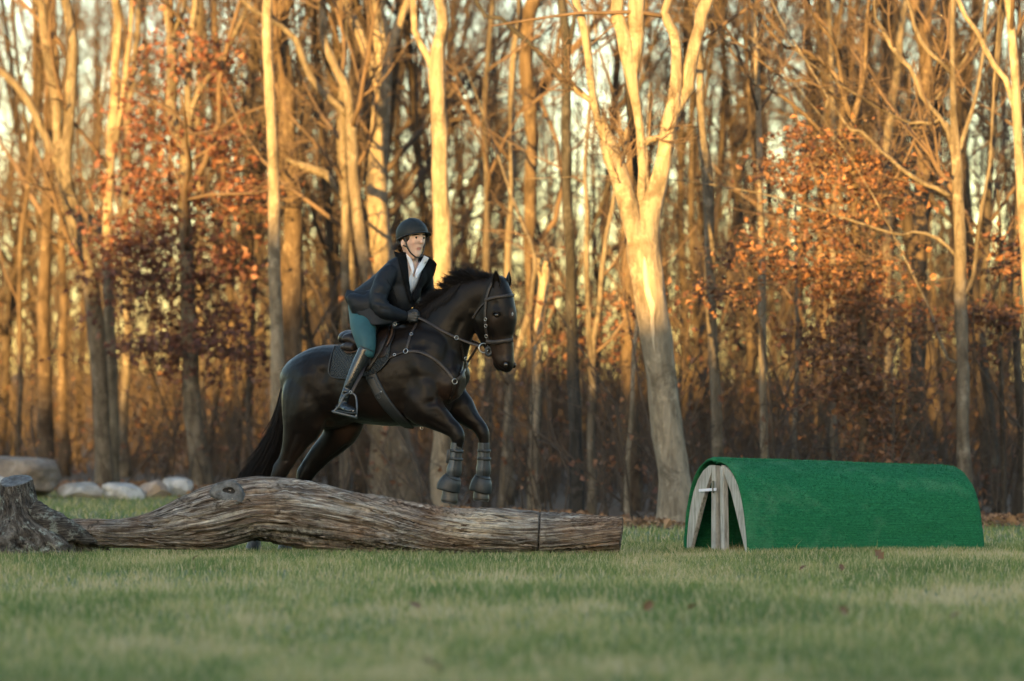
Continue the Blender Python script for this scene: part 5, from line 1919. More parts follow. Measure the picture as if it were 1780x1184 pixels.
# visor
Vv = []
for k, (dr, du) in enumerate(((0.0, 0.004), (0.016, 0.0), (0.030, -0.006), (0.033, -0.008), (0.030, -0.011), (0.014, -0.006), (-0.004, -0.002))):
    for b in np.linspace(-1.12, 1.12, 25):
        e0 = math.asin(low[int(round((b % (2 * math.pi)) / (2 * math.pi) * n_az)) % n_az] / hr3[2])
        fall = max(0.0, math.cos(b / 1.15 * math.pi / 2)) ** 0.7
        Vv.append(helm(b, e0, 0.002 + dr * fall) + UH * (du * (0.4 + 0.6 * fall) + 0.002))
Vv = np.array(Vv)
ix = np.arange(len(Vv)).reshape(7, 25)
ix2 = np.vstack([ix, ix[:1]])
qd = np.stack([ix2[:-1, :-1], ix2[:-1, 1:], ix2[1:, 1:], ix2[1:, :-1]], -1).reshape(-1, 4)
part('visor', (Vv, [qd]), M['helmet'], hel)
rim = np.array([helm(b, math.asin(low[i] / hr3[2]), 0.001) for i, b in enumerate(az)] + [helm(az[0], math.asin(low[0] / hr3[2]), 0.001)])
part('rim', tube1(rim, 0.0045, 6), M['strap_black'], hel)
for w in (0.045, 0.062):
    pts = [helm(b, e, 0.003) for b, e in zip(np.linspace(-0.34, 0.20, 7), np.full(7, 0.42 + w * 4))]
    part('vent_line', tube1(pts, 0.0022, 6), M['strap_black'], hel)
for s in (-1, 1):
    part('strap', tube1([hp(0.022, s * 0.083, 0.035), hp(0.030, s * 0.0765, -0.01), hp(0.036, s * 0.069, -0.045), hp(0.046, s * 0.050, -0.080), hp(0.056, s * 0.020, -0.107), hp(0.058, 0, -0.111)], 0.0056, 8, 22), M['strap_black'], hel)
    part('strap', tube1([hp(-0.055, s * 0.086, 0.010), hp(-0.02, s * 0.083, -0.025), hp(0.034, s * 0.071, -0.045)], 0.0045, 8, 14), M['strap_black'], hel)
part('buckle', box(hp(0.052, 0.034, -0.100), (0.012, 0.026, 0.012), np.array([FH, SL, UH])), M['strap_black'], hel)

# --- jacket (fused shell, opened at the front)
skirt = [(668, 520, 27, 0.165, 27.80), (650, 528, 31, 0.18, 27.82), (638, 527, 26, 0.19, 27.82), (626, 521, 18, 0.185, 27.80), (618, 516, 10, 0.17, 27.79)]
skirt2 = [(650, 520, 28, 0.18, 27.80), (648, 540, 30, 0.205, 27.80), (652, 553, 24, 0.225, 27.79), (660, 560, 9, 0.225, 27.78)]
jk = [body_loft(torso, LTT, 1.0), body_loft(r_arm, LT, 1.0), body_loft(l_arm, LT, 1.0), body_loft(skirt, LT, 1.0), body_loft(skirt2, LT, 1.0)]
jk.append(body_loft([(664, 520, 24, 0.10, 27.63), (644, 533, 29, 0.115, 27.605), (632, 532, 26, 0.11, 27.605), (621, 524, 17, 0.10, 27.62), (613, 515, 9, 0.08, 27.64)], LT))
jk.append(body_loft([(690, 492, 30, 0.15, 27.73), (700, 512, 28, 0.14, 27.71), (706, 530, 20, 0.11, 27.69), (708, 543, 9, 0.07, 27.68)], LTT))
jk.append(body_loft([(622, 540, 14, 0.07, 27.70), (634, 552, 12, 0.08, 27.60), (652, 558, 10, 0.07, 27.58), (672, 556, 8, 0.05, 27.60)], LT))
V, Q = fuse(jk, 0.0085, 4, 0.5)
N = vnormals(V, Q)
# folds in the sleeves and skirt
V += N * (0.0045 * fbm(V * np.array([11, 11, 20]), 8, 3))[:, None]
for (x0, y0, x1, y1, dd, am) in ((652, 523, 672, 527, 27.42, -0.010), (655, 508, 675, 512, 27.46, -0.007), (646, 530, 660, 546, 27.4, 0.006), (672, 500, 690, 520, 27.55, -0.008), (664, 536, 690, 540, 27.42, -0.007),
                                 (608, 520, 640, 536, 27.6, -0.008), (612, 528, 645, 552, 27.6, 0.006), (650, 490, 664, 498, 27.48, 0.005)):
    bump_at(V, N, P(x0, y0, dd), 0.016, am * 1.4, P(x1, y1, dd))
B_J = bvh_of(V, Q)
N = vnormals(V, Q)


def to_px(Vw):
    rel = Vw - np.array([0, 0, CAM_H])
    dep = rel[:, 1] * CA + rel[:, 2] * SA
    up = -rel[:, 1] * SA + rel[:, 2] * CA
    return np.stack([890 + F_PX * rel[:, 0] / dep, 592 - F_PX * up / dep], 1)


def inside(poly, p):
    poly = np.asarray(poly, float)
    x, y = p[:, 0], p[:, 1]
    c = np.zeros(len(p), bool)
    j = len(poly) - 1
    for i in range(len(poly)):
        xi, yi = poly[i]
        xj, yj = poly[j]
        c ^= ((yi > y) != (yj > y)) & (x < (xj - xi) * (y - yi) / (yj - yi + 1e-12) + xi)
        j = i
    return c


def cut(V, Q, N, poly):
    c = V[Q].mean(1)
    fn = N[Q].mean(1)
    vis = fn[:, 1] < 0.1
    k = ~(inside(poly, to_px(c)) & vis)
    Q2 = Q[k]
    used = np.unique(Q2)
    mp = -np.ones(len(V), int)
    mp[used] = np.arange(len(used))
    return V[used], mp[Q2]


opening = [(700, 434), (705, 452), (707, 475), (710, 496), (714, 515), (722, 503), (730, 488), (737, 468), (743, 450), (740, 434)]
V2, Q2 = cut(V, Q, N, opening)
jac = part('jacket', (V2, [Q2]), M['jacket'], person)


def strip(ea, eb, n, m, bvh, off, thick, bulge=0.0):
    """Cloth or leather patch between two pixel polylines, laid on a surface and given thickness."""
    a, b = resample(np.asarray(ea, float), n), resample(np.asarray(eb, float), n)
    pts = np.zeros((n, m, 3))
    nor = np.zeros((n, m, 3))
    miss = np.zeros((n, m), bool)
    for i in range(n):
        for j in range(m):
            q = a[i] * (1 - j / (m - 1)) + b[i] * (j / (m - 1))
            h = hit(bvh, q[0], q[1])
            if h is None:
                miss[i, j] = True
                pts[i, j, :2] = q
            else:
                pts[i, j], nor[i, j] = h
    ok = np.argwhere(~miss)
    for i, j in np.argwhere(miss):
        k = ok[np.argmin(((ok - (i, j)) ** 2).sum(1))]
        src = pts[k[0], k[1]]
        pts[i, j] = P(pts[i, j, 0], pts[i, j, 1], src[1])
        nor[i, j] = nor[k[0], k[1]]
    for _ in range(3):
        nor[1:-1] = nor[:-2] + 2 * nor[1:-1] + nor[2:]
        nor[:, 1:-1] = nor[:, :-2] + 2 * nor[:, 1:-1] + nor[:, 2:]
        nor = nrm(nor)
    u = np.linspace(0, 1, m)[None, :, None]
    pb = bulge * (np.sin(np.pi * u))
    top = pts + nor * (off + thick + pb)
    bot = pts + nor * (off + pb * 0)
    Vv = np.concatenate([top.reshape(-1, 3), bot.reshape(-1, 3)])
    ix = np.arange(n * m).reshape(n, m)
    q = np.stack([ix[:-1, :-1], ix[:-1, 1:], ix[1:, 1:], ix[1:, :-1]], -1).reshape(-1, 4)
    o = n * m
    loop = np.concatenate([ix[0, :-1], ix[:-1, -1], ix[-1, :0:-1], ix[:0:-1, 0]])
    nx = np.roll(loop, -1)
    side = np.stack([loop, loop + o, nx + o, nx], -1)
    uu = np.stack(np.meshgrid(np.linspace(0, 1, n), np.linspace(0, 1, m), indexing='ij'), -1).reshape(-1, 2)
    return Vv, [np.vstack([q, q[:, ::-1] + o, side])], np.vstack([uu, uu])


def patch(name, ea, eb, n, m, bvh, off, thick, mat, parent, bulge=0.0, both=False):
    Vv, fs, uv = strip(ea, eb, n, m, bvh, off, thick, bulge)
    o = link(name, mesh_np(name, Vv, fs, [mat], True, uv=uv), parent)
    if both:
        link(name, mesh_np(name, mirror(Vv), [f[:, ::-1] for f in fs], [mat], True, uv=uv), parent)
    return o


# loose coat tail and hem lying over the hip
def sheet(name, ea, eb, n, m, thick, mat, parent, wave=0.0):
    a, b = resample(np.array([P(*p) for p in ea]), n), resample(np.array([P(*p) for p in eb]), n)
    g = np.stack([a * (1 - w) + b * w for w in np.linspace(0, 1, m)], 1)
    nn = nrm(np.cross(np.gradient(g, axis=0), np.gradient(g, axis=1)))
    if nn[..., 1].mean() > 0:
        nn = -nn
    u_, w_ = np.meshgrid(np.linspace(0, 1, n), np.linspace(0, 1, m), indexing='ij')
    g = g + nn * (0.020 * np.sin(np.pi * w_) + wave * np.sin(u_ * 15 + w_ * 3) * w_ + wave * 0.8 * fbm(g.reshape(-1, 3) * 14, 4, 3).reshape(u_.shape))[..., None]
    V_ = np.vstack([(g + nn * thick / 2).reshape(-1, 3), (g - nn * thick / 2).reshape(-1, 3)])
    ix = np.arange(n * m).reshape(n, m)
    q = np.stack([ix[:-1, :-1], ix[:-1, 1:], ix[1:, 1:], ix[1:, :-1]], -1).reshape(-1, 4)
    o = n * m
    loop = np.concatenate([ix[0, :-1], ix[:-1, -1], ix[-1, :0:-1], ix[:0:-1, 0]])
    return part(name, (V_, [np.vstack([q, q[:, ::-1] + o, np.stack([loop, loop + o, np.roll(loop, -1) + o, np.roll(loop, -1)], -1)])]), mat, parent)


sheet('coat_tail', [(604, 503.5, 27.66), (622, 507, 27.60), (642, 506, 27.56), (660, 512, 27.54), (676, 524, 27.52)], [(606, 529, 27.64), (614, 539, 27.56), (630, 552, 27.50), (650, 566, 27.46), (684, 561, 27.50)], 40, 22, 0.008, M['jacket'], jac, 0.006)

# shirt under it, open at the neck
sh_rows = [(655, 518, 22, 0.12, 27.81), (683, 499, 32.5, 0.132, 27.755), (700, 481, 30, 0.140, 27.735), (708, 464, 22, 0.125, 27.725), (712, 453, 14.5, 0.090, 27.715), (713.5, 446, 13.5, 0.064, 27.71), (714.5, 439, 13.5, 0.058, 27.71)]
V3, Q3 = fuse([body_loft(sh_rows, LTT, 1.0)], 0.007, 2)
N3 = vnormals(V3, Q3)
V4, Q4 = cut(V3, Q3, N3, [(711, 436), (712.5, 452), (716.5, 472), (718.5, 484), (722, 472), (727, 458), (733, 446), (731, 436)])
shirt = part('shirt', (V4, [Q4]), M['shirt'], person)
B_S = bvh_of(V3, Q3)
patch('collar', [(705.5, 438), (707.5, 450), (711, 462), (716.5, 478)], [(711.5, 438), (714, 448), (716.5, 458), (718, 470)], 16, 6, B_S, 0.008, 0.004, M['shirt'], shirt)
patch('collar', [(740, 449), (735, 459), (728, 471), (719.5, 484)], [(731.5, 445), (726.5, 455), (721.5, 466), (717.5, 479)], 16, 6, B_S, 0.022, 0.004, M['shirt'], shirt)
zp = [hit(B_S, 718 - 0.1 * (y - 484), y) for y in (485, 490, 495, 500, 504)]
part('zip', tube1([z[0] + np.array([0, -0.004, 0]) for z in zp if z], 0.003, 6), M['shirt'], shirt)

# lapels, collar, button
patch('lapel', [(705, 441), (707.5, 462), (709.5, 484), (712, 504), (715.5, 522)], [(690, 445), (694, 462), (699, 482), (704, 503), (711, 526)], 22, 8, B_J, 0.004, 0.008, M['jacket_trim'], jac, 0.010)
patch('lapel', [(740, 449), (734.5, 466), (727.5, 486), (721, 502), (714.5, 518)], [(757, 461), (752, 478), (743, 495), (732, 511), (719, 526)], 22, 8, B_J, 0.004, 0.008, M['jacket_trim'], jac, 0.012)
cn = P(712, 455, 27.715)
Vc = []
aa = np.linspace(R(48), R(312), 41)
for rr0, zz in ((0.074, -0.012), (0.086, 0.03), (0.104, 0.062), (0.112, 0.072), (0.116, 0.068), (0.108, 0.05), (0.096, 0.02), (0.090, -0.014)):
    for b in aa:
        lft = smooth01((R(150) - b) / R(90))
        rgt = smooth01((b - R(210)) / R(90))
        wv = 0.004 * math.sin(b * 5)
        rr1 = rr0 + lft * 0.050 * (zz + 0.012) / 0.08 + rgt * 0.012 + wv
        Vc.append(cn + FT * math.cos(b) * rr1 * 0.85 + LTT * math.sin(b) * rr1 + np.array([0, 0, zz - lft * 0.030 - rgt * 0.026 + 0.006 * math.cos(b * 3)]))
Vc = np.array(Vc)
ix = np.arange(len(Vc)).reshape(8, 41)
ix2 = np.vstack([ix, ix[:1]])
qd = np.stack([ix2[:-1, :-1], ix2[:-1, 1:], ix2[1:, 1:], ix2[1:, :-1]], -1).reshape(-1, 4)
caps = np.array([[ix[0, e], ix[1, e], ix[6, e], ix[7, e]] for e in (0, 40)] + [[ix[1, e], ix[2, e], ix[5, e], ix[6, e]] for e in (0, 40)] + [[ix[2, e], ix[3, e], ix[4, e], ix[5, e]] for e in (0, 40)])
part('collar', (Vc, [np.vstack([qd, caps])]), M['jacket_trim'], jac)
h = hit(B_J, 716, 535) or hit(B_J, 708, 530)
part('button', ball(h[0] + h[1] * 0.006, (0.010, 0.010, 0.007), 10), M['gold'], jac)
# seam and pocket lines
for path in ([(697, 447), (703, 470), (708, 492), (713, 512)], [(672, 486), (684, 505), (690, 526)]):
    pts = [hit(B_J, *q) for q in resample(path, 14)]
    part('seam', tube1([h[0] + h[1] * 0.001 for h in pts if h], 0.0022, 6), M['jacket_trim'], jac)
for C_, s_ in ((r_arm, 1), (l_arm, 1)):
    a_, b_ = P(*C_[-1][:2], C_[-1][4]), P(*C_[-2][:2], C_[-2][4])
    V_, f_ = torus(a_, a_ - b_, 0.036, 0.006, 22, 8)
    part('cuff', (V_, f_), M['jacket_trim'], jac)

# gloves
for w, o_ in ((W_R, OUT), (W_L, -OUT)):
    V_, q_ = fuse(fist(w, FW, o_, -1, 1.08), 0.0042, 2)
    g = part('glove', (V_, [q_]), M['glove'], person)

# breeches
V_, q_ = fuse([body_loft(r_thigh, LT, 1.0), body_loft(r_thigh, LT, 1.0, mir=True), ball(P(629, 536, 27.83), (0.09, 0.145, 0.09), 14, np.array([HD, LT, (0, 0, 1)])),
               body_loft([(637, 600, 14, 0.064, 27.42), (634, 616, 12.0, 0.054, 27.41), (632, 622, 9, 0.045, 27.41)], LT), body_loft([(637, 600, 14, 0.064, 27.42), (634, 616, 12.0, 0.054, 27.41), (632, 622, 9, 0.045, 27.41)], LT, mir=True)], 0.009, 5)
N_ = vnormals(V_, q_)
V_ += N_ * (0.0022 * fbm(V_ * np.array([14, 14, 26]), 12, 3))[:, None]
part('breeches', (V_, [q_]), M['breeches'], person)

# boots: straight top, creased at the ankle
for mir in (False, True):
    sole_rows = [(587, 714, 2.0, 0.030, 27.475), (594, 714.5, 2.2, 0.036, 27.43), (600, 715, 2.2, 0.040, 27.37), (607, 716.5, 2.2, 0.043, 27.30), (613, 718, 2.0, 0.034, 27.23)]
    V_, q_ = fuse([body_loft(r_calf, LT, 1.0, 26, 22, mir), body_loft(r_foot, FOOT_L, 1.0, 20, 20, mir)], 0.007, 3)
    N_ = vnormals(V_, q_)
    for k, (yy, am) in enumerate(((676, -0.006), (682, 0.005), (687, -0.007), (692, 0.004), (697, -0.005))):
        cpt = P(607 - k * 2.4, yy, 27.36)
        c2 = P(595 - k * 1.0, yy - 3, 27.36)
        if mir:
            cpt, c2 = mirror(cpt), mirror(c2)
        bump_at(V_, N_, cpt, 0.011, am, c2)
    b = part('riding_boot', (V_, [q_]), M['boot'], person)
    part('sole', body_loft(sole_rows, FOOT_L, 1.0, 16, 16, mir), M['rubber'], b)
    tc, tn = P(637, 606, 27.41), P(637, 606, 27.41) - P(630, 622, 27.41)
    if mir:
        tc, tn = mirror(tc), mirror(tc + tn) - mirror(tc)
    V_, f_ = torus(tc, tn, 0.058, 0.004, 26, 6)
    part('boot_top', (V_, f_), M['strap_black'], b)

# ------------------------------------------------------------------ saddle and tack
saddle = thing('saddle', tuple(HP(650, 600, 0)), 'dark brown leather jumping saddle under the rider on the horse back', 'saddle')
V_, q_ = fuse([limb([(600, 596, 9, 0.11, 0), (606, 588, 15, 0.145, 0), (618, 591, 14, 0.16, 0), (636, 596, 11, 0.14, 0), (658, 591, 12, 0.115, 0), (677, 580, 14, 0.10, 0), (688, 571, 9, 0.07, 0)]),
               limb([(599, 590, 9, 0.06, -0.17), (612, 590, 12, 0.06, -0.17), (628, 600, 9, 0.05, -0.19)])], 0.009, 4)
part('seat', (V_, [q_]), M['leather'], saddle)
part('cantle_panel', limb([(597, 604, 6, 0.06, -0.20), (606, 603, 9, 0.07, -0.20), (620, 605, 8, 0.06, -0.22)]), M['leather_grey'], saddle)
part('piping', tube1([HP(598, 610, -0.235), HP(604, 612.5, -0.255), HP(612, 612.5, -0.262), HP(622, 610, -0.265)], 0.006, 8, 16), M['leather_brown'], saddle)
patch('flap', [(679, 572), (678, 584), (671, 602), (660, 622), (648, 640), (643, 646)], [(650, 584), (644, 594), (640, 606), (636, 620), (634, 634), (634, 646)], 24, 12, BVH_H, 0.022, 0.008, M['leather'], saddle, 0.012, True)
patch('panel', [(688, 572), (686, 588), (678, 604), (670, 622)], [(672, 580), (670, 594), (660, 612), (652, 626)], 16, 8, BVH_H, 0.012, 0.008, M['leather'], saddle, 0.0, True)
V_, f_ = strap_mesh([(683, 569), (685, 580), (681, 595), (674, 606)], 0.012, 0.012, BVH_H, 0.03, 20)
part('knee_roll', (V_, f_), M['leather_brown'], saddle)
V_, f_ = strap_mesh([(664, 576), (658, 592), (651, 612), (646, 638)], 0.010, 0.012, BVH_H, 0.042, 20)
part('flap_edge', (V_, f_), M['leather_grey'], saddle)
part('d_ring', torus(HP(683, 565, -0.12), -LT, 0.014, 0.003), M['steel'], saddle)
# stirrups: leather, iron, tread
for mir in (False, True):
    f3 = (lambda p: mirror(p)) if mir else (lambda p: p)
    pts = np.array([f3(P(634, 634, 27.40)), f3(P(628, 650, 27.35)), f3(P(619, 667, 27.33)), f3(P(610.5, 684, 27.32))])
    V_, f_ = strap_mesh(pts, 0.024, 0.005, None, depth=LT if mir else -LT, n=20)
    stl = part('stirrup_leather', (V_, f_), M['leather'], saddle)
    iron = [P(609, 683, 27.32), P(601, 685.5, 27.31), P(596, 692, 27.30), P(589, 706, 27.29), P(580, 715, 27.285)]
    iron2 = [P(609, 683, 27.32), P(616.5, 686.5, 27.31), P(619.5, 694, 27.30), P(620.5, 708, 27.275), P(619, 725, 27.25)]
    ir = part('stirrup_iron', join([tube1([f3(p) for p in iron], 0.0075, 10, 22), tube1([f3(p) for p in iron2], 0.0075, 10, 22)]), M['steel_dark'], stl)
    tr0, tr1 = f3(P(579, 716, 27.285)), f3(P(619, 726, 27.25))
    d_ = nrm(tr1 - tr0)
    fw_ = np.array([0.35, -0.93, 0.0])
    fw_ = nrm(fw_ - (fw_ @ d_) * d_)
    up_ = np.cross(d_, fw_)
    part('tread', box((tr0 + tr1) / 2, (np.linalg.norm(tr1 - tr0) + 0.008, 0.055, 0.014), np.array([d_, fw_, up_])), M['neoprene_pale'], stl)
    part('buckle', torus(f3(P(609.5, 682, 27.315)), LT, 0.010, 0.0035, 16, 6), M['steel'], stl)

# saddle pad with diamond quilting
t = NT('quilted_pad')
uvn = t.n('TexCoord')
sx = t.n('SeparateXYZ')
t.l(uvn.outputs['UV'], sx.inputs[0])
p1 = t.math('ADD', t.math('MULTIPLY', sx.outputs[0], 22.0), t.math('MULTIPLY', sx.outputs[1], 9.0))
p2 = t.math('SUBTRACT', t.math('MULTIPLY', sx.outputs[0], 22.0), t.math('MULTIPLY', sx.outputs[1], 9.0))
q1 = t.math('ABSOLUTE', t.math('SINE', t.math('MULTIPLY', p1, math.pi)))
q2 = t.math('ABSOLUTE', t.math('SINE', t.math('MULTIPLY', p2, math.pi)))
t.bump(t.math('POWER', t.math('MULTIPLY', q1, q2), 0.4), 0.9, 0.012)
t.base(t.ramp(t.noise(t.coord('Object'), 90, 3), [(0.3, (0.010, 0.014, 0.017)), (0.7, (0.020, 0.026, 0.030))]))
t.set(Roughness=0.75)
M['pad'] = t.m
pad = thing('saddle_pad', tuple(HP(600, 630, -0.28)), 'dark quilted saddle pad showing behind the rider leg', 'saddle pad')
padm = patch('quilted_cloth', [(581, 606), (600, 602), (625, 602), (655, 594), (684, 578)], [(575, 652), (590, 657), (625, 656), (655, 646), (676, 626)], 40, 14, BVH_H, 0.006, 0.012, M['pad'], pad, 0.0, True)
edge = [(583, 606), (578, 618), (574, 634), (573, 648), (577, 655), (590, 658), (612, 658), (630, 655), (655, 647), (670, 634), (677, 624)]
V_, f_ = strap_mesh(edge, 0.010, 0.008, BVH_H, 0.016, 60)
part('binding', (V_, f_), M['neoprene'], padm)

girth = thing('girth', tuple(HP(690, 700, -0.28)), 'black padded girth running forward down under the horse belly', 'girth')
V_, f_ = strap_mesh([(640, 640), (652, 668), (668, 696), (690, 722), (711, 741)], 0.085, 0.014, BVH_H, 0.004, 40)
gm = part('girth_pad', (V_, f_), M['neoprene'], girth)
V_, f_ = strap_mesh([(645, 658), (652, 672), (659, 684)], 0.055, 0.006, BVH_H, 0.018, 14)
part('elastic', (V_, f_), M['rubber'], gm)
h = hit(BVH_H, 660, 688)
part('emblem', join([torus(h[0] + h[1] * 0.022, h[1], 0.014, 0.0025, 22, 6), torus(h[0] + h[1] * 0.022, h[1], 0.0055, 0.0018, 14, 6)]), M['neoprene_pale'], gm)
h = hit(BVH_H, 664, 681)
part('mark', box(h[0] + h[1] * 0.020, (0.004, 0.006, 0.018)), M['steel'], gm)
h = hit(BVH_H, 711, 738)
part('buckle', torus(HP(733, 744, -0.16), LT, 0.011, 0.003, 16, 6), M['steel'], girth)

bp = thing('breastplate', tuple(HP(745, 620, -0.2)), 'dark leather breastplate with silver rings across the horse shoulder and chest', 'breastplate')


def lstrap(path, w, mat, parent, th=0.006, off=0.003, n=36, lift=None, name='strap'):
    V_, f_ = strap_mesh(path, w, th, BVH_H, off, n, lift=lift)
    return part(name, (V_, f_), M[mat], parent)


def ring_at(px, py, rad, parent, off=0.008, thick=0.003, mat='steel'):
    h = hit(BVH_H, px, py)
    if h is None:
        c, nn = HP(px, py, -0.15), np.array([0, -1.0, 0])
    else:
        c, nn = h
    return part('ring', torus(c + nn * off, nn, rad, thick, 22, 7), M[mat], parent)


s1 = lstrap([(683, 564), (700, 563.5), (718, 563), (727, 560)], 0.018, 'leather', bp, off=0.02)
s2 = lstrap([(727, 557), (721, 570), (713, 585), (707, 608)], 0.020, 'leather_grey', bp)
s3 = lstrap([(704, 612), (686, 618), (668, 627), (650, 636)], 0.018, 'leather', bp)
s4 = lstrap([(709, 611), (724, 611.5), (740, 616), (758, 627), (774, 642), (785, 655), (789, 661)], 0.023, 'leather_grey', bp)
s5 = lstrap([(790, 665), (788.5, 675), (784, 690), (779, 701)], 0.020, 'leather', bp)
s6 = lstrap([(793, 660), (799, 655), (806, 643), (812, 628)], 0.020, 'leather_grey', bp, off=0.01)
ring_at(706, 611, 0.0175, bp)
ring_at(790, 663, 0.0185, bp)
for x, y in ((687, 563.5), (694, 563.5), (708, 563.5), (717, 563.5)):
    ring_at(x, y, 0.010, s1, 0.032)
ring_at(715, 582, 0.012, s2)
ring_at(686, 617.5, 0.009, s3)

bridle = thing('bridle', tuple(head_pt(0.0, -0.1, -0.3)), 'dark leather bridle with padded noseband, bit ring and reins on the horse head', 'bridle')
lstrap([(857, 491), (851, 502), (846, 520), (843.5, 545), (845, 572), (848, 590), (846, 600)], 0.020, 'leather_grey', bridle, name='cheekpiece')
bb = lstrap([(844, 522), (858, 518), (874, 515.5), (886, 514), (891, 513.8)], 0.024, 'leather_grey', bridle, th=0.010, name='browband')
lstrap([(844, 526), (836, 534), (829, 543), (822, 553)], 0.013, 'leather_grey', bridle, name='throatlatch')
lstrap([(847, 594), (858, 595), (872, 593.5), (883, 592), (889, 591.5)], 0.030, 'leather_grey', bridle, th=0.014, off=0.003, name='noseband')
lstrap([(848, 594), (846, 604), (850, 612)], 0.016, 'leather', bridle, name='chin_strap')
for x, y in ((845, 555), (845.5, 566), (846, 584)):
    ring_at(x, y, 0.011, bridle, 0.010, 0.0025)
bit_c = P(840.5, 605, hit(BVH_H, 848, 604)[0][1] - 0.012)
part('bit_ring', torus(bit_c, np.array([0.25, -0.95, 0.1]), 0.034, 0.0042, 28, 8), M['steel'], bridle)
bg_ = P(849, 611, hit(BVH_H, 850, 610)[0][1] - 0.008)
part('bit_guard', torus(bg_, np.array([0.1, -0.98, 0]), 0.026, 0.014, 24, 8, 0.75), M['rubber'], bridle)
# reins
pr = resample([(722, 549.5), (745, 561), (768, 574.5), (792, 586.5), (815, 595.5), (836, 602.5)], 40)
pts = []
hand = W_R + FW * 0.085
for i, (x, y) in enumerate(pr):
    u = i / 39
    h = hit(BVH_H, x, y)
    Yl = hand[1] * (1 - u) + (bit_c[1]) * u
    Yh = h[0][1] - 0.018 if (h is not None and x < 822) else 1e9
    pts.append((x, y, min(Yl, Yh)))
Ys = np.array([p[2] for p in pts])
for _ in range(6):
    Ys[1:-1] = (Ys[:-2] + 2 * Ys[1:-1] + Ys[2:]) / 4
pts = np.array([P(p[0], p[1], yy) for p, yy in zip(pts, Ys)])
V_, f_ = strap_mesh(pts, 0.0185, 0.005, None, n=44, depth=(0.1, -0.97, 0.2))
rein = part('rein', (V_, f_), M['leather_grey'], bridle)
part('rein', (mirror(V_), [f[:, ::-1] for f in f_]), M['leather_grey'], bridle)
part('rein_stop', torus(pts[25] + np.array([0, -0.004, 0]), np.array([0.3, -0.95, 0]), 0.014, 0.003, 18, 6), M['steel'], rein)
# running strap from chest to rein, and the short strap on the neck
a_, b_ = P(812, 630, hit(BVH_H, 806, 636)[0][1] - 0.03), P(829, 603, bit_c[1] + 0.03)
V_, f_ = strap_mesh(np.array([a_, (a_ + b_) / 2 + np.array([0.004, 0, 0]), b_]), 0.016, 0.005, None, n=20, depth=(0, -1, 0))
part('running_strap', (V_, f_), M['leather'], bp)
lstrap([(801, 596), (803, 608), (804, 622), (803, 634), (799, 650)], 0.016, 'leather', bp, off=0.006)
ring_at(806, 622, 0.012, bp, 0.02)

# ------------------------------------------------------------------ fallen log
def wood_mat(name, bark=False):
    t = NT(name)
    tc = t.n('TexCoord')
    mp = t.n('Mapping')
    mp.inputs['Scale'].default_value = (0.85, 9.5, 1) if not bark else (3.2, 6.5, 1)
    t.l(tc.outputs['UV'], mp.inputs[0])
    v = mp.outputs[0]
    f = t.noise(v, 3.0, 8, 0.68, 0.35)
    mp2 = t.n('Mapping')
    mp2.inputs['Scale'].default_value = (0.8, 30, 1) if not bark else (9, 16, 1)
    t.l(tc.outputs['UV'], mp2.inputs[0])
    g = t.noise(mp2.outputs[0], 2.2, 6, 0.7, 0.5)
    o = t.coord('Object')
    big = t.noise(o, 2.4, 4, 0.6)
    if bark:
        c = t.ramp(f, [(0.34, (0.014, 0.011, 0.009)), (0.5, (0.062, 0.052, 0.044)), (0.63, (0.135, 0.12, 0.105)), (0.76, (0.22, 0.21, 0.19))])
        lich = t.ramp(t.noise(o, 13, 4, 0.7), [(0.56, (0, 0, 0)), (0.66, (0.8, 0.8, 0.8))])
        c = t.mix(lich, c, (0.24, 0.26, 0.23))
    else:
        c = t.ramp(f, [(0.33, (0.030, 0.021, 0.016)), (0.45, (0.115, 0.09, 0.074)), (0.55, (0.27, 0.24, 0.21)), (0.66, (0.50, 0.475, 0.44))])
        c = t.mix(t.ramp(big, [(0.40, (0, 0, 0)), (0.60, (0.8, 0.8, 0.8))]), c, t.ramp(f, [(0.33, (0.032, 0.018, 0.012)), (0.5, (0.19, 0.118, 0.075)), (0.68, (0.42, 0.31, 0.22))]))
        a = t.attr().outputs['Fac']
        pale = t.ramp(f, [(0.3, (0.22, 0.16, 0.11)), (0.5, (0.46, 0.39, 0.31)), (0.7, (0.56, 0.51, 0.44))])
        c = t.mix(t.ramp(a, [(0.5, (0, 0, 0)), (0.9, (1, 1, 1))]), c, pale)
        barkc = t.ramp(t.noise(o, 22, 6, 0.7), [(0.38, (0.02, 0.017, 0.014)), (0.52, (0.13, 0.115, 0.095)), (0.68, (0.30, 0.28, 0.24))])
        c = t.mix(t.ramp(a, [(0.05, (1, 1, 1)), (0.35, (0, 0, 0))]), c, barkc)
    iso = t.noise(o, 9, 6, 0.75, 1.2)
    c = t.mix(0.55, c, t.ramp(iso, [(0.34, (0.5, 0.47, 0.45)), (0.48, (1.25, 1.24, 1.22)), (0.64, (2.0, 1.97, 1.92))]), 'MULTIPLY')
    if not bark:
        pb = t.noise(o, 3.6, 6, 0.7, 0.8)
        c = t.mix(t.ramp(pb, [(0.60, (0, 0, 0)), (0.66, (0.85, 0.85, 0.85))]), c, t.ramp(t.noise(o, 26, 5, 0.7), [(0.4, (0.025, 0.018, 0.014)), (0.55, (0.11, 0.085, 0.066)), (0.7, (0.24, 0.205, 0.17))]))
    crack = t.ramp(g, [(0.37, (0.03, 0.03, 0.03)), (0.49, (1, 1, 1))])
    c = t.mix(0.85, c, crack, 'MULTIPLY')
    t.base(c)
    t.bump(t.math('ADD', t.math('ADD', f, iso), t.math('MULTIPLY', g, 0.8)), 0.95, 0.03)
    t.set(Roughness=0.88)
    t.b.inputs['Specular IOR Level'].default_value = 0.2
    return t.m


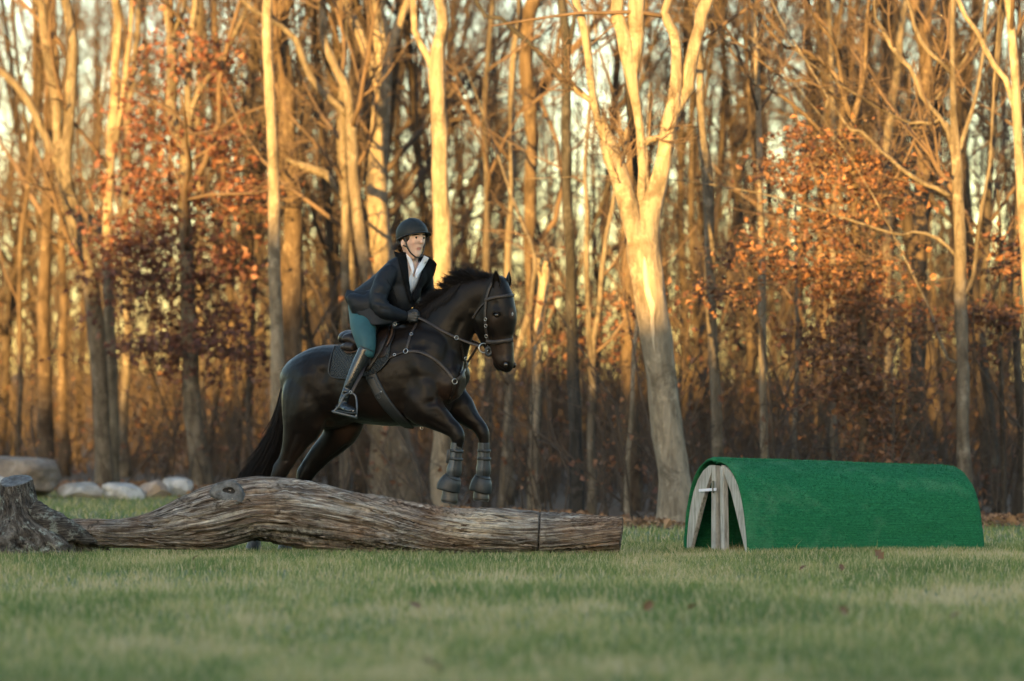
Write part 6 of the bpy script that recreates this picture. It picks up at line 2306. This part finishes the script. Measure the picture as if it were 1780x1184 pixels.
M['log_wood'] = wood_mat('weathered_wood')
M['log_bark'] = wood_mat('stump_bark', True)
M['cut_wood'] = simple('grey_cut_wood', (0.03, 0.03, 0.031), (0.135, 0.133, 0.133), 22, 0.9, 0.7, 0.012)
M['hole'] = simple('hollow_shade', (0.006, 0.005, 0.004), (0.02, 0.014, 0.01), 30, 0.95, 0.2)  # near-black colour stands for the shade inside the knot and the tunnel
LOG_Y = 27.1
LOGT = np.array([(95, 905, 944), (140, 901, 943), (200, 903, 944), (250, 896, 946), (290, 881, 948), (330, 861, 948), (370, 844, 946), (410, 834, 940), (440, 829, 936), (470, 828, 938), (500, 830, 944), (550, 840, 951),
                 (600, 853, 954), (650, 862, 955), (700, 872, 956), (750, 880, 957), (800, 884, 957), (850, 882, 957), (900, 887, 957), (937, 890, 957), (1000, 894, 957), (1078, 898, 956)], float)


LOGT[:, 2] += np.interp(LOGT[:, 0], [95, 380, 440, 500, 560, 1078], [9, 8, 1, 3, 7, 8])
LOGT[-6:, 1] -= 1.0


def log_section(x0, x1, n, seed, name, parent, yaw=0.0):
    xs = np.linspace(x0, x1, n)
    tp, bt = resample(LOGT[:, [0, 1]], 300), resample(LOGT[:, [0, 2]], 300)
    top = np.interp(xs, tp[:, 0], tp[:, 1])
    bot = np.interp(xs, bt[:, 0], bt[:, 1])
    k = 110
    th = np.linspace(0, 2 * np.pi, k, endpoint=False)
    ctr = np.array([P(x, (a + b) / 2, LOG_Y) for x, a, b in zip(xs, top, bot)])
    hz = (bot - top) / 2 * LOG_Y / F_PX
    hy = np.clip(hz * 1.02, 0.14, 0.26)
    tan = nrm(np.gradient(ctr, axis=0))
    up = nrm(np.array([0, 0, 1.0]) - tan * tan[:, 2:3])
    fy = np.array([0, -1.0, 0])
    L = np.concatenate([[0], np.cumsum(np.linalg.norm(np.diff(ctr, axis=0), axis=1))]) + (x0 - 95) / 246
    U, TH = np.meshgrid(L, th, indexing='ij')
    # grain runs along the log and twists a little round it
    tw = TH + 0.35 * np.sin(U * 1.4) + 0.25 * np.sin(U * 3.1 + 1)
    c3 = np.stack([np.cos(tw), np.sin(tw), U * 0.0], -1)
    g1 = fbm(np.stack([c3[..., 0] * 4.2, c3[..., 1] * 4.2, U * 0.9], -1).reshape(-1, 3), seed, 4).reshape(U.shape)
    g2 = fbm(np.stack([c3[..., 0] * 13, c3[..., 1] * 13, U * 0.95], -1).reshape(-1, 3), seed + 7, 4).reshape(U.shape)
    g3 = fbm(np.stack([c3[..., 0] * 30, c3[..., 1] * 30, U * 2.2], -1).reshape(-1, 3), seed + 17, 3).reshape(U.shape)
    low = fbm(np.stack([c3[..., 0] * 1.3, c3[..., 1] * 1.3, U * 1.6], -1).reshape(-1, 3), seed + 3, 2).reshape(U.shape)
    fur = fbm(np.stack([c3[..., 0] * 3.1 + 4, c3[..., 1] * 3.1, U * 0.55], -1).reshape(-1, 3), seed + 29, 3).reshape(U.shape)
    rad = 1 + 0.10 * low + 0.075 * g1 - 0.075 * np.clip(0.16 - np.abs(g2), 0, 1) / 0.16 - 0.16 * (np.clip(0.07 - np.abs(fur), 0, 1) / 0.07) ** 1.5 + 0.030 * g3
    Vv = ctr[:, None] + (up[:, None] * np.cos(TH)[..., None] * hz[:, None, None] + fy * np.sin(TH)[..., None] * hy[:, None, None]) * rad[..., None]
    idx = np.arange(n * k).reshape(n, k)
    q = np.stack([idx[:-1], np.roll(idx[:-1], -1, 1), np.roll(idx[1:], -1, 1), idx[1:]], -1).reshape(-1, 4)
    V_ = Vv.reshape(-1, 3)
    Vv[-1] += tan[-1] * (0.016 * fbm(np.stack([np.cos(th) * 2, np.sin(th) * 2, th * 0 + seed], 1), seed, 4) + 0.012 * np.cos(th))[:, None] * (1.0 if x1 > 1000 else 0.15)
    # end faces as three rings towards the heart
    tris, quads = [], [q]
    ends = []
    for e, s in ((0, -1), (n - 1, 1)):
        prev = idx[e]
        for f_ in (0.93, 0.5):
            ringv = ctr[e] + (Vv[e] - ctr[e]) * f_ + tan[e] * s * (0.006 if f_ > 0.9 else 0.012) + 0.006 * f_ * np.stack([g3[e]] * 3, 1) * tan[e]
            ni = np.arange(k) + len(V_)
            V_ = np.vstack([V_, ringv])
            qq = np.stack([prev, np.roll(prev, -1), np.roll(ni, -1), ni], -1)
            quads.append(qq if s > 0 else qq[:, ::-1])
            prev = ni
        V_ = np.vstack([V_, ctr[e] + tan[e] * s * 0.006])
        tt = np.stack([prev, np.roll(prev, -1), np.full(k, len(V_) - 1)], 1)
        tris.append(tt if s > 0 else tt[:, ::-1])
    uv = np.zeros((len(V_), 2))
    uv[:n * k, 0] = U.ravel()
    uv[:n * k, 1] = (np.abs((tw / (2 * np.pi)) % 1 - 0.5) * 2).ravel()
    uv[n * k:, 0] = V_[n * k:, 1] * 3
    uv[n * k:, 1] = V_[n * k:, 2] * 3
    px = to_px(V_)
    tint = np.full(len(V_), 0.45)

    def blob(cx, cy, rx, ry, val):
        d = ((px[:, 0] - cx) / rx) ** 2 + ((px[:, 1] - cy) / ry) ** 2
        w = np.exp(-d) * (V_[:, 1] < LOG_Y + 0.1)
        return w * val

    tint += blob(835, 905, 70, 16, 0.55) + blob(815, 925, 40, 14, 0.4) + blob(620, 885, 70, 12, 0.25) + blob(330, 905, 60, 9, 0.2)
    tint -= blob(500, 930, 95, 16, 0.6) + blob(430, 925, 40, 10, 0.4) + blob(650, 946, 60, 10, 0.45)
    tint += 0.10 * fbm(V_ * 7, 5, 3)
    N_ = vnormals(V_, quads[0])
    if x0 < 400:
        for (cx, cy, rr, am) in ((396, 857, 0.085, 0.045),):
            h_ = P(cx, cy, LOG_Y - 0.17)
            bump_at(V_, N_, h_, rr, am)
    bump_at(V_, N_, P(500, 850, LOG_Y - 0.2), 0.10, 0.012)
    bump_at(V_, N_, P(560, 905, LOG_Y - 0.24), 0.035, -0.03, P(680, 925, LOG_Y - 0.2))
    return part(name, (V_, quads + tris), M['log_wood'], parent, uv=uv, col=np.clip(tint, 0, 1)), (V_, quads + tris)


lb = P(520, 950, LOG_Y)
log = thing('fallen_log', (lb[0], lb[1], 0), 'long weathered grey-brown log with a root stump end lying in the grass under the horse', 'log')
main, (Vm, fm) = log_section(95, 934.5, 330, 31, 'trunk_section', log)
endp, _ = log_section(939, 1078, 70, 63, 'sawn_end_section', log)
link_q = [f for f in fm]
B_L = bvh_of(Vm, fm)
# knot with its hollow
kh = hit(B_L, 396, 856)
kc, kn = kh[0], nrm(kh[1] + np.array([0, -0.6, 0]))
kx = nrm(np.cross(kn, np.array([0, 0, 1.0])))
kz = np.cross(kn, kx)
kz = kz if kz[2] > 0 else -kz
# burl of old callus: irregular rings rolling into an off-centre hollow
rings_, nk = [], 64
ka = np.linspace(0, 2 * np.pi, nk, endpoint=False)
for rr_, hh_ in ((0.118, -0.030), (0.108, 0.004), (0.098, 0.014), (0.086, 0.010), (0.076, 0.017), (0.064, 0.012), (0.054, 0.016), (0.042, 0.010), (0.036, 0.004), (0.018, 0.003)):
    wob = 1 + 0.13 * np.sin(ka * 2 + 0.7) + 0.09 * np.sin(ka * 3 + 2.0) + 0.05 * fbm(np.stack([np.cos(ka) * 4, np.sin(ka) * 4, ka * 0 + rr_ * 40], 1), 5, 3)
    off_ = (0.118 - rr_) / 0.118
    c_ = kc + kx * (-0.016 * off_) * (1 if kx[0] < 0 else -1) + kz * 0.020 * off_
    hz_ = hh_ + 0.007 * fbm(np.stack([np.cos(ka) * 5, np.sin(ka) * 5, ka * 0 + rr_ * 60], 1), 9, 3)
    rings_.append(c_ + kx * (np.cos(ka) * rr_ * wob * 0.98)[:, None] + kz * (np.sin(ka) * rr_ * wob * (0.80 if rr_ > 0.045 else 0.55))[:, None] + kn * hz_[:, None])
V_ = np.vstack(rings_ + [rings_[-1].mean(0)[None] - kn * 0.01])
ix = np.arange(10 * nk).reshape(10, nk)
qd = np.stack([ix[:-1], np.roll(ix[:-1], -1, 1), np.roll(ix[1:], -1, 1), ix[1:]], -1).reshape(-1, 4)
tr = np.stack([ix[-1], np.roll(ix[-1], -1), np.full(nk, 10 * nk)], 1)
kv_uv = np.stack([np.tile(ka * 0.12, 10), np.repeat(np.arange(10) * 0.35, nk)], 1)
part('knot', (V_, [qd, tr]), [M['cut_wood'], M['hole']], log, mi=np.concatenate([np.repeat((np.arange(9) >= 7).astype(int), nk), np.ones(nk, int)]))
# splinters and bark shreds lifting off the log
r = np.random.default_rng(404)
sp_p, sp_r = [], []
for i in range(260):
    x = 150 + 900 * r.random()
    tpy = np.interp(x, LOGT[:, 0], LOGT[:, 1])
    bty = np.interp(x, LOGT[:, 0], LOGT[:, 2])
    h_ = hit(B_L, x, tpy + 3 + (bty - tpy - 8) * r.random())
    if h_ is None:
        continue
    d_ = nrm(np.array([1.0, 0, -0.12]) + h_[1] * (0.10 + 0.12 * r.random()) + 0.06 * r.normal(0, 1, 3))
    L_ = 0.05 + 0.11 * r.random()
    st_ = h_[0] - d_ * L_ * 0.5
    sp_p.append(np.stack([st_ + d_ * L_ * u for u in np.linspace(0, 1, 4)]))
    sp_r.append(np.array([0.002, 0.005, 0.0045, 0.001]) * (0.6 + 0.7 * r.random()))
V_, f_ = tubes(np.array(sp_p), np.array(sp_r), 5)
o = part('splinters', (V_, f_), M['log_wood'], log, uv=np.stack([V_[:, 0], V_[:, 2] * 3], 1), col=np.full(len(V_), 0.45))
o['kind'] = 'stuff'
# stump end
srows = [(27, 836, 28, 0.125), (29, 852, 30, 0.13), (32, 872, 33, 0.145), (37, 893, 42, 0.18), (46, 912, 60, 0.23), (56, 932, 92, 0.29), (60, 962, 114, 0.32)]
C = [P(a[0], a[1], LOG_Y) for a in srows]
q = resample(np.concatenate([np.array(C), np.array([[a[2] * LOG_Y / F_PX, a[3]] for a in srows])], 1), 80)
k = 120
th = np.linspace(0, 2 * np.pi, k, endpoint=False)
U, TH = np.meshgrid(np.linspace(0, 1, 80), th, indexing='ij')
lob = 1 + 0.16 * np.sin(TH * 5 + 0.6) * smooth01((U - 0.4) / 0.5) + 0.04 * np.sin(TH * 3 + 1)
bk = fbm(np.stack([np.cos(TH) * 7, np.sin(TH) * 7, U * 3.2], -1).reshape(-1, 3), 71, 4).reshape(U.shape)
bk2 = fbm(np.stack([np.cos(TH) * 16, np.sin(TH) * 16, U * 9], -1).reshape(-1, 3), 75, 3).reshape(U.shape)
ridge = -np.clip(0.14 - np.abs(bk), 0, 1) / 0.14 * 0.07 + 0.05 * bk2
rr = lob + ridge + 0.05 * bk
tilt = np.array([0.10, -0.35])
Vv = q[:, None, :3] + np.stack([np.cos(TH) * q[:, 3:4] * rr, np.sin(TH) * q[:, 4:5] * rr, np.zeros_like(TH)], -1)
wt = (1 - smooth01(np.linspace(0, 1, 80) / 0.35))[:, None]
Vv[..., 2] += wt * ((Vv[..., 0] - q[0, 0]) * tilt[0] - (Vv[..., 1] - q[0, 1]) * tilt[1] * 0.0 + (Vv[..., 1] - q[0, 1]) * 0.30)
idx = np.arange(80 * k).reshape(80, k)
qd = np.stack([idx[:-1], idx[1:], np.roll(idx[1:], -1, 1), np.roll(idx[:-1], -1, 1)], -1).reshape(-1, 4)
uv = np.stack([U.ravel() * 0.5, (np.abs(TH / np.pi - 1)).ravel()], 1)
part('root_stump', (Vv.reshape(-1, 3), [qd]), M['log_bark'], log, uv=uv)
top_ring = Vv[0]
cc = top_ring.mean(0)
Vt = [cc[None] + (top_ring - cc) * f_ + np.array([0, 0, 0.010 * math.sin(f_ * 22) * (1 - f_) + (0.006 if f_ < 0.97 else 0)]) for f_ in (1.0, 0.95, 0.8, 0.65, 0.5, 0.35, 0.2)]
Vt.append((cc + np.array([0, 0, -0.004]))[None])
Vt = np.vstack(Vt)
ix = np.arange(7 * k).reshape(7, k)
qd = np.stack([ix[:-1], ix[1:], np.roll(ix[1:], -1, 1), np.roll(ix[:-1], -1, 1)], -1).reshape(-1, 4)[:, ::-1]
tr = np.stack([ix[-1], np.roll(ix[-1], -1), np.full(k, 7 * k)], 1)
part('stump_top', (Vt, [qd, tr]), M['cut_wood'], log)
# ridge of bark where the stump runs into the log
V_, f_ = tube1([P(58, 880, LOG_Y - 0.10), P(80, 902, LOG_Y - 0.13), P(105, 917, LOG_Y - 0.15), P(132, 929, LOG_Y - 0.16), P(165, 942, LOG_Y - 0.13)], [0.06, 0.085, 0.085, 0.065, 0.02], 40, 60)
V_ += 0.020 * np.stack([fbm(V_ * 13, s_, 4) for s_ in (1, 2, 3)], 1) + 0.007 * np.stack([fbm(V_ * 45, s_, 3) for s_ in (5, 6, 7)], 1)
part('bark_ridge', (V_, f_), M['log_bark'], log, uv=np.stack([V_[:, 0], V_[:, 2] * 4], 1))

# ------------------------------------------------------------------ turf-covered tunnel jump
t = NT('green_turf')
v = t.coord('Object')
tc = t.n('TexCoord')
mp = t.n('Mapping')
mp.inputs['Scale'].default_value = (1.6, 60, 1)
t.l(tc.outputs['UV'], mp.inputs[0])
lines = t.noise(mp.outputs[0], 2.0, 3, 0.6)
fz = t.noise(t.coord('Object', (0.6, 0.6, 1)), 70, 6, 0.8)
wear = t.noise(v, 3.2, 5, 0.65)
c = t.ramp(t.mix(0.32, fz, lines), [(0.30, (0.007, 0.060, 0.026)), (0.52, (0.013, 0.110, 0.047)), (0.70, (0.028, 0.175, 0.080))])
c = t.mix(t.ramp(wear, [(0.52, (0, 0, 0)), (0.72, (0.4, 0.4, 0.4))]), c, (0.09, 0.21, 0.12))
t.base(c)
t.bump(t.math('ADD', fz, lines), 0.8, 0.006)
t.set(Roughness=0.9)
t.b.inputs['Specular IOR Level'].default_value = 0.1
M['turf'] = t.m


def plank_mat(name, c1, c2, c3):
    t = NT(name)
    v = t.coord('Object', (9, 9, 0.9))
    f = t.noise(v, 6, 6, 0.65, 0.4)
    k = t.noise(t.coord('Object'), 7, 4)
    t.base(t.mix(t.ramp(k, [(0.55, (0, 0, 0)), (0.75, (0.6, 0.6, 0.6))]), t.ramp(f, [(0.3, c1), (0.5, c2), (0.7, c3)]), c1))
    t.bump(f, 0.5, 0.006)
    t.set(Roughness=0.85)
    return t.m


M['plank'] = plank_mat('grey_plank', (0.13, 0.125, 0.11), (0.29, 0.285, 0.26), (0.42, 0.41, 0.385))
M['plank_olive'] = plank_mat('olive_shade_plank', (0.05, 0.05, 0.035), (0.11, 0.11, 0.08), (0.17, 0.165, 0.125))  # dark olive tone stands for the shaded side of the end post
TY = R(22)
TU = np.array([math.cos(TY), math.sin(TY), 0.0])
TV = np.array([math.sin(TY), -math.cos(TY), 0.0])
T0 = P(1243, 951, 27.6)
T0[2] = 0.0
TL = 1.90
tun = thing('tunnel_jump', tuple(T0 + TU * TL / 2), 'low tunnel-shaped jump covered in bright green turf carpet on the grass', 'jump')
HALF = 0.55


def TPt(u, v, z):
    return T0 + TU * u + TV * v + np.array([0, 0, z - 0.022 * u])


prof = resample([(0.012, 0.673), (0.06, 0.686), (0.14, 0.678), (0.24, 0.645), (0.34, 0.578), (0.425, 0.48), (0.485, 0.355), (0.522, 0.225), (0.545, 0.10), (0.553, -0.02)], 34)


def shell(side, u0, u1, dz, seed, thick=0.022):
    n, m = 60, 34
    uu = np.linspace(u0, u1, n)
    out, inn = [], []
    dvz = nrm(np.stack([np.gradient(prof[:, 0]), np.gradient(prof[:, 1])], 1))
    nv = np.stack([-dvz[:, 1], dvz[:, 0]], 1)
    pts = np.zeros((2, n, m, 3))
    for i, u in enumerate(uu):
        hs = 1 - 0.010 * u
        for j in range(m):
            vv, zz = prof[j]
            nz = 0.006 * vnoise(np.array([[u * 4, j * 0.3, seed * 1.0]]), seed)[0]
            endr = 0.012 * max(0, 1 - min(u - u0, u1 - u) / 0.025)
            for l, o_ in ((0, nz - endr), (1, -thick)):
                pts[l, i, j] = TPt(u, side * (vv + nv[j, 0] * o_), (zz + nv[j, 1] * o_) * hs + dz)
    V_ = pts.reshape(-1, 3)
    ix = np.arange(2 * n * m).reshape(2, n, m)
    q = np.stack([ix[0, :-1, :-1], ix[0, 1:, :-1], ix[0, 1:, 1:], ix[0, :-1, 1:]], -1).reshape(-1, 4)
    q2 = np.stack([ix[1, :-1, :-1], ix[1, :-1, 1:], ix[1, 1:, 1:], ix[1, 1:, :-1]], -1).reshape(-1, 4)
    loop0 = np.concatenate([ix[0, 0, :-1], ix[0, :-1, -1], ix[0, -1, :0:-1], ix[0, :0:-1, 0]])
    loop1 = np.concatenate([ix[1, 0, :-1], ix[1, :-1, -1], ix[1, -1, :0:-1], ix[1, :0:-1, 0]])
    s_ = np.stack([loop0, np.roll(loop0, -1), np.roll(loop1, -1), loop1], -1)
    UVv = np.stack(np.meshgrid(uu, np.linspace(0, 1, m), indexing='ij'), -1).reshape(-1, 2)
    return V_, [np.vstack([q, q2, s_])], np.vstack([UVv, UVv]), pts[0]


for side, dz, nm in ((1, 0.0, 'turf_panel'), (-1, 0.012, 'turf_panel')):
    V_, f_, uv, outer = shell(side, 0.0, TL, dz, 3 + side)
    pn = link(nm, mesh_np(nm, V_, f_, [M['turf']], True, uv=uv), tun)
    # pile: short fibres standing off the carpet
    r = np.random.default_rng(9 + side)
    m_ = 26000 if side > 0 else 5000
    i = r.random(m_) * 59
    j = r.random(m_) ** (1 if side > 0 else 1.8) * 33
    i0, j0 = np.minimum(i.astype(int), 58), np.minimum(j.astype(int), 32)
    fi, fj = (i - i0)[:, None], (j - j0)[:, None]
    b_ = outer[i0, j0] * (1 - fi) * (1 - fj) + outer[i0 + 1, j0] * fi * (1 - fj) + outer[i0, j0 + 1] * (1 - fi) * fj + outer[i0 + 1, j0 + 1] * fi * fj
    nn = nrm(np.cross(outer[i0 + 1, j0] - outer[i0, j0], outer[i0, j0 + 1] - outer[i0, j0]))
    if (nn[:, 2] * 1.0).mean() < 0:
        nn = -nn
    d_ = nrm(nn + 0.6 * r.normal(0, 1, (m_, 3)))
    s_ = nrm(np.cross(d_, r.normal(0, 1, (m_, 3)))) * 0.0016
    L_ = (0.006 + 0.009 * r.random(m_))[:, None]
    Vp = np.stack([b_ - s_, b_ + s_, b_ + d_ * L_], 1).reshape(-1, 3)
    tr = np.arange(3 * m_).reshape(-1, 3)
    uvp = np.repeat(np.stack([r.random(m_) * 2, r.random(m_)], 1), 3, 0)
    o = link('turf_pile', mesh_np('turf_pile', Vp, [tr], [M['turf']], False, uv=uvp), pn)
    o['kind'] = 'stuff'


def prism(poly, u0, u1):
    poly = np.asarray(poly, float) * np.array([1, 1.07])
    """Board cut to an outline in the tunnel's cross-section, with slightly broken edges."""
    poly = np.asarray(poly, float)
    c = poly.mean(0)
    n = len(poly)
    rings = []
    for u, f_ in ((u0, 0.004), (u0 + 0.004, 0.0), (u1 - 0.004, 0.0), (u1, 0.004)):
        p = poly + nrm(c - poly) * f_
        rings.append(np.array([TPt(u, a, b) for a, b in p]))
    V_ = np.vstack(rings)
    ix = np.arange(4 * n).reshape(4, n)
    q = np.stack([ix[:-1], np.roll(ix[:-1], -1, 1), np.roll(ix[1:], -1, 1), ix[1:]], -1).reshape(-1, 4)
    bm = bmesh.new()
    vs = [bm.verts.new(v) for v in V_]
    for f_ in q:
        bm.faces.new([vs[i] for i in f_])
    f0 = bm.faces.new([vs[i] for i in ix[0]])
    f1 = bm.faces.new([vs[i] for i in ix[-1]])
    bmesh.ops.triangulate(bm, faces=[f0, f1])
    bmesh.ops.recalc_face_normals(bm, faces=bm.faces)
    bm.verts.index_update()
    Vo = np.array([v.co[:] for v in bm.verts])
    qs = np.array([[v.index for v in f.verts] for f in bm.faces if len(f.verts) == 4])
    ts = np.array([[v.index for v in f.verts] for f in bm.faces if len(f.verts) == 3])
    bm.free()
    return Vo, [qs, ts]


arch_l = [(-0.520, 0.0), (-0.512, 0.10), (-0.492, 0.20), (-0.455, 0.31), (-0.40, 0.42), (-0.32, 0.505), (-0.23, 0.565), (-0.13, 0.600), (-0.075, 0.604)]
arch_r = [(-a, b) for a, b in arch_l]
for u in (0.012, TL - 0.052):
    part('arch_plank', prism(arch_l + [(-0.09, 0.55), (-0.27, 0.33), (-0.465, 0.0)], u, u + 0.028), M['plank'], tun, False)
    part('arch_plank', prism(arch_r[::-1] + [(0.500, 0.0), (0.40, 0.16), (0.26, 0.40), (0.10, 0.585)][::1], u, u + 0.028), M['plank'], tun, False)
    part('post', prism([(-0.085, -0.02), (-0.005, -0.02), (-0.005, 0.600), (-0.072, 0.600)], u - 0.004, u + 0.032), M['plank'], tun, False)
    part('post', prism([(0.085, -0.02), (0.150, -0.02), (0.125, 0.585), (0.068, 0.595)], u - 0.006, u + 0.030), M['plank'], tun, False)
    part('shaded_post_side', prism([(-0.055, -0.02), (0.03, -0.02), (0.03, 0.58), (-0.055, 0.58)], u + 0.034, u + 0.060), M['plank_olive'], tun, False)  # darker strip added as the shaded side of the post
    part('sill', prism([(-0.40, -0.02), (0.50, -0.02), (0.50, 0.025), (-0.40, 0.025)], u + 0.10, u + 0.12), M['plank'], tun, False)
part('tie', box(TPt(-0.012, -0.10, 0.465), (0.29, 0.008, 0.020), np.array([TV * 1.0 + np.array([0, 0, 0.04]), TU, np.array([0, 0, 1.0])])), M['shirt'], tun, False)
part('tie_end', box(TPt(-0.014, 0.0, 0.487), (0.02, 0.010, 0.09), np.array([TV, TU, np.array([0, 0, 1.0])])), M['plank_olive'], tun, False)
part('dark_bulkhead', prism([(-0.50, 0.0), (0.50, 0.0), (0.44, 0.30), (0.24, 0.54), (0, 0.58), (-0.24, 0.54), (-0.44, 0.30)], 0.62, 0.64), M['hole'], tun, False)  # unseen black bulkhead added to keep the tunnel inside dark

# ------------------------------------------------------------------ single dead leaves caught in the grass
def dead_leaf(px, py, size, label, seed, stand):
    r = np.random.default_rng(seed)
    Yl = CAM_H * F_PX / (py - HORIZON)
    p = P(px, py, Yl)
    p[2] = float(ground_z(p[0], p[1])) + 0.045 + 0.4 * size * stand
    n, m = 9, 5
    ang = r.random() * 6.28
    ax = nrm(np.array([math.cos(ang), math.sin(ang) * 0.5, 0.9 * stand + 0.1]))
    sd_ = nrm(np.cross(ax, np.array([0.3, -1, 0.4]) if stand > 0.5 else np.array([0.1, -0.2, 1])))
    up_ = np.cross(sd_, ax)
    Vv = []
    for i in range(n):
        u = i / (n - 1)
        w = size * 0.36 * math.sin(math.pi * min(1, u * 0.94 + 0.06)) ** 0.8 * (1 + 0.42 * math.cos(u * 19))
        for j in range(m):
            s_ = j / (m - 1) * 2 - 1
            Vv.append(p + ax * size * (u - 0.5) + sd_ * w * s_ + up_ * (0.10 * size * (abs(s_) ** 1.5) + 0.12 * size * math.sin(u * 3)))
    ix = np.arange(n * m).reshape(n, m)
    q = np.stack([ix[:-1, :-1], ix[:-1, 1:], ix[1:, 1:], ix[1:, :-1]], -1).reshape(-1, 4)
    V_ = np.array(Vv)
    base = V_.mean(0)
    o = link('fallen_leaf', mesh_np('fallen_leaf', V_ - base, [q], [M['leaf_litter']], True, col=np.full(len(V_), 0.1 + 0.2 * r.random())))
    o.location = tuple(base)
    tag(o, label, 'leaf', 'dead leaves caught in the grass')


dead_leaf(1527, 985, 0.083, 'upright curled brown leaf standing in the grass below the green tunnel', 1, 1.0)
dead_leaf(1462, 998, 0.050, 'small brown leaf left of the upright curled leaf below the tunnel', 2, 0.6)
dead_leaf(1396, 998, 0.05, 'tiny dark leaf below the middle of the green tunnel, farthest left of three', 3, 0.5)
dead_leaf(1128, 1080, 0.061, 'reddish leaf standing out in the blurred lawn below the right end of the log', 4, 0.8)
dead_leaf(1205, 1078, 0.058, 'flat brown leaf in the blurred lawn just right of the reddish one', 5, 0.2)
dead_leaf(1465, 1083, 0.054, 'reddish leaf in the blurred lawn at right, below the tunnel', 6, 0.6)
dead_leaf(750, 1180, 0.08, 'pale leaf at the bottom edge of the lawn', 7, 0.3)
dead_leaf(720, 1076, 0.07, 'tan leaf in the blurred lawn below the middle of the log', 8, 0.2)
dead_leaf(340, 990, 0.05, 'brown leaf in the lawn below the left part of the log', 9, 0.5)
dead_leaf(1660, 1088, 0.05, 'small dark leaf in the blurred lawn near the right edge', 10, 0.4)

# grass tufts growing up against the log and the jump
def tuft_line(fn, n, seed, hmin, hmax):
    r = np.random.default_rng(seed)
    u = r.random(n)
    XY = np.array([fn(a, r) for a in u])
    X, Y = XY[:, 0], XY[:, 1]
    H = hmin + (hmax - hmin) * r.random(n) ** 2
    ang = r.random(n) * 6.283
    lean = 0.2 + 0.35 * np.abs(r.normal(0, 1, n))
    base = np.stack([X, Y, ground_z(X, Y) - 0.005], 1)
    a2 = r.normal(0, 0.4, n)
    side = np.stack([np.cos(a2), np.sin(a2), 0 * a2], 1) * (0.0022 + 0.0015 * r.random(n))[:, None]
    dx = np.stack([np.cos(ang) * lean * H, np.sin(ang) * lean * H, 0 * H], 1)
    mid = base + dx * 0.3 + np.stack([0 * H, 0 * H, H * 0.55], 1)
    tip = base + dx + np.stack([0 * H, 0 * H, H], 1)
    V_ = np.stack([base - side, base + side, mid - side * 0.7, mid + side * 0.7, tip], 1).reshape(-1, 3)
    k_ = np.arange(n)[:, None] * 5
    c_ = np.clip(0.3 + 0.22 * r.normal(0, 1, n), 0, 1)
    c_ = np.where(r.random(n) < 0.3, 0.85 + 0.1 * r.random(n), c_)
    return V_, [k_ + np.array([[0, 1, 3, 2]]), k_ + np.array([[2, 3, 4]])], np.repeat(c_, 5)


lx0, lx1 = P(-20, 950, LOG_Y)[0], P(1080, 950, LOG_Y)[0]
parts_ = [tuft_line(lambda a, r: (lx0 + (lx1 - lx0) * a, LOG_Y - 0.20 - 0.25 * r.random()), 8000, 21, 0.02, 0.075),
          tuft_line(lambda a, r: tuple((T0 + TU * (TL * a) + TV * (HALF + 0.01 + 0.2 * r.random()))[:2]), 4600, 22, 0.018, 0.06),
          tuft_line(lambda a, r: tuple((T0 + TU * (-0.02 - 0.15 * r.random()) + TV * (HALF * (2 * a - 1)))[:2]), 1300, 23, 0.018, 0.055)]
V_, f_ = join([(a, b) for a, b, c in parts_])
link('long_grass', mesh_np('long_grass', V_, f_, [M['grass']], col=np.concatenate([c for a, b, c in parts_])), kind='stuff')
